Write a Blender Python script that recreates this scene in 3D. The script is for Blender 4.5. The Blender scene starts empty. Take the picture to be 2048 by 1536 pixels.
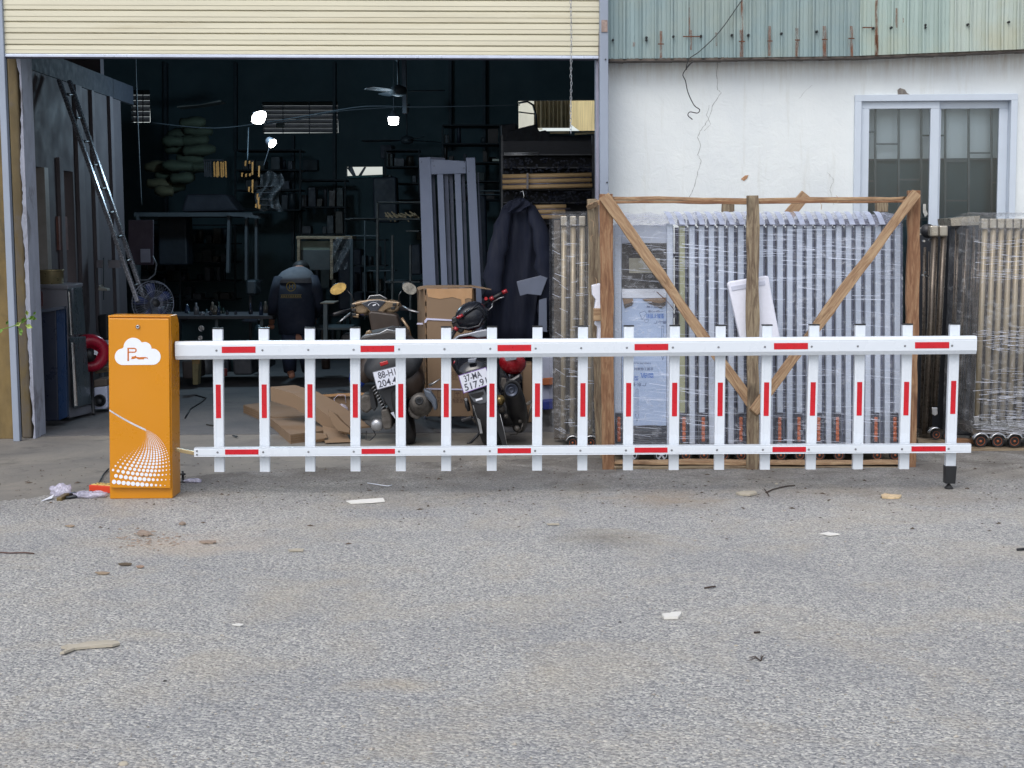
import bpy, math, random
from mathutils import Vector, Matrix
random.seed(7)
R = math.radians
SC = bpy.context.scene
COL = SC.collection
# ---------------- camera, world, sun, exposure ----------------
F, CX, CY = 3000.0, 1024.0, 768.0
CAMH, PITCH, ROLL = 1.40, math.atan(297/3000.0), 0.008
cp, sp = math.cos(PITCH), math.sin(PITCH)
FWD = Vector((0, cp, -sp)); R0 = Vector((1, 0, 0)); U0 = Vector((0, sp, cp))
RT = R0*math.cos(ROLL) - U0*math.sin(ROLL); UP = U0*math.cos(ROLL) + R0*math.sin(ROLL)
cam_data = bpy.data.cameras.new('camera'); cam = bpy.data.objects.new('camera', cam_data); COL.objects.link(cam)
cam.matrix_world = Matrix(((RT.x, UP.x, -FWD.x, 0), (RT.y, UP.y, -FWD.y, 0), (RT.z, UP.z, -FWD.z, CAMH), (0, 0, 0, 1)))
cam_data.sensor_width = 36; cam_data.lens = 36*F/2048; cam_data.clip_end = 500; cam_data.clip_start = 0.05
SC.camera = cam
SC.render.resolution_x, SC.render.resolution_y = 1024, 768
SUN_EL, SUN_AZ = 52, 200
world = bpy.data.worlds.new('World'); SC.world = world; world.use_nodes = True
wn = world.node_tree; wn.nodes.clear()
sky = wn.nodes.new('ShaderNodeTexSky'); sky.sky_type = 'NISHITA'; sky.sun_disc = False
sky.sun_elevation = R(SUN_EL); sky.sun_rotation = R(SUN_AZ); sky.air_density = 1.0; sky.dust_density = 2.5; sky.ozone_density = 1.0
hs = wn.nodes.new('ShaderNodeHueSaturation'); hs.inputs['Saturation'].default_value = 0.5
bg = wn.nodes.new('ShaderNodeBackground'); bg.inputs['Strength'].default_value = 0.15
wo = wn.nodes.new('ShaderNodeOutputWorld')
wn.links.new(sky.outputs[0], hs.inputs['Color']); wn.links.new(hs.outputs[0], bg.inputs[0]); wn.links.new(bg.outputs[0], wo.inputs[0])
sd = bpy.data.lights.new('sun', 'SUN'); sun = bpy.data.objects.new('sun', sd); COL.objects.link(sun)
sd.energy = 0.6; sd.angle = R(40); sd.color = (1, .98, .96)
az = R(SUN_AZ); el = R(SUN_EL)
sdir = Vector((math.sin(az)*math.cos(el), math.cos(az)*math.cos(el), math.sin(el)))
sun.rotation_euler = sdir.to_track_quat('Z', 'Y').to_euler()
SC.view_settings.view_transform = 'Standard'; SC.view_settings.look = 'None'
SC.view_settings.exposure = 0.5; SC.view_settings.gamma = 1.0; SC.view_settings.use_curve_mapping = False

# ---------------- helpers ----------------
def S(r, g, b):
    f = lambda c: (c/255/12.92 if c <= 10 else ((c/255+.055)/1.055)**2.4)
    return (f(r), f(g), f(b))
def W(x, y, D):
    d = FWD + RT*((x-CX)/F) + UP*((CY-y)/F)
    return Vector((0, 0, CAMH)) + d*(D/d.y)
def G(x, y, z=0.0):
    d = FWD + RT*((x-CX)/F) + UP*((CY-y)/F)
    return Vector((0, 0, CAMH)) + d*((z-CAMH)/d.z)

class MB:
    def __init__(s): s.v = []; s.f = []
    def add(s, vs, fs):
        n = len(s.v); s.v += [Vector(p) for p in vs]; s.f += [tuple(i+n for i in f) for f in fs]; return s
    def hexa(s, a):   # 4 front (ccw from outside), 4 back
        return s.add(a, [(0, 1, 2, 3), (7, 6, 5, 4), (0, 4, 5, 1), (1, 5, 6, 2), (2, 6, 7, 3), (3, 7, 4, 0)])
    def box(s, x0, x1, y0, y1, z0, z1):
        return s.hexa([(x0, y0, z0), (x1, y0, z0), (x1, y0, z1), (x0, y0, z1), (x0, y1, z0), (x1, y1, z0), (x1, y1, z1), (x0, y1, z1)])
    def prism(s, pts, ext):
        n = len(pts); ext = Vector(ext); pts = [Vector(p) for p in pts]
        return s.add(pts + [p+ext for p in pts], [tuple(range(n)), tuple(range(2*n-1, n-1, -1))] + [(i, i+n, (i+1) % n+n, (i+1) % n) for i in range(n)])
    def px(s, pp, D, depth=.02):      # outline in the plane Y=D, given thickness
        a = sum(pp[i][0]*pp[(i+1) % len(pp)][1]-pp[(i+1) % len(pp)][0]*pp[i][1] for i in range(len(pp)))
        if a > 0: pp = pp[::-1]
        return s.prism([W(x, y, D) for x, y in pp], (0, depth, 0))
    def rect(s, x0, y0, x1, y1, D, depth=.02): return s.px([(x0, y1), (x1, y1), (x1, y0), (x0, y0)], D, depth)
    def bar(s, p, q, w, h, up=(0, 0, 1)):
        p = Vector(p); q = Vector(q); d = (q-p).normalized(); up = Vector(up)
        if abs(d.dot(up)) > .98: up = Vector((0, 1, 0))
        r = d.cross(up).normalized()*w/2; u = r.cross(d).normalized()*h/2
        return s.hexa([p-r-u, p+r-u, p+r+u, p-r+u, q-r-u, q+r-u, q+r+u, q-r+u])
    def rings(s, rs, caps=True, closed=False):
        n = len(rs[0]); b = len(s.v)
        for r_ in rs: s.v += [Vector(p) for p in r_]
        m = len(rs)
        for i in range(m if closed else m-1):
            for j in range(n):
                s.f.append((b+i*n+j, b+i*n+(j+1) % n, b+((i+1) % m)*n+(j+1) % n, b+((i+1) % m)*n+j))
        if caps and not closed: s.f.append(tuple(b+j for j in range(n-1, -1, -1))); s.f.append(tuple(b+(m-1)*n+j for j in range(n)))
        return s
    def tube(s, pts, r, n=8, closed=False, flat=1.0, caps=True):
        pts = [Vector(p) for p in pts]; rs = []; u = None; m = len(pts)
        for i, p in enumerate(pts):
            a = pts[(i-1) % m] if (closed or i > 0) else p; b = pts[(i+1) % m] if (closed or i < m-1) else p
            d = (b-a).normalized()
            if u is None:
                t = Vector((0, 0, 1)) if abs(d.z) < .9 else Vector((0, 1, 0)); u = d.cross(t).normalized()
            u = (u - d*u.dot(d)).normalized(); w = d.cross(u); rr = r[i] if isinstance(r, (list, tuple)) else r
            rs.append([p+(u*math.cos(2*math.pi*k/n)+w*math.sin(2*math.pi*k/n)*flat)*rr for k in range(n)])
        return s.rings(rs, caps, closed)
    def lathe(s, c, axis, prof, n=20, caps=True):   # prof: (radius, distance along the axis)
        c = Vector(c); d = Vector(axis).normalized(); t = Vector((0, 0, 1)) if abs(d.z) < .9 else Vector((0, 1, 0))
        u = d.cross(t).normalized(); w = d.cross(u)
        return s.rings([[c+d*h+(u*math.cos(2*math.pi*k/n)+w*math.sin(2*math.pi*k/n))*r for k in range(n)] for r, h in prof], caps)
    def ball(s, c, rx, ry, rz, n=12, m=8):
        c = Vector(c)
        return s.rings([[c+Vector((rx*math.sin(a)*math.cos(2*math.pi*k/n), ry*math.sin(a)*math.sin(2*math.pi*k/n), -rz*math.cos(a))) for k in range(n)] for a in [math.pi*(i+.04)/(m+.08) for i in range(m+1)]])
    def sheet(s, nx, ny, fn):
        b = len(s.v)
        for j in range(ny+1):
            for i in range(nx+1): s.v.append(Vector(fn(i/nx, j/ny)))
        for j in range(ny):
            for i in range(nx):
                a = b+j*(nx+1)+i; s.f.append((a, a+1, a+nx+2, a+nx+1))
        return s
    def mesh(s, name, mat, smooth=False):
        me = bpy.data.meshes.new(name); me.from_pydata([tuple(p) for p in s.v], [], s.f)
        if mat: me.materials.append(mat)
        if smooth: me.polygons.foreach_set('use_smooth', [True]*len(me.polygons))
        me.update(); return me
    def build(s, name, mat, parent=None, smooth=False, bevel=0, loc=None, M=None):
        return link(s.mesh(name, mat, smooth), name, parent, smooth, bevel, loc, M)

def wm(o):
    m = o.matrix_parent_inverse @ (o.matrix_basis if o.matrix_basis else Matrix()) if o.parent else o.matrix_basis.copy()
    return wm(o.parent) @ m if o.parent else m
def link(me, name, parent=None, smooth=False, bevel=0, loc=None, M=None):    # every placement is given in world space
    o = bpy.data.objects.new(name, me); COL.objects.link(o)
    if loc is not None: o.location = loc
    if M is not None: o.matrix_basis = M
    if parent is not None:
        o.parent = parent; o.matrix_parent_inverse = wm(parent).inverted()
    if bevel:
        b = o.modifiers.new('bevel', 'BEVEL'); b.width = bevel; b.segments = 2; b.limit_method = 'ANGLE'; b.angle_limit = R(40)
    return o
def angsmooth(o, deg=40):
    me = o.data
    me.polygons.foreach_set('use_smooth', [True]*len(me.polygons))
    me.set_sharp_from_angle(angle=R(deg)) if hasattr(me, 'set_sharp_from_angle') else None
    return o
def T(name, label, cat, loc=(0, 0, 0), group=None):
    o = bpy.data.objects.new(name, None); COL.objects.link(o); o.location = loc; o.empty_display_size = .1
    o['label'] = label; o['category'] = cat
    if group: o['group'] = group
    return o
def tag(o, label, cat, group=None):
    o['label'] = label; o['category'] = cat
    if group: o['group'] = group
    return o
def struct(o): o['kind'] = 'structure'; return o
MATS = {}
def nt(name):
    m = bpy.data.materials.new(name); m.use_nodes = True; t = m.node_tree
    return m, t, t.nodes['Principled BSDF'], t.nodes['Material Output']
def ramp(t, stops, fac):
    r_ = t.nodes.new('ShaderNodeValToRGB'); e = r_.color_ramp.elements
    while len(e) < len(stops): e.new(.5)
    for el_, (p, c) in zip(e, stops): el_.position = p; el_.color = (c[0], c[1], c[2], 1) if isinstance(c, tuple) else (c, c, c, 1)
    t.links.new(fac, r_.inputs[0]); return r_.outputs[0]
def noise(t, scale, detail=4, rough=.55, vec=None, dim='3D', dist=0):
    n = t.nodes.new('ShaderNodeTexNoise'); n.inputs['Scale'].default_value = scale; n.inputs['Detail'].default_value = detail
    n.inputs['Roughness'].default_value = rough; n.inputs['Distortion'].default_value = dist
    if vec is not None: t.links.new(vec, n.inputs['Vector'])
    return n.outputs['Fac']
def coords(t, scale=(1, 1, 1), kind='Object', rand=False):
    tc = t.nodes.new('ShaderNodeTexCoord'); mp = t.nodes.new('ShaderNodeMapping'); mp.inputs['Scale'].default_value = scale
    t.links.new(tc.outputs[kind], mp.inputs['Vector'])
    if rand:
        oi = t.nodes.new('ShaderNodeObjectInfo'); c = t.nodes.new('ShaderNodeCombineXYZ'); m = t.nodes.new('ShaderNodeMath'); m.operation = 'MULTIPLY'; m.inputs[1].default_value = 37
        t.links.new(oi.outputs['Random'], m.inputs[0]); t.links.new(m.outputs[0], c.inputs[0]); t.links.new(m.outputs[0], c.inputs[1]); t.links.new(c.outputs[0], mp.inputs['Location'])
    return mp.outputs[0]
def mix(t, a, b, fac, mode='MIX'):
    m = t.nodes.new('ShaderNodeMix'); m.data_type = 'RGBA'; m.blend_type = mode
    for s_, v in ((m.inputs[0], fac), (m.inputs[6], a), (m.inputs[7], b)):
        if hasattr(v, 'is_linked'): t.links.new(v, s_)
        elif isinstance(v, tuple): s_.default_value = (v[0], v[1], v[2], 1)
        else: s_.default_value = v
    return m.outputs[2]
def bump(t, b, h, st=.3, dist=.01):
    n = t.nodes.new('ShaderNodeBump'); n.inputs['Strength'].default_value = st; n.inputs['Distance'].default_value = dist
    t.links.new(h, n.inputs['Height']); t.links.new(n.outputs[0], b.inputs['Normal'])
def mat(name, c, rough=.55, metal=0, var=.18, sc=6, stretch=(1, 1, 1), bmp=0, bsc=60, dirt=None, rand=False, spec=.5, coat=0):
    if name in MATS: return MATS[name]
    m, t, b, o = nt(name); v = coords(t, stretch, rand=rand)
    n1 = noise(t, sc, 6, .6, v)
    lo = tuple(x*(1-var) for x in c); hi = tuple(min(1, x*(1+var)) for x in c)
    col = ramp(t, [(.3, lo), (.7, hi)], n1)
    if dirt:
        d = noise(t, sc*.45, 8, .68, v, dist=.4)
        col = mix(t, col, dirt[0], ramp(t, [(dirt[1], 0.0), (min(1, dirt[1]+.16), dirt[2])], d))
    t.links.new(col, b.inputs['Base Color'])
    b.inputs['Metallic'].default_value = metal; b.inputs['Specular IOR Level'].default_value = spec
    n2 = noise(t, sc*2.3, 5, .6, v); t.links.new(ramp(t, [(.3, max(0.03, rough-.12)), (.7, min(1, rough+.1))], n2), b.inputs['Roughness'])
    if coat: b.inputs['Coat Weight'].default_value = coat
    if bmp: bump(t, b, noise(t, bsc, 5, .6, v), bmp, .004)
    MATS[name] = m; return m
def emit(name, c, st):
    m, t, b, o = nt(name); t.nodes.remove(b); e = t.nodes.new('ShaderNodeEmission'); e.inputs[0].default_value = (*c, 1); e.inputs[1].default_value = st
    t.links.new(e.outputs[0], o.inputs[0]); return m

def quadmap(q, D, off=0):   # q = TL, TR, BR, BL pixels
    tl, tr, br, bl = [W(x, y, D-off) for x, y in q]
    return lambda u, v: (tl*(1-u)*(1-v)+tr*u*(1-v)+br*u*v+bl*(1-u)*v)
_dg = {}
def text_data(s):
    if s in _dg: return _dg[s]
    cu = bpy.data.curves.new('t', 'FONT'); cu.body = s; cu.size = 1; cu.resolution_u = 3; cu.offset = .012
    ob = bpy.data.objects.new('t', cu); COL.objects.link(ob)
    bpy.context.view_layer.update()
    me = bpy.data.meshes.new_from_object(ob.evaluated_get(bpy.context.evaluated_depsgraph_get()))
    vs = [v.co.copy() for v in me.vertices]; fs = [tuple(p.vertices) for p in me.polygons]
    bpy.data.objects.remove(ob); bpy.data.curves.remove(cu); bpy.data.meshes.remove(me)
    _dg[s] = (vs, fs); return vs, fs
def text_on(mb, s, fn, u0, v0, u1, v1):    # fit the text in a rectangle of a quadmap
    vs, fs = text_data(s)
    if not vs: return
    xs = [p.x for p in vs]; ys = [p.y for p in vs]; ax, bx, ay, by = min(xs), max(xs), min(ys), max(ys)
    mb.add([fn(u0+(u1-u0)*(p.x-ax)/max(1e-6, bx-ax), v0+(v1-v0)*(by-p.y)/max(1e-6, by-ay)) for p in vs], fs)

# ---------------- materials ----------------
WHITE = mat('white powder coat', S(216, 223, 231), .3, 0, .012, 2, dirt=(S(176, 178, 178), .68, .25))
RED = mat('red reflective tape', S(196, 14, 34), .35, 0, .1, 30)
ORANGE = mat('orange paint', S(206, 134, 4), .34, 0, .02, 2, coat=.15)
LOGO = mat('printed orange', S(190, 105, 30), .5)
PRINTW = mat('white print', S(232, 236, 246), .5, var=.02)
BLACK = mat('black plastic', (.012, .013, .016), .42, var=.3, bmp=.05, bsc=120)
RUBBER = mat('rubber', (.014, .014, .016), .75, var=.3, bmp=.1, bsc=90, dirt=((.06, .055, .05), .55, .6))
STEEL = mat('grey steel post', S(146, 156, 172), .5, .1, .1, 5, (1, 1, .3), .05, 60, ((S(110, 85, 70)), .66, .7))
CHROME = mat('chrome', (.55, .56, .58), .18, .95, .12, 20)
ALU = mat('aluminium', S(178, 186, 206), .38, .55, .06, 8, (3, 3, .4))
DARKMET = mat('dark metal', (.035, .038, .045), .45, .5, .3, 12)
SCREW = mat('screw', (.25, .26, .28), .35, .8)

def wood(name, c1, c2, c3):
    m, t, b, o = nt(name); v = coords(t, (1, 9, 9), rand=True)
    n1 = noise(t, 5, 8, .65, v, dist=1.2); n2 = noise(t, 26, 6, .7, v)
    col = ramp(t, [(.28, c3), (.45, c1), (.62, c2), (.8, c1)], n1)
    col = mix(t, col, tuple(x*.35 for x in c3), ramp(t, [(.56, 0.), (.75, .75)], n2))
    v2 = coords(t, (2, 3, 3), rand=True); kn = noise(t, 2.2, 3, .5, v2)
    col = mix(t, col, tuple(x*.5 for x in c3), ramp(t, [(.62, 0.), (.72, .55)], kn))
    t.links.new(col, b.inputs['Base Color']); b.inputs['Roughness'].default_value = .8; bump(t, b, n2, .6, .004); return m
WOOD = wood('rough timber', S(152, 122, 94), S(180, 154, 122), S(112, 86, 64))
WOODG = wood('weathered timber', S(116, 100, 82), S(150, 136, 112), S(70, 56, 44))
WOODR = wood('red brown timber', S(128, 92, 66), S(156, 124, 94), S(98, 66, 48))
CARD = mat('cardboard', S(132, 110, 88), .8, 0, .05, 2.5, (1, 1, 1), .08, 40, (S(116, 94, 74), .6, .4))
CARDIN = mat('cardboard edge', S(126, 100, 74), .9, 0, .2, 30)
TAPE = mat('packing tape', S(176, 138, 100), .18, 0, .08, 12, spec=.8)
STRAP = mat('white strap', S(200, 200, 226), .4, var=.05)
FOAM = mat('polystyrene foam', S(226, 228, 240), .75, 0, .04, 40, bmp=.25, bsc=150)
GLASSD = None

def film(name, alpha0, tint, hsc, thr=.5, fold=.6):
    m, t, b, o = nt(name); v = coords(t, hsc); n1 = noise(t, 3.0, 6, .62, v, dist=.7)
    v2 = coords(t, (hsc[2]*.12, hsc[1], hsc[2]*.25)); n2 = noise(t, 5, 5, .7, v2, dist=1.5)
    a = ramp(t, [(thr, alpha0), (thr+.1, alpha0+.14), (thr+.2, min(1, alpha0+fold))], n1)
    a2 = ramp(t, [(.52, 0.), (.72, .35)], n2)
    ad = t.nodes.new('ShaderNodeMath'); ad.operation = 'ADD'; ad.use_clamp = True
    t.links.new(a, ad.inputs[0]); t.links.new(a2, ad.inputs[1])
    t.links.new(ad.outputs[0], b.inputs['Alpha']); b.inputs['Base Color'].default_value = (*tint, 1)
    b.inputs['Roughness'].default_value = .16; b.inputs['Specular IOR Level'].default_value = .7
    bump(t, b, n2, .55, .01); return m
FILMW = film('stretch film', .10, (.75, .78, .88), (1.2, 1, 26), .60, .45)
FILMD = film('stretch film grey', .10, (.62, .64, .68), (1.6, 1, 18), .60, .5)
BAG = film('thin plastic bag', .35, (.72, .70, .88), (12, 12, 12), .45, .4)

# ground
def asphalt():
    m, t, b, o = nt('worn asphalt'); v = coords(t)
    vo = t.nodes.new('ShaderNodeTexVoronoi'); vo.inputs['Scale'].default_value = 64; t.links.new(v, vo.inputs['Vector'])
    vo2 = t.nodes.new('ShaderNodeTexVoronoi'); vo2.inputs['Scale'].default_value = 150; t.links.new(v, vo2.inputs['Vector'])
    sep = t.nodes.new('ShaderNodeSeparateColor'); t.links.new(vo.outputs['Color'], sep.inputs[0])
    chips = ramp(t, [(0, S(130, 131, 133)), (.3, S(160, 160, 160)), (.7, S(182, 180, 175)), (.9, S(206, 204, 196)), (1, S(240, 235, 222))], sep.outputs[0])
    sep2 = t.nodes.new('ShaderNodeSeparateColor'); t.links.new(vo2.outputs['Color'], sep2.inputs[0])
    fine = ramp(t, [(0, S(122, 123, 125)), (.5, S(168, 167, 165)), (1, S(212, 210, 203))], sep2.outputs[1])
    msk = ramp(t, [(.30, 1.0), (.55, 0.0)], vo.outputs['Distance'])
    col = mix(t, fine, chips, .62)
    col = mix(t, fine, col, msk)
    col = mix(t, col, (.05, .05, .055), ramp(t, [(.62, 0.), (.72, .65)], noise(t, 95, 3, .6, v)))
    n = noise(t, .9, 6, .6, v, dist=.3); col = mix(t, col, S(124, 127, 134), ramp(t, [(.42, 0.), (.7, .36)], n))
    n = noise(t, 1.7, 7, .65, v, dist=.5); col = mix(t, col, S(184, 174, 156), ramp(t, [(.48, 0.), (.7, .5)], n))
    # dust where the paving meets the yard
    sx = t.nodes.new('ShaderNodeSeparateXYZ'); t.links.new(v, sx.inputs[0])
    mr = t.nodes.new('ShaderNodeMapRange'); mr.inputs[1].default_value = 7.4; mr.inputs[2].default_value = 9.0; t.links.new(sx.outputs[1], mr.inputs[0])
    dn = noise(t, 2.6, 8, .7, v, dist=.8); mu = t.nodes.new('ShaderNodeMath'); mu.operation = 'MULTIPLY'
    t.links.new(mr.outputs[0], mu.inputs[0]); t.links.new(ramp(t, [(.3, .25), (.65, 1.)], dn), mu.inputs[1])
    col = mix(t, col, mix(t, S(112, 104, 94), S(84, 82, 82), n), mu.outputs[0])
    # the sawdust and oil patches seen in the yard
    for (gx, gy, rx, ry, c, k) in ((1330, 1000, .42, .42, S(156, 142, 124), .8), (1205, 1078, .34, .30, S(112, 109, 102), .7), (370, 1090, .5, .42, S(188, 174, 160), .7), (790, 1372, .26, .12, S(186, 174, 154), .6), (1700, 985, .9, .3, S(140, 130, 116), .6), (1920, 1000, .8, .25, S(150, 142, 130), .5)):
        p = G(gx, gy)
        mp = t.nodes.new('ShaderNodeMapping'); mp.inputs['Location'].default_value = (-p.x/rx, -p.y/ry, 0); mp.inputs['Scale'].default_value = (1/rx, 1/ry, 1); t.links.new(v, mp.inputs[0])
        ln = t.nodes.new('ShaderNodeVectorMath'); ln.operation = 'LENGTH'; t.links.new(mp.outputs[0], ln.inputs[0])
        ad = t.nodes.new('ShaderNodeMath'); ad.operation = 'ADD'; t.links.new(ln.outputs['Value'], ad.inputs[0])
        t.links.new(ramp(t, [(0.3, 0.), (.7, .8)], noise(t, 7, 8, .75, v)), ad.inputs[1])
        sc_ = t.nodes.new('ShaderNodeMath'); sc_.operation = 'MULTIPLY'; sc_.inputs[1].default_value = .62; t.links.new(ad.outputs[0], sc_.inputs[0])
        col = mix(t, col, c, ramp(t, [(.2, k), (.5, k*.4), (.8, 0.)], sc_.outputs[0]))
    t.links.new(col, b.inputs['Base Color']); b.inputs['Roughness'].default_value = .85; b.inputs['Specular IOR Level'].default_value = .3
    h = t.nodes.new('ShaderNodeMath'); h.operation = 'SUBTRACT'; t.links.new(noise(t, 60, 4, .7, v), h.inputs[0]); t.links.new(vo.outputs['Distance'], h.inputs[1])
    bump(t, b, h.outputs[0], 1.0, .009); return m
def concrete(name, c1, c2, c3):
    m, t, b, o = nt(name); v = coords(t)
    n1 = noise(t, 1.3, 8, .65, v, dist=.6); n2 = noise(t, 40, 5, .7, v)
    col = ramp(t, [(.3, c3), (.5, c1), (.7, c2)], n1); col = mix(t, col, tuple(x*.6 for x in c1), ramp(t, [(.5, 0.), (.75, .6)], n2))
    n3 = noise(t, 3.1, 6, .7, v, dist=1.4); col = mix(t, col, tuple(x*.45 for x in c3), ramp(t, [(.56, 0.), (.68, .5)], n3))
    t.links.new(col, b.inputs['Base Color']); b.inputs['Roughness'].default_value = .75; bump(t, b, n2, .5, .004); return m
ASPH = asphalt()
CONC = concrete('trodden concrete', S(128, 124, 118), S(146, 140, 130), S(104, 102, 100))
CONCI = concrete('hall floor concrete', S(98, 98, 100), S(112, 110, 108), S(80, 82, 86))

def plaster():
    m, t, b, o = nt('white plaster'); v = coords(t)
    n1 = noise(t, 1.1, 7, .6, v, dist=.4); col = ramp(t, [(.3, S(214, 220, 223)), (.6, S(228, 233, 233)), (.8, S(221, 224, 219))], n1)
    vs = coords(t, (5, 5, .5)); n2 = noise(t, 2.0, 7, .7, vs); col = mix(t, col, S(186, 184, 170), ramp(t, [(.55, 0.), (.8, .5)], n2))
    sx = t.nodes.new('ShaderNodeSeparateXYZ'); t.links.new(v, sx.inputs[0])
    mr = t.nodes.new('ShaderNodeMapRange'); mr.inputs[1].default_value = 2.42; mr.inputs[2].default_value = 2.66; t.links.new(sx.outputs[2], mr.inputs[0])
    mu = t.nodes.new('ShaderNodeMath'); mu.operation = 'MULTIPLY'; t.links.new(mr.outputs[0], mu.inputs[0]); t.links.new(ramp(t, [(.4, .1), (.7, .8)], noise(t, 6, 6, .7, vs)), mu.inputs[1])
    col = mix(t, col, S(176, 160, 142), mu.outputs[0])
    mr2 = t.nodes.new('ShaderNodeMapRange'); mr2.inputs[1].default_value = .7; mr2.inputs[2].default_value = 0; t.links.new(sx.outputs[2], mr2.inputs[0])
    mu = t.nodes.new('ShaderNodeMath'); mu.operation = 'MULTIPLY'; t.links.new(mr2.outputs[0], mu.inputs[0]); t.links.new(ramp(t, [(.35, .1), (.65, 1.)], noise(t, 4, 8, .7, v)), mu.inputs[1])
    col = mix(t, col, S(120, 112, 100), mu.outputs[0])
    t.links.new(col, b.inputs['Base Color']); b.inputs['Roughness'].default_value = .9
    n4 = noise(t, 9, 8, .72, v, dist=.6); bump(t, b, n4, .35, .02); return m
PLASTER = plaster()
# ---------------- ground ----------------
WALL_D = 10.6
o = MB().box(-60, 60, -30, 60, -.5, 0).build('concrete_yard', CONC); struct(o)
edge = [(-900, 1030), (-300, 1015), (0, 1003), (60, 996), (130, 984), (200, 978), (290, 968), (362, 955), (430, 948), (560, 938), (640, 934), (760, 929), (900, 922), (1000, 918), (1100, 917), (1180, 915), (1240, 912), (1330, 915), (1500, 908), (1700, 905), (1830, 893), (1900, 885), (2048, 884), (2500, 882)]
ep = []
for i in range(len(edge)-1):
    for k in range(8):
        f = k/8; x = edge[i][0]*(1-f)+edge[i+1][0]*f; y = edge[i][1]*(1-f)+edge[i+1][1]*f
        ep.append(G(x, y, .004) + Vector((0, random.uniform(-.03, .03), 0)))
m_ = MB(); n_ = len(ep)
m_.v = [Vector((p.x*1.0, -30, .004)) for p in ep] + ep
m_.f = [(i, i+1, n_+i+1, n_+i) for i in range(n_-1)]
m_.v += [Vector((-60, -30, .004)), Vector((-60, ep[0].y, .004)), Vector((60, -30, .004)), Vector((60, ep[-1].y, .004))]
m_.f += [(2*n_, 0, n_, 2*n_+1), (n_-1, 2*n_+2, 2*n_+3, 2*n_-1)]
struct(m_.build('asphalt_road', ASPH))
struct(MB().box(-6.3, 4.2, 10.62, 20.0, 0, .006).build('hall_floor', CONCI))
m_ = MB(); rg = random.Random(31)
for i in range(900):
    x = rg.uniform(-40, 2090); y = rg.gauss(975, 38)
    if y < 905: continue
    p = G(x, y, .005); r_ = rg.uniform(.002, .008)*(1 if rg.random() < .9 else 2); a = rg.random()*6.3; d = Vector((math.cos(a), math.sin(a), 0))*r_*1.6; n = Vector((-d.y, d.x, 0))*.4
    m_.add([p-d, p+n, p+d, p-n, p+Vector((0, 0, r_*.5))], [(0, 1, 4), (1, 2, 4), (2, 3, 4), (3, 0, 4)])
o = m_.build('crumbs', mat('dark crumbs', S(84, 72, 62), .9, var=.6, sc=30)); o['kind'] = 'stuff'
# loose grit on the asphalt
m_ = MB()
for i in range(1500):
    p = G(random.uniform(-60, 2110), 960+576*random.random()**.8, .005); r_ = random.uniform(.002, .0055)*(1 if random.random() < .95 else 1.8); a = random.random()*6.3
    m_.add([p+Vector((math.cos(a)*r_*1.4, math.sin(a)*r_*1.2, 0)), p+Vector((math.cos(a+2)*r_, math.sin(a+2)*r_, 0)), p+Vector((math.cos(a+4)*r_, math.sin(a+4)*r_, 0)), p+Vector((0, 0, r_*.7))], [(0, 1, 3), (1, 2, 3), (2, 0, 3)])
o = m_.build('grit', mat('grit', S(164, 158, 148), .9, var=.6, sc=45)); o['kind'] = 'stuff'

# ---------------- white office wall ----------------
XL = W(1206, 400, WALL_D).x
wx0, wx1 = W(1709, 300, WALL_D).x, W(2029, 300, WALL_D).x
wz1 = W(1860, 191, WALL_D).z; wz0 = .55
wall = T('office_wall', 'white plastered wall to the right of the open doorway, cracked and stained', 'wall', (XL+2, WALL_D, 0))
m_ = MB(); D = WALL_D
m_.box(XL, wx0, D, D+.2, 0, 3.0); m_.box(wx1, 9, D, D+.2, 0, 3.0); m_.box(wx0, wx1, D, D+.2, wz1, 3.0); m_.box(wx0, wx1, D, D+.2, 0, wz0)
m_.build('plaster', PLASTER, wall)
# broken plaster patches and cracks
PATCH = mat('broken plaster', S(128, 122, 116), .9, var=.35, sc=60, bmp=.5, bsc=90)
MB().px([(1796, 190), (1795, 180), (1800, 176), (1810, 179), (1814, 186), (1822, 190)], D-.004, .004).build('bare_patch', PATCH, wall)
MB().px([(1482, 358), (1490, 351), (1497, 350), (1494, 357), (1488, 362)], D-.004, .004).build('bare_patch', mat('brown render', S(176, 136, 104), .9, var=.3, sc=60), wall)
CRK = mat('crack', S(158, 160, 160), .9)
def crack(pts, w):
    q = []
    for i in range(len(pts)-1):
        for k in range(4):
            f = k/4; q.append((pts[i][0]*(1-f)+pts[i+1][0]*f+random.uniform(-1.4, 1.4), pts[i][1]*(1-f)+pts[i+1][1]*f))
    q.append(pts[-1]); w2 = w/2
    m = MB()
    for i in range(len(q)-1):
        a = w2*random.uniform(.5, 1.3); m.px([(q[i][0]-a, q[i][1]), (q[i][0]+a, q[i][1]), (q[i+1][0]+a, q[i+1][1]), (q[i+1][0]-a, q[i+1][1])], D-.0015, .003)
    m.build('crack', CRK, wall)
crack([(1435, 118), (1434, 150), (1436, 180), (1443, 186), (1428, 205), (1418, 235), (1410, 250), (1400, 262), (1395, 275), (1401, 285), (1396, 310), (1402, 322), (1394, 350), (1386, 380), (1379, 396)], 1.1)
crack([(1419, 210), (1412, 230), (1421, 248), (1408, 262)], .8)
crack([(1625, 170), (1612, 180), (1598, 197)], .6)
crack([(1655, 345), (1668, 360), (1660, 380), (1668, 410)], .6)
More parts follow.
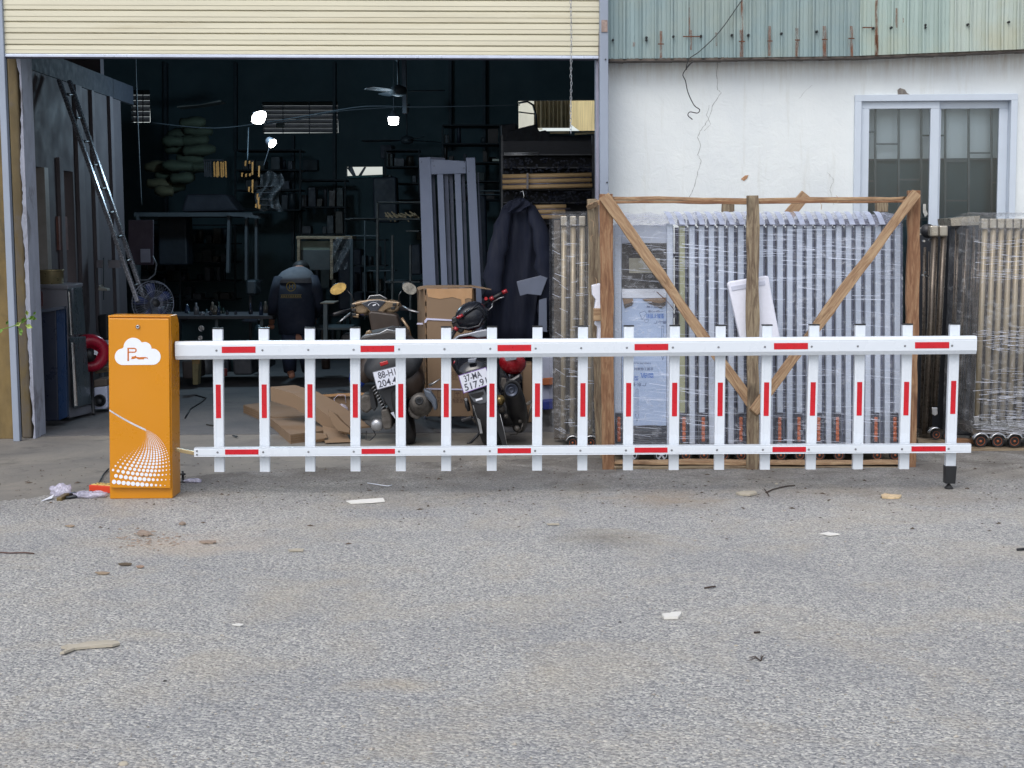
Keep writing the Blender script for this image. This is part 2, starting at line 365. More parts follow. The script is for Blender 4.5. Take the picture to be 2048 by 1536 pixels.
# ---------------- window ----------------
win = T('sliding_window', 'white aluminium sliding window with security bars behind its glass', 'window', ((wx0+wx1)/2, D, wz0))
PVC = mat('white aluminium frame', S(196, 206, 218), .4, 0, .03, 8)
def frame(x0, x1, z0, z1, d0, d1, w, name='frame', wt=None):
    m = MB(); wt = wt or w
    m.box(x0, x1, d0, d1, z1-wt, z1); m.box(x0, x1, d0, d1, z0, z0+w); m.box(x0, x0+w, d0, d1, z0+w, z1-wt); m.box(x1-w, x1, d0, d1, z0+w, z1-wt)
    return m.build(name, PVC, win, bevel=.003)
frame(wx0-.006, wx1+.006, wz0-.006, wz1+.006, D-.03, D+.08, .045, 'outer_frame')
ix0, ix1, iz1 = wx0+.039, wx1-.039, wz1-.039; xm = W(1872, 300, D).x
PANE = bpy.data.materials.new('window glass'); PANE.use_nodes = True; t = PANE.node_tree; b_ = t.nodes['Principled BSDF']
tr_ = t.nodes.new('ShaderNodeBsdfTransparent'); tr_.inputs[0].default_value = (.93, .96, .97, 1); gl_ = t.nodes.new('ShaderNodeBsdfGlossy'); gl_.inputs['Roughness'].default_value = .04
fr_ = t.nodes.new('ShaderNodeFresnel'); mx_ = t.nodes.new('ShaderNodeMixShader'); t.links.new(fr_.outputs[0], mx_.inputs[0]); t.links.new(tr_.outputs[0], mx_.inputs[1]); t.links.new(gl_.outputs[0], mx_.inputs[2])
t.links.new(mx_.outputs[0], t.nodes['Material Output'].inputs[0]); t.nodes.remove(b_)
for x0, x1, d0 in ((ix0, xm+.02, D+.0), (xm-.02, ix1, D+.035)):
    f_ = frame(x0, x1, wz0+.045, iz1, d0, d0+.03, .062, 'sash', .05)
    MB().box(x0+.05, x1-.05, d0+.012, d0+.017, wz0+.09, iz1-.04).build('pane', PANE, f_)
BARM = mat('security bar', S(96, 104, 108), .5, .3)
pxb = [(1751, 215, 460), (1798, 215, 460), (1843, 215, 460), (1891, 215, 460), (1938, 215, 460), (1984, 215, 460)]
for x, y0, y1 in pxb: MB().rect(x-2.2, y0-20, x+1.8, y1+60, D+.12, .012).build('bar', BARM, win)
for x0, x1, y in ((1722, 1751, 264), (1751, 1798, 288), (1798, 1843, 359), (1843, 1891, 271), (1722, 1751, 362), (1891, 1938, 322), (1891, 1938, 401), (1938, 1984, 306), (1984, 2008, 365), (1843, 1891, 440)):
    MB().rect(x0, y-1.6, x1, y+1.6, D+.124, .01).build('bar', BARM, win)
MB().px([(1846, 408), (1852, 408), (1852, 420), (1856, 428), (1850, 434), (1846, 424)], D-.012, .012).build('latch', CHROME, win)
b = T('reflection_panel', 'pale grey blind panel added behind the upper part of the sliding window', 'reflection', ((wx0+wx1)/2, D+.3, wz1))  # panel added to stand in for sky reflected in the upper glass
z_ = W(1860, 317, D+.19).z
MB().box(wx0+.0, wx1-.0, D+.19, D+.194, z_, wz1+.1).build('cloth', mat('blind cloth', S(214, 222, 226), .8, var=.05, sc=2), b)
MB().box(wx0+.0, wx1-.0, D+.186, D+.19, z_-.012, z_).build('reflection_edge', mat('blind rail', S(90, 100, 106), .6), b)
# dark room behind the window
room = T('office_room', 'dark office room seen through the sliding window', 'room', ((wx0+wx1)/2, D+2, 0))
RM = mat('office inner wall', S(70, 82, 90), .8)
m_ = MB(); m_.box(wx0-.6, wx1+.8, D+2.6, D+2.7, 0, 2.8); m_.box(wx0-.7, wx0-.6, D+.2, D+2.7, 0, 2.8); m_.box(wx1+.8, wx1+.9, D+.2, D+2.7, 0, 2.8); m_.box(wx0-.7, wx1+.9, D+.2, D+2.7, 2.8, 2.9)
m_.build('inner_wall', RM, room)
MB().px([(1800, 340), (1990, 340), (1985, 352), (1806, 352)], D+2.3, .2).build('shelf', mat('teal shelf', S(90, 150, 150), .7), room)

# ---------------- green corrugated cladding ----------------
clad = T('metal_cladding', 'pale green corrugated steel cladding with rust streaks above the white wall', 'cladding', (4, D-.1, 2.6))
def greenmat(name, c, st):
    m, t, b, o = nt(name); v = coords(t); vs = coords(t, (14, 1, .5)); n1 = noise(t, 1.6, 7, .65, vs); n2 = noise(t, 2.2, 6, .6, v)
    col = ramp(t, [(.3, tuple(x*.86 for x in c)), (.55, c), (.75, tuple(min(1, x*1.12) for x in c))], n1)
    col = mix(t, col, S(176, 172, 142), ramp(t, [(.45, 0.), (.75, st)], n2))
    v3 = coords(t, (22, 1, 2.2)); n3 = noise(t, 1.5, 8, .75, v3, dist=.4); col = mix(t, col, S(120, 74, 44), ramp(t, [(.66, 0.), (.76, .75)], n3))
    t.links.new(col, b.inputs['Base Color']); b.inputs['Roughness'].default_value = .55; b.inputs['Metallic'].default_value = .1
    bump(t, b, noise(t, 5, 4, .6, v), .25, .02); return m
g1 = greenmat('green cladding', S(138, 158, 160), .3); g2 = greenmat('faded cladding', S(162, 180, 174), .6); g3 = greenmat('pale cladding', S(176, 188, 180), .75)
by = lambda x: 118+(x-1216)*(-.012) - max(0, x-1700)*.028
CD = D-.16
sheets = [(1214, 1462, g1), (1456, 1726, g1), (1720, 1905, g2), (1899, 2052, g3), (2046, 2300, g3)]
for k, (xa, xb, mm) in enumerate(sheets):
    m = MB(); pts = []; x = xa; off = -.004*k
    per = 31.5
    while x <= xb:
        ph = ((x-1215) % per)/per
        d = .02 if ph < .14 else (.008 if ph < .2 else (.003 if (abs(ph-.42) < .03 or abs(ph-.72) < .03) else 0))
        pts.append((x, d)); x += 1.25
    top = 3.35; n = len(pts)
    def zrow(lv): return [W(px_, by(px_)-lv, CD-d+off)*1 if lv < 200 else Vector((W(px_, 60, CD-d+off).x, CD-d+off, top)) for px_, d in pts]
    rows = [zrow(0), zrow(55), zrow(300)]
    for r_ in rows: m.v += r_
    for j in range(2):
        for i in range(n-1): m.f.append((j*n+i, j*n+i+1, (j+1)*n+i+1, (j+1)*n+i))
    o = m.build('metal_sheet', mm, clad); md = o.modifiers.new('sol', 'SOLIDIFY'); md.thickness = .0015
for x, y in ((1226, 80), (1293, 75), (1293, 80), (1347, 73), (1402, 72), (1464, 70), (1497, 70), (1563, 67), (1634, 63), (1747, 56), (1783, 55), (1851, 50), (1851, 55), (1936, 49), (2018, 44)):
    MB().lathe(W(x, y, CD-.03), (0, -1, 0), [(.0085, -.02), (.0085, .004), (.004, .008)], 8).build('screw', BLACK, clad)
RUSTM, t, b, o = nt('rust'); v = coords(t, (30, 1, 5)); n1 = noise(t, 2, 7, .7, v); t.links.new(ramp(t, [(.3, S(96, 54, 34)), (.7, S(150, 92, 56))], noise(t, 60, 5, .6)), b.inputs['Base Color'])
t.links.new(ramp(t, [(.4, 0.), (.66, .75)], n1), b.inputs['Alpha']); b.inputs['Roughness'].default_value = .9
for x, y0, y1, w in [(x_, y_, z_, w_*.62) for x_, y_, z_, w_ in ((1322, 62, 116, 4), (1379, 15, 70, 2), (1382, 60, 100, 3), (1432, 65, 92, 3), (1484, 0, 114, 4), (1483, 60, 114, 6), (1539, 52, 112, 4), (1594, 56, 113, 5), (1649, 52, 113, 6), (1703, 52, 113, 5), (1753, 0, 111, 4), (1753, 70, 111, 6), (1793, 16, 56, 3), (1807, 36, 45, 2), (1268, 84, 93, 4))]:
    MB().rect(x-w, y0, x+w, y1, CD-.032, .001).build('rust_streak', RUSTM, clad)
for x0, x1, y in ((1366, 1404, 73), (1590, 1600, 80), (1535, 1545, 82), (1478, 1490, 83), (1644, 1655, 79), (1697, 1709, 77), (1316, 1328, 88), (1725, 1745, 55)):
    MB().rect(x0, y-1.2, x1, y+1.2, CD-.034, .001).build('rust_streak', mat('rust line', S(92, 56, 38), .9, var=.4, sc=60), clad)
m_ = MB()
for i in range(26):
    x = 1216+i*33; m_.px([(x, by(x)-1), (x+33, by(x+33)-1), (x+33, by(x+33)+3.5+random.random()*2), (x, by(x)+3.5+random.random()*2)], CD+.0, .13)
m_.build('bottom_lip', mat('rusty lip', S(92, 84, 78), .8, var=.4, sc=20), clad)
# overhead wire, then loose end down the wall
WIREM = mat('black wire', (.01, .01, .012), .5)
def wirepx(name, label, pts, D_, r=.004, mm=WIREM, cat='wire', parent=None, group=None):
    pp = []
    P_ = [W(*p, D_) if len(p) == 2 else W(*p) for p in pts]
    for i in range(len(P_)-1):
        p0 = P_[max(0, i-1)]; p1 = P_[i]; p2 = P_[i+1]; p3 = P_[min(len(P_)-1, i+2)]
        for k in range(5):
            s_ = k/5; pp.append(.5*((2*p1)+(-p0+p2)*s_+(2*p0-5*p1+4*p2-p3)*s_*s_+(-p0+3*p1-3*p2+p3)*s_**3))
    pp.append(P_[-1]); o = MB().tube(pp, r, 6).build(name, mm, parent, True)
    if not parent: tag(o, label, cat, group)
    return o
wirepx('loose_wire', 'thin black wire crossing the green cladding and curling down the white wall', [(1510, -35), (1484, 0), (1440, 62), (1400, 102), (1378, 118), (1372, 140), (1377, 130), (1388, 122), (1379, 130), (1366, 148), (1371, 162), (1376, 185), (1388, 210), (1399, 219), (1395, 226), (1380, 224), (1376, 231), (1385, 239)], CD-.05, .0035)
wirepx('thin_conduit', 'thin grey cable running down the steel door post beside the chain', [(1201, 0), (1198, 120), (1200, 250), (1199, 400)], 10.38, .005, mat('grey cable', S(90, 84, 92), .6), 'cable')

# ---------------- door posts and pillars ----------------
def vpost(name, label, cat, mm, x0, x1, yb, D_, d1, ztop=3.4, bev=.004, zb=0, ):
    a, c = W(x0, yb, D_), W(x1, yb, D_); o = MB().box(a.x, c.x, D_, d1, zb, ztop).build(name, mm, None, bevel=bev)
    return tag(o, label, cat)
o = vpost('steel_post', 'grey steel door post between the shutter and the white wall', 'post', STEEL, 1200, 1217, 300, 10.3, 10.52)
MB().rect(1203, 40, 1215, 64, 10.292, .008).build('label_plate', mat('worn label', S(150, 132, 124), .8, var=.3, sc=60), o)
MB().lathe(W(1211, 119, 10.3), (0, -1, 0), [(.006, 0), (.006, .005)], 8).build('bolt', BLACK, o)
MB().lathe(W(1214, 365, 10.3), (0, -1, 0), [(.006, 0), (.006, .005)], 8).build('bolt', BLACK, o)
vpost('guide_channel', 'slim pale shutter guide channel inside the right side of the doorway', 'channel', mat('channel grey', S(150, 150, 166), .5, .2), 1192, 1199.5, 300, 10.42, 10.58)
vpost('steel_post', 'grey steel door post at the left edge of the doorway beside the yellow wall', 'post', STEEL, 23, 36, 800, 10.36, 10.41)
YEL = mat('peeling yellow paint', S(112, 98, 70), .85, 0, .2, 9, (1, 1, .5), .5, 30, (S(104, 98, 92), .48, .95))
WBL = mat('whitewashed pillar', S(166, 170, 184), .85, 0, .12, 14, (1, 1, .5), .6, 40, (S(88, 80, 76), .55, .9))
vpost('yellow_wall', 'ochre yellow painted wall at the far left edge, mossy at its foot', 'wall', mat('mossy yellow wall', S(118, 100, 64), .85, 0, .3, 7, (1, 1, .5), .5, 30, (S(66, 64, 54), .5, .9)), -260, 26, 800, 10.5, 10.72)
o = vpost('yellow_pillar', 'peeling yellow pillar just inside the left side of the doorway', 'pillar', YEL, 41, 60, 800, 10.52, 10.6, bev=.012)
a = W(61, 800, 10.50); c = W(68, 800, 10.50); m_ = MB(); n_ = 60
e_ = 0; rs_ = []
n_ = 150
for i in range(n_+1):
    e_ = e_*.85+random.uniform(-.006, .006); z0_ = 3.4*i/n_; rs_.append([(a.x+e_, 10.5, z0_), (c.x, 10.5, z0_), (c.x, 10.74, z0_), (a.x+e_, 10.74, z0_)])
m_.rings(rs_)
tag(m_.build('white_pillar', WBL), 'flaking whitewashed strip of pillar right of the yellow one', 'pillar')
# lintel behind the shutter keeps the top of the opening closed
tag(MB().box(-3.75, W(1199, 60, 10.6).x, 10.62, 10.74, 2.72, 4.2).build('lintel', mat('dark lintel', S(70, 74, 84), .8)), 'dark lintel hidden behind the rolled shutter above the doorway', 'lintel')
tag(MB().box(-9, 9, 10.75, 10.9, 3.36, 5.2).build('upper_facade', mat('facade grey', S(150, 156, 160), .8)), 'grey upper facade above the shutter, outside the frame', 'wall')

# ---------------- roller shutter ----------------
SD = 10.4
sh = T('roller_shutter', 'cream roller shutter pulled up over the dark doorway', 'shutter', (-1.5, SD, 2.7))
CREAM = mat('cream slats', S(206, 201, 178), .42, 0, .07, 2, (.5, 1, 8), .05, 40, (S(172, 158, 122), .58, .5))
yl = [-120, -97, -73, -50, -26, -2, 20, 43.5, 66, 89.5, 108]
for i in range(len(yl)-1):
    y0, y1 = yl[i], yl[i+1]; m = MB()
    def P_(x, y, d): return W(x, y + (4 if x > 500 else 0)*((x-5)/1193)*(1 if y > 0 else 1), SD-d)
    prof = [(0, .0), (.06, .012), (.5, .016), (.56, .013), (.9, .015), (.97, .008), (1., -.004)]
    for x in (2, 1200):
        m.v += [P_(x, y0+(y1-y0)*f, d) for f, d in prof] + [P_(x, y1, -.014), P_(x, y0, -.014)]
    n = len(prof)+2
    m.f = [(j, (j+1) % n, n+(j+1) % n, n+j) for j in range(n)] + [tuple(range(n-1, -1, -1)), tuple(range(n, 2*n))]
    m.build('slat', CREAM, sh)
m = MB(); m.px([(3, 107.5), (1199, 111.5), (1199, 117.5), (5, 113.5)], SD-.022, .05); m.build('bottom_bar', mat('bottom bar', S(196, 204, 222), .35, .3, .08, 10), sh, bevel=.003)
MB().px([(5, 113.5), (1199, 117.5), (1199, 120), (5, 116.5)], SD-.01, .03).build('rubber_seal', mat('seal', S(62, 62, 78), .7), sh)

# chain hanging in front of the shutter
ch = T('hoist_chain', 'thin steel hand chain hanging in front of the shutter by the right post', 'chain', W(1141, 0, 10.3))
m1 = MB(); y = -30; k = 0
while y < 262:
    x = 1141.5+math.sin(y*.02)*1.2+(2 if y > 150 else 0)*.6; c = W(x, y+4.6, 10.3); hz = .0155; hx = .0062 if k % 2 == 0 else .0018; hy = .0018 if k % 2 == 0 else .0062
    m1.tube([c+Vector((hx*math.cos(a), hy*math.cos(a), hz*math.sin(a))) for a in [2*math.pi*i/10 for i in range(10)]], .0021, 5, True); y += 7.4; k += 1
o = m1.build('links', mat('chain steel', S(170, 172, 176), .35, .7), ch, True)

# ---------------- warehouse interior shell ----------------
BD = 20.0
inn = T('warehouse', 'dark warehouse hall seen through the open doorway', 'building', (0, 16, 0))
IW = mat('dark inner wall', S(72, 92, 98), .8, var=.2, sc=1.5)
holes = [(525, 203, 676, 266), (1037, 200, 1190, 262), (262, 180, 300, 245), (693, 333, 765, 353)]
hx = [(W(a, (b+d)/2, BD).x, W(c, (b+d)/2, BD).x, W((a+c)/2, d, BD).z, W((a+c)/2, b, BD).z) for a, b, c, d in holes]
xs = sorted({-6.2, 4.2} | {v for h in hx for v in h[:2] if v < 4.2}); zs = sorted({0.0, 5.0} | {v for h in hx for v in h[2:]})
m = MB()
for i in range(len(xs)-1):
    for j in range(len(zs)-1):
        cx_, cz_ = (xs[i]+xs[i+1])/2, (zs[j]+zs[j+1])/2
        if not any(h[0] < cx_ < h[1] and h[2] < cz_ < h[3] for h in hx): m.box(xs[i], xs[i+1], BD, BD+.12, zs[j], zs[j+1])
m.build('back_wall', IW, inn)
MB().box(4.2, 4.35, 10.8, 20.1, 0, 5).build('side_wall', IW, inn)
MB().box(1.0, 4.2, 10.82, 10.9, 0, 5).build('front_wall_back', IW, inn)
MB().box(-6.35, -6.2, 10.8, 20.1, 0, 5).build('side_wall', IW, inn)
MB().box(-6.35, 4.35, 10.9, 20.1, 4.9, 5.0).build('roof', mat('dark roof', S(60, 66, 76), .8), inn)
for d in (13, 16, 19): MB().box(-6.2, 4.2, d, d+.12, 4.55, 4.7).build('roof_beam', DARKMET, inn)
o = MB().px([(803, 100), (811, 100), (813, 226), (805, 226)], 15.0, .12).build('steel_column', DARKMET, inn)
# inner left wall with doorways
LWX = -3.78
lw = T('side_room_wall', 'pale grey inner wall with two door openings along the left side of the hall', 'wall', (LWX, 13, 0))
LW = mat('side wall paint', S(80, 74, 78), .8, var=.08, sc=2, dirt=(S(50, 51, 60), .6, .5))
dd = lambda x: 3000*3.78/(1024-x)
zt = 2.73; dz = W(100, 335, dd(100)).z
d_end = dd(256); segs = [(10.74, dd(74), 0), (dd(74), dd(101), 1), (dd(101), dd(139), 0), (dd(139), dd(157), 1), (dd(157), d_end, 0)]
m = MB()
for a, c, hole in segs: m.box(LWX-.15, LWX, a, c, dz if hole else 0, zt)
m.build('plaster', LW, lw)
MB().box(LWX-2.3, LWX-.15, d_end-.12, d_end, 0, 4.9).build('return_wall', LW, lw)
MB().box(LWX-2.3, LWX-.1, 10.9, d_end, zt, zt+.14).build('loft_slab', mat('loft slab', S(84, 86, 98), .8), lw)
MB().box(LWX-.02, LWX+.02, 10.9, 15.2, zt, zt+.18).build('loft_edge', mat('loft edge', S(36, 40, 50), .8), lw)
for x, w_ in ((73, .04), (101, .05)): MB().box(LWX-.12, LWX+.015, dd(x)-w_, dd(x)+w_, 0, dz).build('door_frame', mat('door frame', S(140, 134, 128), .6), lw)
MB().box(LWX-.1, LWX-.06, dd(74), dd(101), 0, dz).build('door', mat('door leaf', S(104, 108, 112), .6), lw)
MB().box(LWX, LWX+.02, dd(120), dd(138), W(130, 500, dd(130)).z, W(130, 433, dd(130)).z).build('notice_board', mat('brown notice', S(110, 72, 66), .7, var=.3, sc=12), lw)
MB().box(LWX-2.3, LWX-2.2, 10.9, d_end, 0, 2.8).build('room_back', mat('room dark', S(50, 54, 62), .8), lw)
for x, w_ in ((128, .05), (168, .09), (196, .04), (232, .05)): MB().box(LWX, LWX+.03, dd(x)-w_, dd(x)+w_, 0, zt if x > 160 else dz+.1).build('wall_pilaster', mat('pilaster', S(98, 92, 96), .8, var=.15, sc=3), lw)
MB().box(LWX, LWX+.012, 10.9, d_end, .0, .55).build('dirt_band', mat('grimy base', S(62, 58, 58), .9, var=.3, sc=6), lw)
# bright yard beyond the holes: pale corrugated sheets
yd = T('courtyard_sheeting', 'yellow translucent sheeting glimpsed through the gap at the back right of the hall', 'sheeting', (3, BD+.8, 0))
SHY = mat('yellow sheeting', S(232, 214, 160), .7, 0, .25, 3, (14, 1, .6), .3, 30)
MB().px([(1132, 190), (1200, 186), (1215, 275), (1160, 262), (1130, 240)], BD+3.5, .03).build('sheet', SHY, yd)
MB().px([(1025, 190), (1085, 190), (1085, 260), (1025, 260)], BD+4.2, .03).build('sheet', mat('pale sheeting', S(232, 232, 214), .7, var=.1), yd)
CURT = mat('old curtain', S(170, 158, 126), .9, var=.3, sc=3)
cu_ = MB().sheet(60, 1, lambda u, v: W(1068+u*72+(1-v)*0, 196+(1-v)*60, BD+1.2+.06*math.sin(u*55)+.03*math.sin(u*23)))
o = tag(cu_.build('curtain', CURT, None, True), 'grimy hanging curtain beside the bright gap at the back of the hall', 'curtain')
# louvre windows
def louvre(q, n, label, name='louvre_window'):
    x0, y0, x1, y1 = q; t_ = T(name, label, 'window', W((x0+x1)/2, y1, BD)); LM = mat('louvre slat', S(96, 98, 92), .6)
    for i in range(n):
        y = y0+(y1-y0)*(i+.5)/n; h = (y1-y0)/n
        a = W(x0, y-h*.47, BD+.1); c = W(x1, y-h*.47, BD+.1); d = W(x1, y+h*.42, BD-.03); e = W(x0, y+h*.42, BD-.03)
        MB().prism([e, d, c, a], (0, .004, .006)).build('slat', LM, t_)
    for x in (x0+(x1-x0)*.27, x0+(x1-x0)*.62): MB().rect(x-.7, y0, x+.7, y1, BD-.06, .02).build('bar', DARKMET, t_)
louvre((525, 203, 676, 266), 7, 'wide grey louvre window high in the back wall behind the floodlight')
louvre((262, 180, 300, 245), 6, 'narrow louvre window high at the back left beside the side wall')
# ---------------- barrier gate ----------------
gate = T('barrier_gate', 'white and red fence barrier arm on an orange cabinet across the yard', 'barrier gate', G(285, 993))
CB = 7.99
m = MB()
bl, br, tr, tl = W(219.5, 993, CB), W(345, 993, CB), W(341.5, 631.5, CB), W(216.5, 630.5, CB)
for p in (bl, br): p.z = .004
ex = .195
m.v = [bl, br, tr, tl]
b2 = [bl+Vector((0, ex, 0)), br+Vector((.0, ex, 0)), tr+Vector((0, ex, -.05)), tr+Vector((0, ex-.045, 0)), tl+Vector((0, ex-.045, 0)), tl+Vector((0, ex, -.05))]
m.v += b2
m.f = [(0, 1, 2, 3), (1, 5, 6, 7, 2), (3, 2, 7, 8), (8, 7, 6, 9), (9, 6, 5, 4), (0, 3, 8, 9, 4), (0, 4, 5, 1)]
cab = m.build('cabinet', ORANGE, gate, bevel=.004)
DR = [(216.5, 636.5), (337.5, 637.5), (341, 977), (220, 976)]
door = MB().px(DR, CB-.024, .0235).build('door', ORANGE, cab, bevel=.004)
MB().px([(216.2, 630.8), (341, 631.6), (341, 635), (216.2, 634.5)], CB-.014, .0135).build('top_lip', ORANGE, cab, bevel=.002)
c = W(276, 653.5, CB-.024); MB().lathe(c, (0, -1, 0), [(.0125, 0), (.0125, .004), (.009, .008), (.009, .0085), (.006, .0086), (.004, .005)], 20).build('lock', CHROME, cab, True)
MB().box(c.x-.0015, c.x+.0015, c.y-.0095, c.y-.008, c.z-.005, c.z+.005).build('keyhole', BLACK, cab)
# cloud logo
def arc(cx_, cy_, r, a0, a1, n): return [(cx_+r*math.cos(R(a0+(a1-a0)*i/n)), cy_-r*math.sin(R(a0+(a1-a0)*i/n))) for i in range(n+1)]
cl = [(244, 730)] + arc(246, 713.5, 16.6, 250, 95, 10) + arc(266.5, 695, 19.5, 178, 32, 14) + arc(289.5, 697.5, 13.5, 112, 0, 8) + arc(305, 713.5, 16.3, 88, -80, 12)
FD = CB-.0255
MB().px(cl, FD, .0014).build('cloud_print', PRINTW, cab)
# letter P in an orange stroke, with the small flag mark beside it
m = MB(); FD2 = FD-.0009
m.rect(254.7, 695.5, 257.8, 722, FD2, .0008)
ob = [(257.8, 695.5), (268, 695.5)] + arc(268.5, 700.5, 5, 90, -90, 8) + [(257.8, 705.6)]
ib = [(257.8, 698), (268, 698)] + arc(268.2, 700.6, 2.6, 90, -90, 8) + [(257.8, 703.2)]
for i in range(len(ob)-1): m.px([ob[i], ob[i+1], ib[i+1], ib[i]], FD2, .0008)
m.px([(261, 718), (264, 715.5), (262, 713.5), (268, 712.5), (272, 711), (272.3, 713.5), (276, 714), (279, 714.6), (283, 714), (290, 714), (295, 715.2), (296.5, 718.8), (293.5, 716.5), (289, 716.6), (287, 718.8), (276, 718.6), (272, 716), (268, 718)], FD2, .0008)
m.build('letter_print', LOGO, cab)
# halftone sweep of dots
m = MB(); zp = lambda zx, zy: (200+zx/4.044, 620+zy/4.044)
def dot(zx, zy, r, ry=None):
    if zx-r < 74+8*max(0, (zy-830)/620) or zx > 566 or zy > 1447: return
    x, y = zp(zx, zy); ry = ry or r; r /= 4.044; ry /= 4.044
    yb = zp(0, 1448)[1]
    pts = [(x+r*math.cos(k*math.pi/5), min(yb, y+ry*math.sin(k*math.pi/5))) for k in range(10)]
    a = [W(px_, py_, FD) for px_, py_ in pts]; n = len(a)
    m.add(a, [tuple(range(n-1, -1, -1))])
t_ = -.04; row = 0
while t_ < 1.0:
    q = lambda a, b, c_: a*(1-t_)**2+2*b*t_*(1-t_)+c_*t_*t_
    cu3 = lambda a, b, c_, d: a*(1-t_)**3+3*b*t_*(1-t_)**2+3*c_*t_*t_*(1-t_)+d*t_**3
    L = (cu3(70, 90, 330, 340), cu3(1420, 1180, 1130, 962)); Mx = (q(310, 510, 360), q(1438, 1230, 966)); Rr = (cu3(558, 578, 566, 376), cu3(1450, 1250, 1050, 968))
    n = 14; sp = max(2, 41*(1-t_)**1.25+2.5)
    for j in range(n):
        s_ = j/(n-1)
        x = (1-s_)**2*L[0]+2*s_*(1-s_)*Mx[0]+s_*s_*Rr[0]; y = (1-s_)**2*L[1]+2*s_*(1-s_)*Mx[1]+s_*s_*Rr[1]
        pk = .28+.42*t_; w_ = max(0, 1-abs(s_-pk)/(.72 if s_ > pk else max(.12, .75-.4*t_)))
        r = min(sp*.45, 18)*min(1, w_*1.45)**.9
        if r > .8: dot(x, y, r, r*(1 if t_ < .6 else .75))
    t_ += sp/480*.95 if t_ < .88 else .012; row += 1
for i in range(64):
    s_ = i/63; x = 366*(1-s_)+72*s_; y = 968*(1-s_)**2+2*s_*(1-s_)*905+808*s_*s_
    for k in (-1, 0, 1): dot(x+k*3, y+k*6*(1-.25*s_), 4.2, 3.4)
m.build('dot_print', PRINTW, cab)['kind'] = 'stuff'

# arm: main rail, lower rail, seventeen hanging slats
AD = 8.03
def rail(A, B, hpx, dep, name, prof):
    a = W(*A, AD); b_ = W(*B, AD); d = b_-a; L = d.length; ux = d.normalized(); uz = Vector((0, 0, 1)); uz = (uz-ux*uz.dot(ux)).normalized()
    m = MB(); n = len(prof)
    for p in (a, b_): m.v += [p+uz*z+Vector((0, 1, 0))*y for y, z in prof]
    m.f = [((j+1) % n, j, n+j, n+(j+1) % n) for j in range(n)] + [tuple(range(n)), tuple(range(2*n-1, n-1, -1))]
    return m.build(name, WHITE, gate)
H = .0485
rp = [(0, .024), (.006, .026), (.006, .030), (.001, .032), (.004, .040), (.013, H), (.05, H), (.055, .04), (.055, -.04), (.05, -H), (.016, -H), (.005, -.037), (.001, -.030), (0, -.028)]
rp = [(0, .0255), (.0015, .0275), (.0015, .029), (0, .031), (.003, .036), (.012, H), (.052, H), (.052, -H), (.012, -H), (.002, -.031), (0, -.028)]
o1 = rail((350, 701.5), (1954, 690.2), 37, .05, 'main_rail', rp)
H2 = .0238
rp2 = [(.0, .0175), (.0035, .0182), (.0035, .0172), (.001, .0175), (.0, H2), (.04, H2), (.04, -H2), (0, -H2), (0, -.0185), (.0035, -.018), (.0035, .016)]
rp2 = [(0, .016), (.003, .0175), (.001, H2), (.04, H2), (.04, -H2), (.001, -H2), (.003, -.0185), (0, -.017)]
o2 = rail((388, 904.7), (1942.5, 896.8), 17, .04, 'lower_rail', rp2)
xt = [436, 528, 620, 710.5, 801.5, 892.5, 984, 1075, 1166, 1257.5, 1349.5, 1441, 1534, 1628, 1720, 1814.5, 1909]
xb_ = [439.5, 530.5, 621, 711.5, 802, 892.5, 983.5, 1074, 1164.5, 1255.5, 1347, 1437.5, 1529, 1620.5, 1714.5, 1807, 1900]
lerp = lambda a, b, f: a+(b-a)*f
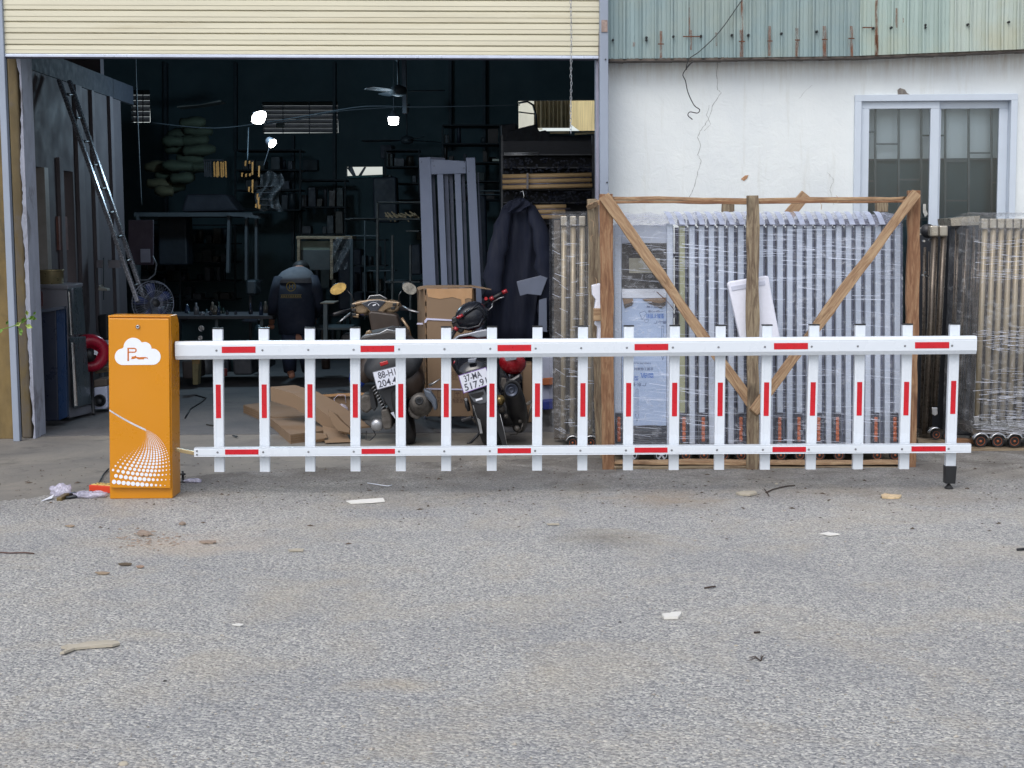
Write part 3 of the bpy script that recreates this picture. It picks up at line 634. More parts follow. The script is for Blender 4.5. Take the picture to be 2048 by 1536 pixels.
for i in range(17):
    f = i/16; yt, yb2 = lerp(658, 649, f), lerp(943, 937, f)
    a = W(xt[i], yt, AD+.07); b_ = W(xb_[i], yb2 if i < 16 else 933, AD+.07); ax = (b_-a); L = ax.length
    z_ = -ax.normalized(); y_ = Vector((0, 1, 0)); y_ = (y_-z_*y_.dot(z_)).normalized(); x_ = y_.cross(z_)
    M = Matrix((( x_.x, y_.x, z_.x, a.x), (x_.y, y_.y, z_.y, a.y), (x_.z, y_.z, z_.z, a.z), (0, 0, 0, 1)))
    w_ = .0268
    pr = [(-w_, -.015), (-w_+.004, -.017), (-.013, -.017), (-.012, -.0158), (.012, -.0158), (.013, -.017), (w_-.004, -.017), (w_, -.015), (w_, .015), (-w_, .015)]
    m = MB(); n = len(pr); m.v = [Vector((x, y, 0)) for x, y in pr]+[Vector((x, y, -L)) for x, y in pr]
    m.f = [(j, (j+1) % n, n+(j+1) % n, n+j) for j in range(n)]+[tuple(range(n-1, -1, -1)), tuple(range(n, 2*n))]
    sl = m.build('slat', WHITE, gate, M=M)
    cpM = MB().box(-w_-.0008, w_+.0008, -.0178, .0158, 0, .007).build('end_cap', BLACK, sl, M=M)
    tp = (768-yt+3*f)/(yb2-yt); t0 = -L*(lerp(768, 762, f)-yt)/(yb2-yt); t1 = -L*(lerp(835, 829, f)-yt)/(yb2-yt)
    MB().box(-.0148+.0015, .0148, -.0175, -.0158, t1, t0).build('red_tape', RED, sl, M=M)
    if i == 16:
        gp_ = (W(1900, 933, AD+.07).z-.006); sv_ = gp_*.76
        MB().hexa([(-.029, -.026, -L-sv_), (.026, -.026, -L-sv_), (.031, -.026, -L+.006), (-.031, -.026, -L+.006), (-.029, .026, -L-sv_), (.026, .026, -L-sv_), (.031, .026, -L+.006), (-.031, .026, -L+.006)]).build('foot_sleeve', BLACK, sl, bevel=.004, M=M)
        MB().lathe((-.003, 0, -L-sv_), (0, 0, -1), [(.006, 0), (.006, gp_*.05), (.011, gp_*.06), (.013, gp_*.1), (.024, gp_*.215), (.024, gp_*.24)], 16).build('foot_pad', RUBBER, sl, True, M=M)
    for (rail_, ya, yb3, off, rr) in ((o1, 701, 690.5, -3.5, .006), (o2, 904.5, 897, -4, .006)):
        ff = (xt[i]-360)/1594; c = W(lerp(xt[i], xb_[i], .15 if rail_ is o1 else .87)+off, lerp(ya, yb3, ff)+.5, AD)
        MB().lathe(c, (0, -1, 0), [(rr, 0), (rr, .0015), (rr*.75, .003), (rr*.3, .0032), (rr*.25, .002)], 10).build('screw', SCREW, rail_, True)
for x0, x1 in ((443.5, 511), (721, 788.5), (995, 1062.5), (1269, 1336.5), (1548, 1616), (1830, 1898.5)):
    y = lerp(700.2, 689.8, (x0-360)/1594); y2 = lerp(700.2, 689.8, (x1-360)/1594)
    MB().px([(x0, y-6.2), (x1, y2-6.2), (x1, y2+6.4), (x0, y+6.4)], AD-.0012, .001).build('red_tape', RED, o1)
for x0, x1 in ((450, 517), (723, 790), (995, 1062), (1269, 1335), (1545, 1612), (1823, 1891.5)):
    y = lerp(904.3, 897.2, (x0-388)/1554); y2 = lerp(904.3, 897.2, (x1-388)/1554)
    MB().px([(x0, y-5), (x1, y2-5), (x1, y2+5.2), (x0, y+5.2)], AD-.0012, .001).build('red_tape', RED, o2)
for y in (902, 909.5): MB().lathe(W(394, y, AD), (0, -1, 0), [(.005, 0), (.005, .003)], 8).build('screw', SCREW, o2)
MB().bar(W(352, 899, AD+.02), W(393, 907, AD+.01), .02, .02).build('link_rod', mat('brass rod', S(176, 158, 120), .35, .6), gate, bevel=.002)

# ---------------- wooden crate ----------------
crate = T('wooden_crate', 'open rough timber crate frame standing round the wrapped silver gate', 'crate', G(1510, 943))
def board(x0, y0, x1, y1, wpx, D_, th, mm, parent, name='board', D2=None, wob=.004, w2=None, rag=0):
    a = W(x0, y0, D_); b = W(x1, y1, D2 or D_); d = b-a; L = d.length; X = d.normalized(); Y = Vector((0, 1, 0)); Y = (Y-X*Y.dot(X)).normalized(); Z = X.cross(Y)
    w = wpx*D_/3000*1.0; w2 = (w2 or wpx)*D_/3000; n = max(4, int(L/.09)); m = MB(); rs = []; e0 = e1 = 0
    for i in range(n+1):
        f = i/n; ww = w+(w2-w)*f; e0 = e0*.6+random.uniform(-wob, wob); e1 = e1*.6+random.uniform(-wob, wob); x = L*f
        r0 = random.uniform(0, rag) if i in (0, n) else 0
        rs.append([(x-r0, -th/2, -ww/2+e0), (x, th/2, -ww/2+e0), (x+r0, th/2, ww/2+e1), (x-r0*.5, -th/2, ww/2+e1)])
    m.rings(rs); M = Matrix(((X.x, Y.x, Z.x, a.x), (X.y, Y.y, Z.y, a.y), (X.z, Y.z, Z.z, a.z), (0, 0, 0, 1)))
    return m.build(name, mm, parent, bevel=.003, M=M)
KD = 8.88
board(1212, 388, 1217.5, 943, 25, KD, .03, WOODR, crate, 'post')
board(1202.5, 388, 1209, 943, 7, KD+.03, .07, WOOD, crate, 'post')
board(1184, 398, 1202, 938, 20, KD+.75, .04, WOODG, crate, 'post', wob=.006)
board(1193, 404, 1203, 935, 9, KD+.45, .03, WOODG, crate, 'board', wob=.006)
board(1200, 404, 1178, 414, 10, KD+.02, .03, WOOD, crate, 'board', D2=KD+.75)
board(1505, 391, 1506, 944, 25, KD-.045, .028, WOODG, crate, 'post', w2=24)
board(1827, 381, 1819, 942, 22, KD+.0, .035, WOODR, crate, 'post', wob=.006, w2=23)
board(1224, 396, 1500, 399, 7, KD+.02, .03, WOOD, crate, 'rail', wob=.003)
board(1224, 404, 1500, 405, 6, KD+.01, .03, WOODR, crate, 'rail', wob=.003)
board(1516, 400.5, 1812, 396, 8, KD+.02, .03, WOOD, crate, 'rail', wob=.004, w2=5, rag=.04)
board(1516, 405, 1812, 403, 5, KD+.01, .03, WOODR, crate, 'rail', wob=.002)
board(1209, 393, 1518, 829, 21, KD-.036, .026, WOOD, crate, 'brace', w2=20, rag=.012)
board(1833, 385, 1506, 825, 20, KD-.068, .026, WOOD, crate, 'brace', w2=22, rag=.012)
board(1456, 398, 1456, 424, 24, KD+.72, .03, WOODG, crate, 'post', wob=.002)
board(1763, 398, 1763, 424, 24, KD+.72, .03, WOODG, crate, 'post', wob=.002)
board(1612, 388, 1578, 430, 22, KD+.74, .03, WOOD, crate, 'brace', wob=.002)
board(1224, 402, 1820, 400, 5, KD+.76, .03, WOODG, crate, 'rail', wob=.002)
board(1226, 924, 1822, 924, 7, KD+.04, .09, WOOD, crate, 'pallet_plank', wob=.003)
board(1226, 933, 1820, 934, 6, KD+.03, .09, WOODG, crate, 'pallet_plank', wob=.003)
board(1226, 918, 1822, 918, 7, KD+.4, .4, WOODG, crate, 'pallet_plank', wob=.003)
board(1226, 905, 1822, 903, 12, KD+.72, .06, WOODG, crate, 'pallet_plank', wob=.003)
for x in (1300, 1440, 1580, 1700, 1800): board(x-14, 938, x+14, 938, 8, KD+.38, .5, WOODG, crate, 'pallet_block')
board(1316, 586, 1347, 618, 4, KD+.04, .008, mat('splinter wood', S(96, 62, 50), .8, var=.3, sc=30), crate, 'splinter', w2=2.4, rag=.02)
for x, y, dx in ((1183, 440, 12), (1185, 470, -8), (1190, 555, 9), (1672, 391, 12), (1640, 405, 8), (1228, 930, 9), (1300, 938, -8)):
    MB().tube([W(x, y, KD-.03), W(x+dx*.4, y+5, KD-.05), W(x+dx*.3, y+14, KD-.06)], .0016, 4).build('splinter', WOOD, crate)

# ---------------- silver folding gate inside the crate ----------------
fg = T('folding_gate', 'silver retractable gate folded up and wrapped in clear film inside the timber crate', 'retractable gate', G(1515, 930))
GD = KD+.14
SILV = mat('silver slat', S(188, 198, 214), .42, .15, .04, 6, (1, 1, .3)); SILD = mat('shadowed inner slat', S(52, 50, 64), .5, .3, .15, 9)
GRN = mat('dull gold slat', S(158, 160, 130), .45, .3, .08, 9)
xs_ = [1338] + [1364.5+i*19.6 for i in range(23)]
prof_m = {}
for i, x in enumerate(xs_):
    yt = 452 if i else 447; xo = x; wd = 5.6 if i else 5
    a = W(xo, yt, GD); b = W(xo-(x-1500)*.004, 888, GD)
    me = MB().box(-wd/340, wd/340, 0, .05, b.z-a.z, 0); me.v = [v+Vector(((b.x-a.x)*(v.z/(b.z-a.z)), 0, 0)) for v in me.v]
    me.build('slat', GRN if i == 1 else SILV, fg, bevel=.003, loc=a)
    MB().rect(xo+5.2, 452, xo+9, 889, GD+.03, .03).build('rear_slat', mat('blue grey inner slat', S(92, 98, 120), .45, .2), fg)
    if i: MB().rect(xo-6.6, 438, xo+6.6, 452, GD-.008, .09).build('cap', mat('slat cap', S(92, 96, 124), .5, var=.2, sc=20), fg, bevel=.006)
m_ = MB()
for i in range(len(xs_)-1):
    x = xs_[i]; 
    for y in (500, 620, 760, 860): m_.bar(W(x+2, y, GD+.1), W(x+19, y+22, GD+.1), .006, .012); m_.bar(W(x+19, y, GD+.11), W(x+2, y+22, GD+.11), .006, .012)
m_.build('linkage', SILD, fg)
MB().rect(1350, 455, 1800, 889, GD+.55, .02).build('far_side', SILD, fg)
# drive head
hd = MB().rect(1230, 450, 1346, 896, GD+.012, .4).build('drive_head', mat('head casing', S(176, 184, 200), .45, .2, .05, 6), fg, bevel=.006)
MB().rect(1229, 448, 1243, 893, GD-.012, .024).build('corner_post', SILV, fg, bevel=.004)
MB().rect(1334, 448, 1346, 893, GD-.012, .024).build('corner_post', SILV, fg, bevel=.004)
MB().rect(1244, 486, 1333, 577, GD-.002, .014).build('dark_panel', mat('dark glossy panel', S(52, 50, 50), .25, var=.3, sc=10), fg)
gr = MB().rect(1258, 516, 1320, 546.5, GD-.008, .006).build('grille', mat('grille cloth', S(112, 110, 102), .7), fg)
m_ = MB()
for i in range(26): x = 1259+i*2.35; m_.rect(x, 516.5, x+.7, 546, GD-.0095, .0015)
for i in range(13): y = 517+i*2.35; m_.rect(1258.5, y, 1319.5, y+.7, GD-.0105, .001)
m_.build('mesh_wires', mat('grille wire', S(186, 184, 170), .5), gr)
MB().rect(1244, 578, 1333, 596, GD-.006, .018).build('white_panel', mat('white panel', S(208, 214, 226), .45), fg)
PROT = mat('blue white protective film', S(160, 178, 208), .32, 0, .05, 3, (1, 1, 6), .12, 25)
pf = MB().rect(1244, 597, 1333, 851, GD-.01, .02).build('printed_panel', PROT, fg)
MB().px([(1245, 597), (1266, 597), (1267, 606), (1262, 610), (1250, 617)], GD-.013, .002).build('torn_cardboard', CARD, fg)
MB().px([(1284, 598), (1332, 595), (1332, 608), (1322, 616), (1300, 606)], GD-.013, .002).build('torn_cardboard', CARD, fg)
MB().px([(1247, 609), (1262, 605), (1268, 602), (1264, 611), (1250, 617)], GD-.016, .002).build('torn_edge', mat('dark torn card', S(72, 66, 62), .9), fg)
MB().px([(1285, 600), (1320, 607), (1332, 603), (1331, 611), (1322, 617), (1300, 608)], GD-.016, .002).build('torn_edge', mat('dark torn card', S(72, 66, 62), .9), fg)
BLUEP = mat('blue print', S(24, 92, 176), .5, var=.02); GREYP = mat('grey blue print', S(70, 84, 120), .5, var=.02)
def flipfn(x0, y0, x1, y1, D_):   # upside-down print: u runs right to left, v bottom to top
    return lambda u, v: W(x1+(x0-x1)*u, y1+(y0-y1)*v, D_)
m_ = MB(); m2_ = MB(); PD = GD-.0107
text_on(m_, '型酷不锈钢', flipfn(1293, 627, 1328, 637, PD), 0, 0, 1, 1)
text_on(m2_, '佛山·广', flipfn(1307, 641, 1333, 648, PD), 0, 0, 1, 1)
text_on(m2_, '一级代理', flipfn(1296, 620.5, 1327, 625, PD), 0, 0, 1, 1)
text_on(m2_, '全国工程', flipfn(1293, 611, 1322, 616, PD), 0, 0, 1, 1)
text_on(m_, '御航', flipfn(1281, 746, 1308, 760, PD), 0, 0, 1, 1)
text_on(m_, '型酷®', flipfn(1246, 752, 1277, 762, PD), 0, 0, 1, 1)
text_on(m2_, '全国工程建材', flipfn(1268, 735, 1307, 741, PD), 0, 0, 1, 1)
text_on(m2_, '广东·佛', flipfn(1262, 765, 1293, 773, PD), 0, 0, 1, 1)
text_on(m2_, 'STAINLESS STEEL PRODUCTS', flipfn(1262, 725, 1302, 728, PD), 0, 0, 1, 1)
m_.build('blue_lettering', BLUEP, pf)
def outline(pts, w=.8):
    for i in range(len(pts)):
        a, b = pts[i], pts[(i+1) % len(pts)]; dx, dy = b[0]-a[0], b[1]-a[1]; l = math.hypot(dx, dy); nx, ny = -dy/l*w/2, dx/l*w/2
        m2_.px([(a[0]-nx, a[1]-ny), (b[0]-nx, b[1]-ny), (b[0]+nx, b[1]+ny), (a[0]+nx, a[1]+ny)], PD, .0006)
for cx_, y0, y1 in ((1325.5, 652, 720), (1274, 778, 842)):
    outline([(cx_-2, y0), (cx_+2, y0), (cx_+2, y1-13), (cx_+3.6, y1-13), (cx_, y1), (cx_-3.6, y1-13), (cx_-2, y1-13)])
outline([(1279, 626), (1284, 624), (1289, 622), (1293, 626), (1288, 634), (1284, 640), (1282, 634)], .7)
outline([(1288, 640), (1291, 645), (1296, 644), (1297, 638)], .6)
m2_.build('grey_lettering', GREYP, pf)
for k in range(9):
    y = 853+k*3.9; MB().tube([W(1244, y, GD-.004), W(1270, y+random.uniform(-2, 3), GD-.016), W(1300, y+random.uniform(-2, 3), GD-.014), W(1333, y+random.uniform(-1, 1), GD-.004)], .006, 6).build('cable_bundle', mat('dark strip bundle', S(62, 66, 76), .35, var=.5, sc=30), fg, True)
OR = mat('orange reflector', S(176, 92, 52), .45, var=.25, sc=60)
for x in (1238, 1368, 1406.5, 1482, 1559.5, 1598, 1637.5, 1675, 1752, 1790):
    h_ = MB().rect(x-7.5, 826, x+7.5, 887, GD-.03, .03).build('reflector_housing', mat('housing', S(56, 58, 70), .4, .2), fg, bevel=.004)
    m_ = MB(); m_.rect(x-2.9, 834, x+2.9, 883, GD-.032, .002)
    for k in range(5): c = W(x, 838+k*10, GD-.031); m_.lathe(c, (0, -1, 0), [(.0115, 0), (.0105, .004), (.005, .006)], 8)
    m_.build('reflector', OR, h_)
OW = mat('orange wheel', S(160, 84, 44), .5, var=.15, sc=30)
def wheel(c, r, parent, rimm=OW, th=.035, spokes=5, name='wheel'):
    c = Vector(c); w = MB().lathe(c, (0, -1, 0), [(r*.66, -.001), (r*.98, 0), (r, .008), (r, th-.008), (r*.97, th), (r*.72, th), (r*.70, th-.006)], 22).build(name, RUBBER, parent, True); angsmooth(w)
    m = MB(); m.lathe(c, (0, -1, 0), [(r*.70, th*.4), (r*.70, th*.9), (r*.62, th*.9), (r*.6, th*.45)], 22, caps=False); m.lathe(c, (0, -1, 0), [(r*.2, th*.3), (r*.2, th*.95), (r*.1, th)], 12)
    for k in range(spokes):
        a = R(90+k*360/spokes); d = Vector((math.cos(a), 0, math.sin(a))); m.bar(c+d*r*.15-Vector((0, th*.7, 0)), c+d*r*.66-Vector((0, th*.7, 0)), th*.3, r*.2, up=(0, 1, 0))
    m.lathe(c, (0, -1, 0), [(r*.74, th*.25), (r*.74, th*.8)], 20)
    rm = m.build('rim', rimm, w); m = MB()
    for k in range(5):
        a = R(54+k*72); m.lathe(c+Vector((math.cos(a), 0, math.sin(a)))*r*.46-Vector((0, th*.8, 0)), (0, -1, 0), [(r*.13, -.002), (r*.13, .0015)], 8)
    m.build('rim_holes', BLACK, w); return w
for x in (1371, 1407, 1446, 1481, 1520, 1560, 1598, 1637, 1676, 1714, 1752, 1788): wheel(W(x, 909, GD+.01), .034, fg)
WR = mat('white wheel rim', S(190, 196, 208), .4, .3)
for x in (1262, 1322): wheel(W(x, 908, GD+.0), .048, fg, WR)
MB().rect(1228, 893, 1804, 899, GD+.01, .5).build('bottom_channel', mat('bottom channel', S(44, 46, 56), .6), fg)
# film round it
def wrapsheet(x0, x1, y0, y1, D_, dep, parent, mm, nx=60, ny=40, top=True, amp=.004, seed=1):
    rnd = random.Random(seed); ph = [rnd.uniform(0, 6) for _ in range(6)]
    def fr(u, v): return W(x0+(x1-x0)*u, y1+(y0-y1)*v, D_ - amp*(math.sin(u*23+v*9+ph[0])+math.sin(v*31-u*7+ph[1])*.7+math.sin(u*61+v*17+ph[2])*.35))
    m = MB().sheet(nx, ny, fr)
    if top: m.sheet(nx, 6, lambda u, v: W(x0+(x1-x0)*u, y0, D_)+Vector((0, dep*v, .02*math.sin(v*math.pi)+.006*math.sin(u*90+v*5))))
    m.sheet(6, ny, lambda u, v: W(x0, y1+(y0-y1)*v, D_)+Vector((-.01*math.sin(u*3), dep*(1-u), 0)))
    m.sheet(6, ny, lambda u, v: W(x1, y1+(y0-y1)*v, D_)+Vector((.01*math.sin(u*3), dep*u, 0)))
    return m.build('stretch_film', mm, parent, True)
FILM2 = film('stretch film bands', .05, (.82, .86, .96), (.6, 1, 24), .58, .5)
wrapsheet(1227, 1806, 436, 892, GD-.045, .62, fg, FILM2, 90, 60)
FTOP = film('bunched film', .4, (.42, .44, .56), (3, 1, 20), .5, .3)
m = MB().sheet(120, 8, lambda u, v: W(1236+566*u, 450-24*math.sin(min(1, v*1.25)*1.57)-2*math.sin(u*75), GD-.04+.16*v*v+.006*math.sin(u*180)))
m.build('film_roll_over', FTOP, fg, True)
for i in range(22):
    x = 1345+i*20; MB().sheet(2, 6, lambda u, v: W(x-5+11*u-15*v, 449-26*math.sin(v*1.57), GD-.052+.15*v*v)).build('white_fold', mat('white film fold', S(186, 194, 216), .45, var=.12, sc=30), fg, True)
STR = mat('film crease', S(214, 222, 240), .3, var=.05)
m_ = MB(); rnd = random.Random(5)
for i in range(330):
    x = rnd.uniform(1232, 1770); y = rnd.choice([rnd.uniform(455, 560), rnd.uniform(455, 888), rnd.uniform(720, 888)]); L = rnd.uniform(15, 110); L = min(L, 1802-x); s_ = rnd.uniform(-.02, .16); w_ = rnd.uniform(.15, .6) if rnd.random() < .75 else rnd.uniform(.7, 1.3)
    m_.px([(x, y), (x+L, y+s_*L-w_*.4), (x+L, y+s_*L+w_*.4), (x, y+w_)], GD-.055, .0008)
m_.build('film_crease', STR, fg)['kind'] = 'stuff'
# foam pieces
o = T('foam_tray', 'white polystyrene foam tray wedged behind the middle crate post', 'foam', W(1510, 678, GD-.09))
MB().px([(1455, 567), (1460, 563), (1532, 551.5), (1538, 553), (1541, 575), (1562, 684), (1556, 690), (1484, 694)], GD-.12, .045).build('tray', FOAM, o, bevel=.008)
MB().px([(1462, 573), (1530, 561), (1531, 570), (1464, 582)], GD-.1245, .004).build('recess_shade', mat('foam shade', S(196, 200, 216), .8), o, bevel=.003)  # raised strip; the recess shade is put into its colour
o = T('foam_block', 'broken white polystyrene piece beside the left crate post', 'foam', W(1196, 678, KD+.2))
MB().px([(1184, 571), (1200, 567), (1205, 572), (1204, 676), (1195, 678), (1196, 655), (1190, 650), (1194, 636), (1189, 620), (1192, 600), (1185, 590)], KD+.12, .1).build('foam', FOAM, o, bevel=.004)
MB().rect(1187, 617, 1204, 642, KD+.08, .06).build('wood_block', WOOD, crate, bevel=.003)

# ---------------- bronze gates ----------------
BRZ = mat('bronze tube', S(158, 146, 124), .36, .3, .08, 6, (2, 2, .3)); BRD = mat('dark bronze', S(92, 84, 76), .3, .6, .2, 10)
CAPM = mat('chrome cap', S(170, 164, 152), .3, .6)
def tubepx(x0, y0, x1, y1, rpx, D_, mm, parent, name='tube', D2=None): return MB().tube([W(x0, y0, D_), W((x0+x1)/2, (y0+y1)/2, (D_+(D2 or D_))/2), W(x1, y1, D2 or D_)], rpx*D_/3000, 14).build(name, mm, parent, True)
g = T('folding_gate', 'bronze retractable gate wrapped in film at the left of the timber crate', 'retractable gate', G(1145, 885))
BD2 = 9.75
for i, (x, xb2) in enumerate(((1128, 1126), (1146.5, 1144.5), (1164.5, 1162), (1182, 1180))):
    tubepx(x, 448, xb2, 868, 5.6, BD2, BRZ, g); MB().rect(x-6.5, 432, x+6.5, 452, BD2-.03, .06).build('cap', CAPM, g, bevel=.006)
    tubepx(x+9, 452, xb2+9, 866, 3.2, BD2+.06, BRD, g)
    if i % 2 == 0: MB().px([(x+9, 838), (x+17, 838), (x+17, 850), (x+13, 856), (x+9, 850)], BD2-.03, .02).build('clip', CHROME, g)
for x in (1145, 1181):
    wheel(W(x, 884, BD2-.02), .033, g); m = MB(); c = W(x, 884, BD2-.03)
    m.rings([[c+Vector((r*math.cos(a), d, r*math.sin(a))) for r, d in ((.040, -.03), (.046, -.03), (.046, .04), (.040, .04))] for a in [R(10+20*k) for k in range(9)]]); m.build('mudguard', CHROME, g, True)
MB().rect(1108, 440, 1120, 878, BD2+.35, .03).build('frame', BRD, g); MB().rect(1122, 868, 1190, 878, BD2, .4).build('bottom_channel', BRD, g)
wrapsheet(1104, 1190, 428, 876, BD2-.05, .55, g, FILMD, 30, 50, seed=4, amp=.006)
m_ = MB(); rnd = random.Random(8)
for i in range(46):
    x = rnd.uniform(1104, 1170); y = rnd.uniform(440, 870); L = rnd.uniform(10, 24); s_ = rnd.uniform(.3, .7) if x < 1125 else rnd.uniform(-.1, .1)
    m_.px([(x, y), (x+L, y+s_*L), (x+L, y+s_*L+.6), (x, y+.7)], BD2-.065, .0008)
m_.build('film_crease', STR, g)['kind'] = 'stuff'

g = T('folding_gate', 'unwrapped dark bronze gate with two tall tubes between crate and wrapped stack', 'retractable gate', G(1868, 890))
for xt_, xb2, y0, y1 in ((1869.5, 1849, 472, 868), (1888, 1869, 468, 812)):
    tubepx(xt_, y0, xb2, y1, 6.3, 9.75, BRD, g); MB().rect(xt_-8.5, 451, xt_+8.5, 473, 9.72, .07).build('cap', CAPM, g, bevel=.01)
MB().px([(1864, 815), (1875, 815), (1876, 828), (1870, 832), (1864, 828)], 9.7, .02).build('clip', CHROME, g, bevel=.003)
MB().lathe(W(1855, 462, 9.8), (0, -1, 0), [(.045, -.02), (.045, .02)], 20).build('disc', BLACK, g, True)
MB().rect(1842, 455, 1848, 470, 9.8, .05).build('cap', CAPM, g)
rnd = random.Random(3)
for i in range(12):
    x = 1838+rnd.uniform(0, 34); tubepx(x+4, 478+rnd.uniform(0, 30), x-rnd.uniform(-8, 14), 850+rnd.uniform(0, 20), rnd.choice([1.2, 1.8, 2.6]), 9.95+rnd.uniform(0, .35), BRD, g, 'rod')
for k, (x, y) in enumerate(((1845, 550), (1853, 552), (1850, 545), (1858, 480), (1846, 482))): MB().lathe(W(x, y, 9.85), (0, -1, 0), [(.008, 0), (.008, .03)], 8).build('bolt', CHROME, g)
m = MB(); c = W(1869, 868, 9.7); m.rings([[c+Vector((r*math.cos(a), d, r*math.sin(a))) for r, d in ((.040, -.03), (.048, -.03), (.048, .04), (.040, .04))] for a in [R(60+15*k) for k in range(8)]]); m.build('mudguard', CHROME, g, True)
wheel(W(1870, 868, 9.74), .033, g); wheel(W(1893, 870, 9.78), .033, g)
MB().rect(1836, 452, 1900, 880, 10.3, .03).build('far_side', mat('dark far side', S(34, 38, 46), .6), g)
MB().rect(1838, 868, 1905, 880, 9.9, .3).build('bottom_channel', BRD, g)
o = T('pallet', 'dark timber pallet under the unwrapped bronze gate', 'pallet', G(1870, 893))
for y in (884, 891): board(1832, y-4, 1940, y+2, 6, 9.75, .1, WOODG, o, 'plank')
board(1905, 880, 1955, 885, 10, 9.7, .08, WOODR, o, 'plank')

g = T('folding_gate', 'wrapped bronze gate stack at the right edge with orange wheels', 'retractable gate', G(2000, 895))
GD3 = 9.58
tb = [(1970, 1953.5), (1987, 1970.5), (2003, 1987), (2019.5, 2004), (2035, 2020), (2051, 2037), (2067, 2054), (2083, 2071), (2100, 2088)]
for i, (x, xb2) in enumerate(tb):
    tubepx(x, 455, xb2, 842, 5.6, GD3, BRZ, g); MB().px([(x-6.5, 437), (x+6.5, 437), (x+6, 457), (x-7, 457)], GD3-.03, .06).build('cap', CAPM, g, bevel=.006)
    tubepx(x+8.5, 455, xb2+8.5, 842, 3.0, GD3+.06, BRD, g)
    if i % 2 == 0: MB().px([(xb2-6, 833), (xb2+5, 832), (xb2+6, 848), (xb2+1, 855), (xb2-5, 850)], GD3-.035, .02).build('clip', CHROME, g, bevel=.003)
for x in (1958.5, 1992.5, 2026, 2060, 2093):
    c = W(x, 881, GD3-.01); wheel(c, .040, g, OW, .035, 5)
    m = MB(); m.rings([[c+Vector((r*math.cos(a), d, r*math.sin(a))) for r, d in ((.046, -.045), (.055, -.045), (.055, .04), (.046, .04))] for a in [R(15+15*k) for k in range(11)]]); m.build('mudguard', CHROME, g, True)
rnd = random.Random(9)
for i in range(14): x = 1903+rnd.uniform(0, 55); tubepx(x+6, 450+rnd.uniform(0, 20), x-8+rnd.uniform(-10, 10), 850, rnd.choice([1.2, 2, 3]), GD3+.25+rnd.uniform(0, .3), BRD, g, 'rod')
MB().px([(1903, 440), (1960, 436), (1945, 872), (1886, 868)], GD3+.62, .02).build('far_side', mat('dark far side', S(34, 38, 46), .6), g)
MB().px([(1901, 437), (1960, 431), (1960, 450), (1903, 452)], GD3+.3, .3).build('cap', CAPM, g)
MB().rect(1945, 858, 2120, 868, GD3, .5).build('bottom_channel', BRD, g)
wrapsheet(1962, 2130, 431, 868, GD3-.06, .6, g, FILMD, 50, 60, seed=7, amp=.008)
m = MB().sheet(24, 50, lambda u, v: W((1962-62*(1-u))+(-16*(1-v)), (866 if True else 0)+(434-866)*v+(1-u)*4, GD3-.04+.5*(1-u)+.012*math.sin(v*37+u*11)+.01*math.sin(v*13-u*23)))
m.build('stretch_film', FILMD, g, True)
m_ = MB()
for i in range(230):
    x = rnd.uniform(1945, 2048); y = rnd.choice([rnd.uniform(480, 560), rnd.uniform(660, 700), rnd.uniform(740, 865), rnd.uniform(790, 868)]); L = rnd.uniform(14, 60); s_ = rnd.uniform(-.12, .18); w_ = rnd.uniform(.3, .9)
    m_.px([(x, y), (x+L, y+s_*L), (x+L, y+s_*L+w_*.5), (x, y+w_)], GD3-.078, .0008)
m_.build('film_crease', mat('grey film crease', S(196, 200, 212), .3), g)['kind'] = 'stuff'
o = T('pallet', 'timber pallet under the wrapped bronze gate at the right edge', 'pallet', G(2000, 905))
board(1936, 899, 2140, 898, 8, GD3-.02, .1, WOODG, o, 'plank'); board(1936, 906, 1960, 906, 12, GD3-.02, .1, WOODG, o, 'block'); board(2075, 906, 2140, 905, 12, GD3-.02, .1, WOODG, o, 'block')
board(1936, 897, 2140, 896, 8, GD3+.3, .1, WOODG, o, 'plank'); board(1936, 906, 1956, 906, 12, GD3+.4, .3, WOODG, o, 'block')
# ---------------- scooter ----------------
GOLD = mat('bronze gold plastic', S(132, 112, 88), .28, .35, .08, 12, coat=.3); BRN = mat('brown plastic', S(56, 46, 40), .4, .1, .15, 12)
DKG = mat('dark grey plastic', S(42, 44, 48), .5, 0, .2, 20, bmp=.05, bsc=80); CAST = mat('dusty cast metal', S(104, 100, 96), .55, .35, .25, 25, dirt=(S(64, 58, 52), .5, .7))
SILP = mat('brushed silver', S(168, 170, 174), .35, .7, .1, 20); REDP = mat('red plastic', S(170, 24, 30), .25, 0, .1, 10, coat=.4)
PLATE = mat('plate white', S(222, 226, 238), .4, var=.03); INK = mat('plate lettering', S(70, 72, 86), .6)
def loft(m, secs, D0, n=14):    # secs: (x, y, rx, ry, dD, tilt) ellipses in pixels; stacked along depth
    rs = []
    for x, y, rx, ry, dd_, tl_ in secs:
        rs.append([W(x+rx*math.cos(a)*math.cos(tl_)-ry*math.sin(a)*math.sin(tl_), y+rx*math.cos(a)*math.sin(tl_)+ry*math.sin(a)*math.cos(tl_), D0+dd_) for a in [2*math.pi*k/n for k in range(n)]])
    return m.rings(rs)
def tpx(m, pts, rpx, n=8):      # tube through (x, y, D)
    P_ = [W(*p) for p in pts]; r = [q*pts[i][2]/3000 for i, q in enumerate(rpx)] if isinstance(rpx, (list, tuple)) else rpx*pts[0][2]/3000
    return m.tube(P_, r, n)
def spring(m, p, q, rpx, turns, wpx, D_, lx=0):
    a = W(*p, D_); b = W(*q, D_); d = b-a; u = d.normalized(); s1 = u.cross(Vector((0, 1, 0))).normalized(); s2 = u.cross(s1); r = rpx*D_/3000; N = turns*10
    return m.tube([a+d*(i/N)+(s1*math.cos(i*.628)+s2*math.sin(i*.628))*r for i in range(N+1)], wpx*D_/3000, 5)
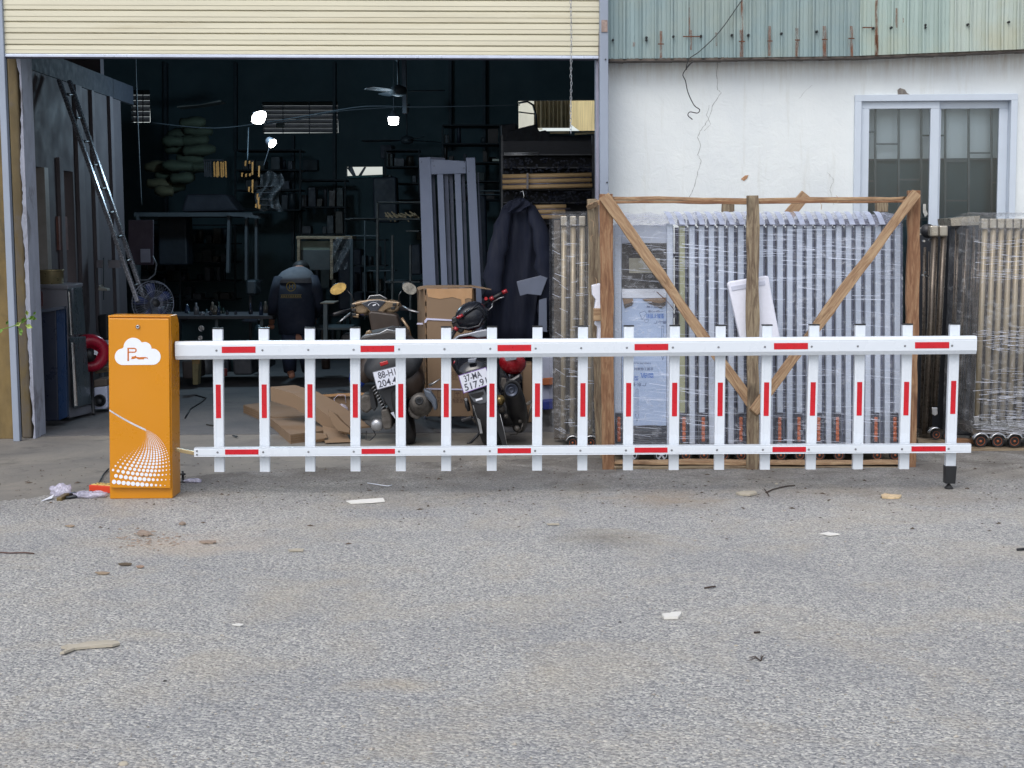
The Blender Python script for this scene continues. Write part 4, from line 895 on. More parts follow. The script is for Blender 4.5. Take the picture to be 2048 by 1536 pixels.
def plate(q, D_, l1, l2, parent, rim, name='number_plate'):
    o = MB().px(q, D_, .004).build(name, PLATE, parent, bevel=.002)
    fn = quadmap(q, D_, .0012); m = MB(); text_on(m, l1, fn, .16, .09, .77, .46); text_on(m, l2, fn, .09, .54, .89, .92); m.build('plate_number', INK, o)
    fn = quadmap(q, D_, .001); m = MB()
    for u0, v0, u1, v1 in ((0, 0, 1, .035), (0, .965, 1, 1), (0, .035, .022, .965), (.978, .035, 1, .965)):
        m.add([fn(u0, v1), fn(u1, v1), fn(u1, v0), fn(u0, v0)], [(0, 1, 2, 3)])
    m.build('plate_border', rim, o); return o
def lathepx(m, x, y, D_, dd_, prof, n=18, ax=(0, -1, 0)): return m.lathe(W(x, y, D_), ax, [(r*D_/3000, h) for r, h in prof], n)
sc = T('scooter', 'bronze scooter with two round mirrors parked rear first, plate 88-H1', 'scooter', G(822, 889))
SD0 = 9.85
# rear wheel, leaning
def leanwheel(parent, ca, cb_, Dc, R_, wpx, name='rear_wheel', k=.0):   # ca, cb: top and bottom of the tyre in pixels at the rear
    a = W(*ca, Dc); b = W(*cb_, Dc); up = (a-b).normalized(); fw = Vector((0, 1, 0)); fw = (fw-up*fw.dot(up)).normalized(); side = up.cross(fw)
    c = b+up*R_; w = wpx*Dc/3000/2
    prof = [(R_*.62, -w*.5), (R_*.72, -w*.9), (R_*.86, -w), (R_*.95, -w*.75), (R_, 0), (R_*.95, w*.75), (R_*.86, w), (R_*.72, w*.9), (R_*.62, w*.5)]
    m = MB(); N = 36; rs = []
    for i in range(N):
        t_ = 2*math.pi*i/N; d = up*math.cos(t_)+fw*math.sin(t_); rs.append([c+d*r+side*h for r, h in prof])
    m.rings(rs, caps=False, closed=True); wh = m.build(name, RUBBER, parent, True)
    m = MB(); m.rings([[c+side*s_*w+(up*math.cos(t_)+fw*math.sin(t_))*R_*q for t_ in [2*math.pi*i/24 for i in range(24)]] for q, s_ in ((.62, -.5), (.58, -.3), (.58, .3), (.62, .5))], caps=False)
    for i in range(5):
        t_ = 2*math.pi*i/5; d = up*math.cos(t_)+fw*math.sin(t_); m.bar(c, c+d*R_*.6, w*.8, .02, up=side)
    m.build('rim', DKG, wh, True); return c, up, fw, side
c, up, fw, side = leanwheel(sc, (790, 745), (822, 889), SD0+.28, .275, 25)
leanwheel(sc, (776, 760), (795, 850), SD0+1.45, .26, 22, 'front_wheel')
# tail body
m = MB(); loft(m, [(785, 736, 44, 20, .06, -.26), (787, 732, 58, 34, .10, -.26), (784, 722, 64, 44, .22, -.25), (780, 706, 60, 42, .45, -.22), (774, 694, 48, 34, .8, -.15), (768, 690, 36, 28, .95, -.1)], SD0, 18)
m.build('tail_body', DKG, sc, True)
m = MB(); loft(m, [(812, 765, 30, 30, .12, -.3), (816, 760, 34, 40, .2, -.3), (812, 740, 34, 44, .4, -.3), (806, 720, 26, 30, .7, -.3)], SD0, 14); m.build('side_cover', BRN, sc, True)
m = MB(); loft(m, [(735, 742, 16, 26, .14, .35), (738, 730, 20, 36, .24, .35), (742, 718, 20, 36, .6, .35)], SD0, 14); m.build('side_cover', BRN, sc, True)
m = MB(); m.px([(719, 682), (722, 672), (740, 667), (760, 663), (776, 659), (800, 663), (812, 668), (812, 700), (722, 700)], SD0+.25, .45); m.build('seat', mat('seat vinyl', S(54, 50, 50), .5, var=.1, bmp=.1, bsc=60), sc, bevel=.02)
m = MB(); tpx(m, [(718, 681, SD0+.22), (730, 671, SD0+.2), (760, 667, SD0+.18), (774, 659.5, SD0+.17), (800, 664, SD0+.2), (812, 672, SD0+.24)], 1.6); m.build('grab_rail', SILP, sc, True)
MB().px([(726, 679), (733, 662), (740, 660), (747, 671), (745, 674)], SD0+.3, .05).build('tail_fin', GOLD, sc, bevel=.006)
MB().px([(759, 725), (775, 721), (777, 728), (761, 733)], SD0+.055, .02).build('tail_light', REDP, sc, bevel=.004)
plate([(744.5, 744), (801, 730), (811, 765), (754, 780)], SD0, '88-H1', '204.47', sc, mat('plate frame', S(110, 112, 122), .4))
MB().px([(757, 782), (806, 768), (808, 812), (800, 838), (795, 838), (784, 826)], SD0+.05, .03).build('mudguard', DKG, sc, bevel=.006)
MB().px([(781, 826), (794, 822), (798, 836), (790, 837)], SD0+.044, .008).build('reflector', mat('pale reflector', S(200, 206, 220), .3), sc, bevel=.002)
for p, q in (((747, 772), (769, 818)), ((811, 748), (824, 798))):
    m = MB(); spring(m, p, q, 5.2, 8, 1.1, SD0+.16); m.build('shock_spring', SILP, sc, True)
    MB().tube([W(*p, SD0+.16), W(*q, SD0+.16)], 3*SD0/3000, 8).build('shock_rod', BLACK, sc, True)
m = MB(); m.px([(762, 820), (776, 816), (784, 838), (783, 858), (768, 860), (764, 846)], SD0+.14, .22); m.build('transmission_case', CAST, sc, bevel=.012)
m = MB(); lathepx(m, 755, 849, SD0+.2, 0, [(13, 0), (13, .03), (10, .045), (4, .05)]); m.build('fan_cover', SILP, sc, True)
m = MB(); m.px([(721, 793), (728, 789), (741, 789), (747, 797), (744, 818), (734, 827), (722, 822)], SD0+.35, .2); m.build('engine_case', CAST, sc, bevel=.014)
MB().px([(737, 777), (746, 775), (754, 815), (748, 823), (742, 815)], SD0+.25, .1).build('bracket', DKG, sc, bevel=.006)
m = MB(); tpx(m, [(731, 845, SD0+.2), (745, 856, SD0+.2), (751, 870, SD0+.2), (741, 880, SD0+.2), (732, 880, SD0+.22), (733, 862, SD0+.24)], 1.1); m.build('stand_wire', BLACK, sc, True)
m = MB(); loft(m, [(838, 802, 3, 3, .02, 0), (838, 802, 5.5, 5.5, .015, 0), (838, 802, 8, 8, .0, 0), (839, 803, 15, 15, .02, 0), (841, 806, 21, 21, .06, 0), (842, 809, 24, 24, .12, 0), (840, 810, 23, 24, .3, 0), (832, 812, 16, 16, .5, 0)], SD0-.02, 20); ex = m.build('muffler', CAST, sc, True)
m = MB(); lathepx(m, 838.5, 802, SD0-.045, 0, [(5, 0), (6, .004), (8.5, -.004)], 16); m.build('tail_pipe', DKG, ex, True)
m = MB(); lathepx(m, 838.5, 802, SD0-.043, 0, [(3.4, -.002), (3.4, .006)], 12); m.build('pipe_hole', BLACK, ex)
MB().px([(846, 777), (862, 783), (873, 800), (875, 818), (869, 823), (862, 806), (851, 794)], SD0+.0, .08).build('heat_shield', mat('heat shield', S(92, 100, 112), .4, .3), sc, bevel=.014)
MB().px([(818, 812), (826, 818), (843, 834), (834, 840), (820, 834), (815, 822)], SD0+.1, .1).build('swing_arm', CAST, sc, bevel=.01)
MB().px([(822, 764), (834, 762), (843, 776), (842, 784), (830, 792), (822, 784)], SD0+.22, .1).build('air_box', DKG, sc, bevel=.01)
m = MB(); tpx(m, [(858, 771, SD0+.22), (868, 766, SD0+.22), (880, 758, SD0+.22)], [3.6, 2.2, 1.2]); m.build('foot_peg', SILP, sc, True)
MB().px([(736, 626), (742, 622), (788, 628), (794, 630), (801, 655), (815, 668), (818, 690), (790, 700), (740, 700), (743, 664)], SD0+1.0, .16).build('leg_shield', BRN, sc, bevel=.03)
m = MB(); tpx(m, [(803, 636, SD0+1.0), (816, 655, SD0+1.0), (822, 680, SD0+1.0)], 3); m.build('shield_edge', GOLD, sc, True)
hb = MB(); loft(hb, [(722, 618, 14, 9, -.02, .05), (726, 616, 24, 15, .02, .1), (727, 614, 24, 14, .1, .1)], SD0+1.18, 14); loft(hb, [(784, 616, 14, 9, -.02, -.1), (780, 614, 24, 14, .02, -.1), (779, 612, 24, 13, .1, -.1)], SD0+1.18, 14)
hb.px([(703, 607), (722, 602), (740, 599), (760, 598.5), (778, 602), (800, 604), (797, 612), (782, 616), (772, 620), (764, 626), (755, 629), (742, 627), (733, 618), (722, 609), (703, 613)], SD0+1.14, .1)
hb = hb.build('handlebar_cover', GOLD, sc, bevel=.008)
MB().px([(722, 607), (738, 601), (756, 599.6), (772, 603), (765, 611), (758, 618), (752, 625), (742, 624), (735, 616)], SD0+1.132, .01).build('dashboard', mat('dash glass', S(48, 52, 62), .12, spec=.9), hb, bevel=.004)
m = MB()
for a in range(200, 345, 12): x, y = 747+11*math.cos(R(a)), 613+8*math.sin(R(a)); m.px([(x-.5, y-.8), (x+.5, y-.8), (x+.5, y+.8), (x-.5, y+.8)], SD0+1.129, .001)
m.px([(745, 610), (751, 608), (752, 610), (746, 612)], SD0+1.129, .001); m.build('dial_marks', PRINTW, hb)
m = MB(); tpx(m, [(734, 601, SD0+1.2), (740, 592, SD0+1.22), (760, 590, SD0+1.22), (774, 598, SD0+1.2)], 1.2); m.build('screen_edge', SILP, hb, True)
MB().px([(736, 601), (741, 592), (760, 590), (772, 599)], SD0+1.22, .004).build('wind_screen', mat('smoked screen', S(46, 50, 54), .15), hb)
for x, y in ((706, 611), (707, 620), (708, 629), (786, 616), (789, 609)): MB().px([(x-4, y-2.5), (x+4, y-3), (x+4, y+2.5), (x-4, y+3)], SD0+1.135, .02).build('switch', BLACK, hb, bevel=.003)
MB().px([(704, 628), (718, 628), (717, 636), (705, 634)], SD0+1.14, .06).build('lever_mount', GOLD, hb, bevel=.005)
for pts, r, mm, nm in (([(702, 620, 11.0), (688, 623, 10.95), (667, 629, 10.88)], 3.6, BLACK, 'grip'), ([(701, 627, 11.0), (690, 635, 10.9), (680, 643, 10.86)], [2.4, 2, 1.3], SILP, 'brake_lever'), ([(800, 617, 11.0), (815, 619, 10.95), (828, 622.5, 10.92)], 3.6, BLACK, 'grip'), ([(805, 612, 11.0), (820, 621, 10.9), (839, 625, 10.88)], [2, 1.6, 2], SILP, 'brake_lever')):
    m = MB(); tpx(m, pts, r); m.build(nm, mm, hb, True)
def mirror(x, y, rx, ry, tl_, stem, mm, parent, D_):
    m = MB(); loft(m, [(x, y, rx, ry, 0, tl_), (x, y, rx*1.05, ry*1.05, .012, tl_), (x, y, rx*.8, ry*.8, .045, tl_), (x, y, rx*.3, ry*.3, .06, tl_)], D_, 16); mh = m.build('mirror', BLACK, parent, True)
    a = [W(x+rx*.95*math.cos(t_)*math.cos(tl_)-ry*.95*math.sin(t_)*math.sin(tl_), y+rx*.95*math.cos(t_)*math.sin(tl_)+ry*.95*math.sin(t_)*math.cos(tl_), D_-.003+.004*math.cos(t_)*0) for t_ in [2*math.pi*k/16 for k in range(16)]]
    MB().add(a, [tuple(range(15, -1, -1))]).build('mirror_glass', mm, mh)
    m = MB(); tpx(m, [(*p, D_+.02) for p in stem], 1.3); m.build('mirror_stem', BLACK, parent, True)
MG1 = mat('mirror glass painted ochre reflection', S(214, 180, 110), .12, .6, .35, 22); MG2 = mat('mirror glass', S(168, 166, 160), .12, .8, .4, 30)  # left glass has its ochre reflection painted into the colour
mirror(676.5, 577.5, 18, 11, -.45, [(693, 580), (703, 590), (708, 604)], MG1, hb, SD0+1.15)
mirror(819, 577, 16, 11.5, .5, [(804, 582), (798, 590), (798, 605)], MG2, hb, SD0+1.15)
o = tag(MB().sheet(14, 10, lambda u, v: W(760+34*u, 670-12*math.sin(u*3.1)*(1-v)-2*math.sin(u*14)*(1-v), SD0+.3+.25*v+.02*math.sin(u*9+v*5))).build('blue_cloth', mat('blue cloth', S(40, 52, 160), .8, var=.25, sc=20), None, True), 'bundled blue cloth lying on the scooter seat', 'cloth')
o = MB(); loft(o, [(722, 756, 12, 16, .0, 0), (714, 757, 16, 22, .1, 0), (712, 757, 12, 18, .2, 0)], SD0+1.6, 12); tag(o.build('blue_bag', mat('blue plastic sack', S(24, 66, 170), .5, var=.3, sc=18), None, True), 'bright blue plastic bag on the floor behind the scooter', 'bag')

# ---------------- motorcycle ----------------
mc = T('motorcycle', 'black and red sport motorcycle leaning on its side stand, plate 37-MA 517.91', 'motorcycle', G(985, 893))
MD = 9.68
BLG = mat('gloss black', (.012, .013, .018), .2, 0, .2, 20, coat=.5); MRED = mat('metallic dark red', S(148, 26, 36), .25, .2, .12, 8, coat=.5)
leanwheel(mc, (958, 770), (990, 893), MD+.28, .30, 42)
leanwheel(mc, (1016, 742), (1038, 858), MD+1.35, .29, 36, 'front_wheel')
m = MB()
for k in range(24): t_ = k/23; x, y = 948+14*t_+2*math.sin(t_*3), 812+54*t_; m.px([(x-2.6, y-.7), (x+2.6, y-1.1), (x+2.6, y+.3), (x-2.6, y+.7)], MD+.0, .01)
m.build('drive_chain', mat('pale chain', S(186, 188, 190), .4, .5), mc)
MB().px([(944, 806), (952, 806), (966, 868), (960, 870)], MD+.012, .02).build('chain_guard', BLACK, mc, bevel=.004)
m = MB(); loft(m, [(946, 744, 20, 6, .0, -.25), (944, 736, 34, 18, .08, -.22), (940, 722, 38, 28, .25, -.2), (936, 704, 38, 26, .5, -.15), (938, 690, 30, 18, .7, 0)], MD, 16); m.build('tail_body', BLG, mc, True)
MB().px([(905, 722), (926, 718), (930, 745), (920, 750), (908, 738)], MD+.16, .3).build('side_panel', MRED, mc, bevel=.02)
MB().px([(905, 681), (918, 675), (940, 672), (972, 676), (973, 690), (950, 700), (905, 700)], MD+.42, .3).build('seat_cowl', MRED, mc, bevel=.03)
MB().px([(905, 679), (918, 670), (938, 666), (956, 661), (974, 658), (976, 662), (975, 674), (955, 676), (940, 672), (918, 675), (908, 684)], MD+.38, .06).build('seat_fairing', mat('silver fairing', S(136, 140, 150), .3, .3), mc, bevel=.008)
MB().px([(936, 718), (954, 716), (950, 726), (936, 726)], MD-.005, .05).build('tail_light', mat('grey lens', S(120, 126, 138), .2), mc, bevel=.006)
plate([(916.5, 751), (972, 734), (983, 768), (927, 787)], MD-.04, '37-MA', '517.91', mc, mat('purple plate frame', S(130, 96, 170), .3, .2))
MB().px([(936, 787), (968, 778), (976, 796), (972, 806), (960, 808.5), (947, 804)], MD-.02, .03).build('mudguard', mat('grey mudguard', S(88, 92, 98), .5), mc, bevel=.006)
MB().px([(940, 789), (966, 783), (968, 788), (957, 797), (945, 795)], MD-.024, .006).build('mudguard_recess', BLACK, mc)
MB().px([(951, 798.5), (964.5, 795), (965, 799), (952, 802.5)], MD-.026, .006).build('reflector', PRINTW, mc)
m = MB(); tpx(m, [(932, 798, MD+.1), (935, 812, MD+.1), (938, 822, MD+.1)], [4, 5, 3.5]); m.build('shock', BLACK, mc, True)
m = MB(); lathepx(m, 932, 798, MD+.06, 0, [(3, 0), (3, .02)], 10); m.build('bolt', CHROME, mc)
m = MB(); tpx(m, [(961, 864, MD+.15), (952, 874, MD+.15), (942, 885, MD+.12), (934, 886, MD+.1)], [3.2, 3, 2.4, 1.8]); m.build('side_stand', BLACK, mc, True)
MB().px([(921, 839), (943, 832), (945, 837), (924, 845)], MD+.1, .04).build('foot_peg', BLACK, mc, bevel=.004)
m = MB(); tpx(m, [(944, 836, MD+.12), (954, 848, MD+.15)], 2.2); m.build('peg_bracket', CAST, mc, True)
m = MB(); loft(m, [(1025, 779, 11, 13, .02, 0), (1024, 777, 16, 17, -.01, 0), (1024.5, 778, 17.5, 18.5, .02, 0), (1030, 800, 20, 22, .12, .1), (1037, 830, 19, 22, .3, .1), (1038, 852, 14, 14, .5, 0)], MD+.02, 20); mf = m.build('muffler', BLACK, mc, True)
m = MB(); lathepx(m, 1023, 780, MD-.0, 0, [(11.5, .0), (13, .008), (12, .01), (9.5, -.01)], 20); lathepx(m, 1023, 780, MD-.0, 0, [(6, -.005), (6, .006), (4, .006), (4, -.005)], 14); m.build('muffler_tip', mat('grey steel tip', S(62, 68, 82), .35, .5), mf, True)
m = MB(); loft(m, [(1012, 725, 14, 16, .02, -.2), (1027, 729, 24, 20, .08, -.3), (1029, 728, 24, 22, .2, -.3), (1024, 722, 18, 18, .3, -.3)], MD+.35, 16); m.build('side_fairing', MRED, mc, True)
MB().px([(1008, 714), (1034, 712), (1032, 719), (1012, 722)], MD+.36, .02).build('fairing_stripe', mat('silver fairing', S(136, 140, 150), .3), mc)
MB().px([(995, 712), (1006, 712), (1012, 745), (1020, 758), (1042, 745), (1046, 762), (1036, 770), (1000, 790), (993, 770)], MD+.4, .3).build('frame', BLG, mc, bevel=.02)
MB().px([(1003, 756), (1012, 757), (1014, 772), (1006, 778), (1001, 768)], MD+.3, .05).build('exhaust_hanger', CAST, mc, bevel=.004)
m = MB(); lathepx(m, 999, 800, MD+.22, 0, [(11, 0), (11, .02), (8, .03), (8, .05), (3, .055)], 16); m.build('engine_cover', mat('brass engine cover', S(150, 130, 84), .35, .7, .3, 30), mc, True)
m = MB(); loft(m, [(1008, 822, 14, 16, 0, 0), (1014, 826, 26, 26, .06, 0), (1016, 826, 26, 28, .2, 0)], MD+.25, 14); m.build('engine', DKG, mc, True)
for x, y, r in ((1003, 818, 7), (1012, 832, 5), (1034, 856, 6), (1040, 842, 4)): m = MB(); lathepx(m, x, y, MD+.24, 0, [(r, 0), (r, .02), (r*.5, .03)], 12); m.build('engine_bolt', CAST, mc, True)
m = MB(); tpx(m, [(1020, 870, MD+.3), (1034, 868, MD+.25), (1043, 858, MD+.2), (1046, 846, MD+.2)], 1); m.build('cable', CAST, mc, True)
MB().px([(994, 815), (1003, 838), (1015, 892), (1006, 893), (994, 860)], MD+.05, .02).build('mud_flap', BLACK, mc, bevel=.003)
m = MB(); tpx(m, [(1000, 828, MD+.03), (1008, 860, MD+.03), (1014, 890, MD+.03)], .7); m.build('flap_edge', SILP, mc, True)
m = MB(); tpx(m, [(1054, 846, MD+.4), (1064, 806, MD+.4)], 2); m.build('fork', CAST, mc, True)
MB().px([(1051, 808), (1063, 800), (1066, 806), (1054, 812)], MD+.3, .05).build('foot_peg', CAST, mc, bevel=.004)
# handlebars turned, black bag over the tank
for pts, r, mm, nm in (([(978, 601, 10.5), (992, 593, 10.5), (1007, 585, 10.5)], 4, BLACK, 'grip'), ([(1005, 586, 10.48), (1014, 581, 10.48)], 4.4, MRED, 'bar_end'), ([(980, 599, 10.47), (987, 595, 10.47)], 4.6, MRED, 'grip_collar'),
    ([(986, 604, 10.45), (1000, 596, 10.42), (1008, 594, 10.42)], 1.2, SILP, 'brake_lever'), ([(914, 636, 10.1), (926, 630, 10.1)], 3.4, MRED, 'clutch_lever'), ([(909, 661, 10.1), (914, 655, 10.1)], 5, MRED, 'grip_collar'), ([(910, 660, 10.1), (899, 680, 10.05)], 4.5, BLACK, 'grip'),
    ([(905, 646, 10.12), (920, 640, 10.2), (950, 625, 10.4), (978, 602, 10.5)], 2.2, BLACK, 'handlebar'), ([(972, 625, 10.4), (984, 614, 10.4), (985, 606, 10.42)], 1, SILP, 'cable')):
    m = MB(); tpx(m, pts, r); m.build(nm, mm, mc, True)
m = MB(); lathepx(m, 972, 597, 10.4, 0, [(3.4, 0), (3.4, .02)], 10); m.build('reservoir', REDP, mc)
MB().px([(903, 636), (912, 632), (922, 644), (930, 660), (922, 668), (910, 660), (904, 650)], 10.15, .06).build('switch_gear', BLACK, mc, bevel=.01)
bagm = mat('black vinyl', (.012, .014, .02), .28, 0, .25, 10, bmp=.15, bsc=30)
m = MB(); loft(m, [(940, 636, 24, 17, 0, -.35), (941, 634, 32, 26, .05, -.38), (943, 632, 34, 29, .15, -.4), (948, 630, 30, 25, .3, -.4), (955, 628, 14, 12, .4, -.3)], 10.12, 18)
bg_ = m.build('black_bag', bagm, None, True); tag(bg_, 'bulky black vinyl cover bundled over the motorcycle handlebars and tank', 'bag')
for pts in ([(918, 640), (935, 622), (958, 612), (968, 622), (962, 640)], [(914, 655), (936, 657), (958, 652), (966, 636)], [(928, 628), (944, 618), (956, 606)]):
    m = MB(); tpx(m, [(x, y, 10.1+.01*i) for i, (x, y) in enumerate(pts)], 2.2); m.build('fold', bagm, bg_, True)

# ---------------- things near the doorway ----------------
def boxpx(name, label, cat, q, D_, dep, mm, bev=.006, group=None, part=False):
    o = MB().px(q, D_, dep).build(name, mm, None, bevel=bev); return tag(o, label, cat, group)
# tall carton
ct = T('tall_carton', 'tall taped cardboard carton with white straps standing between scooter and motorcycle', 'carton', G(905, 862))
CDp = 10.75
MB().px([(849, 578), (946, 576), (949, 833), (853, 833)], CDp, .02).build('front_face', CARD, ct, bevel=.003)
MB().prism([W(849, 578, CDp), W(853, 833, CDp), W(838, 826, CDp+.35), W(834, 577, CDp+.35)], (.012, 0, 0)).build('side_face', CARD, ct)
MB().prism([W(946, 576, CDp), W(949, 833, CDp), W(955, 826, CDp+.35), W(952, 577, CDp+.35)], (-.012, 0, 0)).build('side_face', CARDIN, ct)
MB().px([(836, 580), (850, 577), (944, 574.5), (982, 580), (970, 577), (944, 572), (850, 572), (834, 575)], CDp+.05, .2).build('top_flap', CARD, ct)
MB().px([(853, 577), (944, 577), (944, 598), (936, 596), (925, 600), (905, 594), (880, 598), (856, 594)], CDp-.003, .002).build('tape', TAPE, ct)
MB().px([(922, 578), (930, 578), (930, 612), (923, 610)], CDp-.005, .0015).build('tape', TAPE, ct)
m = MB()
for y in range(590, 820, 22): m.px([(850, y), (852.5, y), (853, y+13), (850.5, y+13)], CDp-.003, .002)
m.build('corner_slit', CARDIN, ct)
MB().px([(849, 641), (853, 636), (906, 639), (906, 642), (855, 640), (852, 645), (849, 646)], CDp-.006, .004).build('strap', STRAP, ct)
MB().px([(834, 646), (849, 646), (849, 649), (834, 649)], CDp+.1, .02).build('strap', STRAP, ct)
MB().px([(852, 776), (948, 778), (948, 781), (852, 779)], CDp-.005, .004).build('strap', STRAP, ct)
m = MB(); fl = lambda x0, y0, x1, y1: (lambda u, v: W(x0+(x1-x0)*u, y0+(y1-y0)*v, CDp-.0015))
text_on(m, '轻放', fl(903, 742, 916, 760), 0, 0, 1, 1); text_on(m, '小心轻放', fl(874, 797, 934, 806), 0, 0, 1, 1)
for x0, x1 in ((875, 885), (908, 922), (926, 936)):
    for a, b, c_, d in ((x0, 781, x1, 782), (x0, 795, x1, 796), (x0, 781, x0+1, 796), (x1-1, 781, x1, 796)): m.rect(a, b, c_, d, CDp-.0018, .0006)
m.px([(910, 788), (912, 784.5), (918, 784.5), (920, 788)], CDp-.0018, .0006); m.rect(914.4, 788, 915.6, 793, CDp-.0018, .0006)
m.build('carton_print', mat('carton print', S(98, 78, 66), .8), ct)['kind'] = 'stuff'
# flattened cartons
def slab(name, label, P4, th, mm=CARD, cat='carton', ends=True):
    o = T(name, label, cat, P4[0]); p = [Vector(v) for v in P4]; up = Vector((0, 0, th))
    MB().prism([v+up*.96 for v in p], (0, 0, th*.04)).build('top_sheet', mm, o)
    m = MB()
    for i in range(len(p)): a, b = p[i], p[(i+1) % len(p)]; m.add([a, b, b+up*.95, a+up*.95], [(0, 1, 2, 3)])
    q = m.build('side_sheet', mm, o); md = q.modifiers.new('s', 'SOLIDIFY'); md.thickness = .004
    m = MB(); e0, e1 = p[0], p[1]
    for k in range(3): z = th*(.25+.25*k); m.add([e0+Vector((0, -.003, z)), e1+Vector((0, -.003, z)), e1+Vector((0, -.003, z+.004)), e0+Vector((0, -.003, z+.004))], [(0, 1, 2, 3)])
    m.build('ply_edge', CARDIN, o); return o
slab('flat_carton', 'flattened long cardboard carton at the front of the pile on the hall floor', [G(581, 888), G(658, 878), G(612, 846), G(540, 853)], .064)
slab('flat_carton', 'thin folded carton lying under the long one, pointing to the left', [G(487, 827), G(548, 853), G(655, 850), G(580, 815)], .07)
# the bent arching piece
m = MB(); sp_ = [(541, 777, 10.9), (585, 790, 10.75), (625, 812, 10.6), (660, 838, 10.4), (690, 860, 10.2)]
rs = []
for i, (x, y, d) in enumerate(sp_):
    a = W(x, y, d); rs.append([a, a+Vector((.16, .12, .0)), a+Vector((.16, .12, .012)), a+Vector((0, 0, .012))]) 
m.rings(rs)
rs = [[W(x, y, d), W(x, y, d)+Vector((.008, .004, 0)), W(x, y, d)+Vector((.008, .004, -.09)), W(x, y, d)+Vector((0, 0, -.09))] for x, y, d in sp_]
m.rings(rs); tag(m.build('bent_carton', CARD), 'creased cardboard sleeve arching over the flattened cartons', 'carton')
for pts, lb in (([(610, 884), (655, 876), (652, 868), (610, 866)], 'torn cardboard end stacked at the front of the flattened cartons'), ([(655, 820), (668, 826), (682, 842), (700, 858), (698, 866), (676, 862), (664, 848)], 'brown cardboard flap beside the bent carton end')):
    o = T('cardboard_scrap', lb, 'cardboard', G(pts[0][0], 885))
    MB().px(pts, 10.12, .03).build('flap', CARD, o, bevel=.003)
    MB().px([(p[0]+6, p[1]+4) for p in pts], 10.2, .03).build('flap', CARDIN, o)
o = T('cardboard_scrap', 'pale cardboard sheet under the scooter side of the cartons', 'cardboard', G(670, 882))
MB().add([G(650, 886, .01), G(702, 884, .01), G(690, 862, .07), G(645, 852, .09)], [(0, 1, 2, 3)]).build('sheet', CARD, o)
# taped parcel
o = T('taped_parcel', 'squat taped cardboard parcel with a plastic bag hanging on it, behind the barrier', 'parcel', G(680, 835))
m = MB(); loft(m, [(676, 812, 50, 20, 0, -.03), (677, 810, 54, 24, .04, -.03), (677, 808, 52, 22, .3, -.03)], 11.25, 8); m.build('carton', CARD, o, bevel=.01)
m = MB(); m.px([(630, 790), (720, 785), (738, 787), (738, 790), (632, 794)], 11.22, .02); m.build('tape', TAPE, o)
m = MB(); loft(m, [(683, 820, 11, 12, 0, 0), (683, 822, 15, 15, .03, 0), (683, 822, 10, 10, .06, 0)], 11.17, 12); m.build('plastic_bag', BAG, o, True)
m = MB(); tpx(m, [(672, 812, 11.2), (668, 798, 11.2), (676, 790, 11.2), (690, 790, 11.2), (692, 806, 11.2)], .6); m.build('bag_handle', STRAP, o, True)
# cooler box, small cartons
o = T('cool_box', 'white insulated box with a dark lid behind the motorcycle', 'box', G(1012, 820))
MB().px([(977, 645), (1049, 642), (1051, 740), (980, 742)], 11.3, .45).build('body', mat('white box', S(176, 182, 202), .5, var=.04), o, bevel=.015)
MB().px([(975, 639), (1050, 637), (1051, 643), (976, 646)], 11.27, .5).build('lid', mat('dark lid', S(50, 54, 70), .5), o, bevel=.005)
boxpx('small_carton', 'small cardboard carton standing behind the red motorcycle fairing', 'carton', [(1045, 728), (1064, 728), (1066, 845), (1046, 845)], 11.1, .3, CARD)
boxpx('white_carton', 'white printed carton between the motorcycle and the wrapped bronze gate', 'carton', [(1084, 715), (1106, 714), (1106, 800), (1084, 802)], 10.9, .3, mat('white carton', S(150, 156, 176), .7))
boxpx('orange_carton', 'low orange carton under the white one beside the bronze gate', 'carton', [(1084, 757), (1106, 755), (1106, 770), (1084, 771)], 10.86, .03, mat('orange carton', S(150, 84, 46), .7))
boxpx('blue_tin', 'dark blue box on the floor left of the wrapped bronze gate', 'box', [(1085, 802), (1106, 800), (1106, 818), (1086, 820)], 10.8, .2, mat('blue tin', S(28, 44, 120), .5, var=.2, sc=30))

# fridge, blue cooler, pot
fr = T('refrigerator', 'old grey two door refrigerator against the left inner wall', 'refrigerator', G(160, 838))
FRC = mat('fridge grey', S(140, 142, 152), .4, .2, .08, 6, dirt=(S(96, 74, 60), .64, .6)); FRD = mat('fridge door', S(98, 110, 118), .3, .4, .12, 5, (1, 1, .4), dirt=(S(60, 62, 64), .6, .5))
P0, P1, P2 = (135, 576, 11.35), (134, 836, 11.35), (160, 836, 11.35)
def pane3(a, b, c_, d, ext, nm, mm, par, bev=.006): return MB().prism([W(*a), W(*b), W(*c_), W(*d)], ext).build(nm, mm, par, bevel=bev)
pane3((66, 575, 11.62), (62, 838, 11.62), (137, 833, 11.42), (134, 578, 11.42), (.02, .1, 0), 'side_panel', FRC, fr)
pane3((137, 575, 11.40), (141, 673, 11.40), (172, 669, 11.85), (165, 573, 11.85), (-.02, .02, 0), 'freezer_door', FRD, fr, .012)
pane3((141, 676, 11.40), (148, 818, 11.40), (182, 808, 11.85), (172, 672, 11.85), (-.02, .02, 0), 'main_door', FRD, fr, .012)
pane3((138, 818, 11.42), (140, 836, 11.42), (184, 826, 11.85), (182, 810, 11.85), (-.03, .02, 0), 'plinth', FRC, fr)
pane3((138, 582, 11.385), (143, 672, 11.385), (148, 671, 11.40), (142.5, 581, 11.40), (0, -.02, 0), 'door_edge', CHROME, fr, .008)
pane3((144, 684, 11.385), (150, 814, 11.385), (157, 812, 11.40), (149.5, 683, 11.40), (0, -.02, 0), 'door_edge', CHROME, fr, .008)
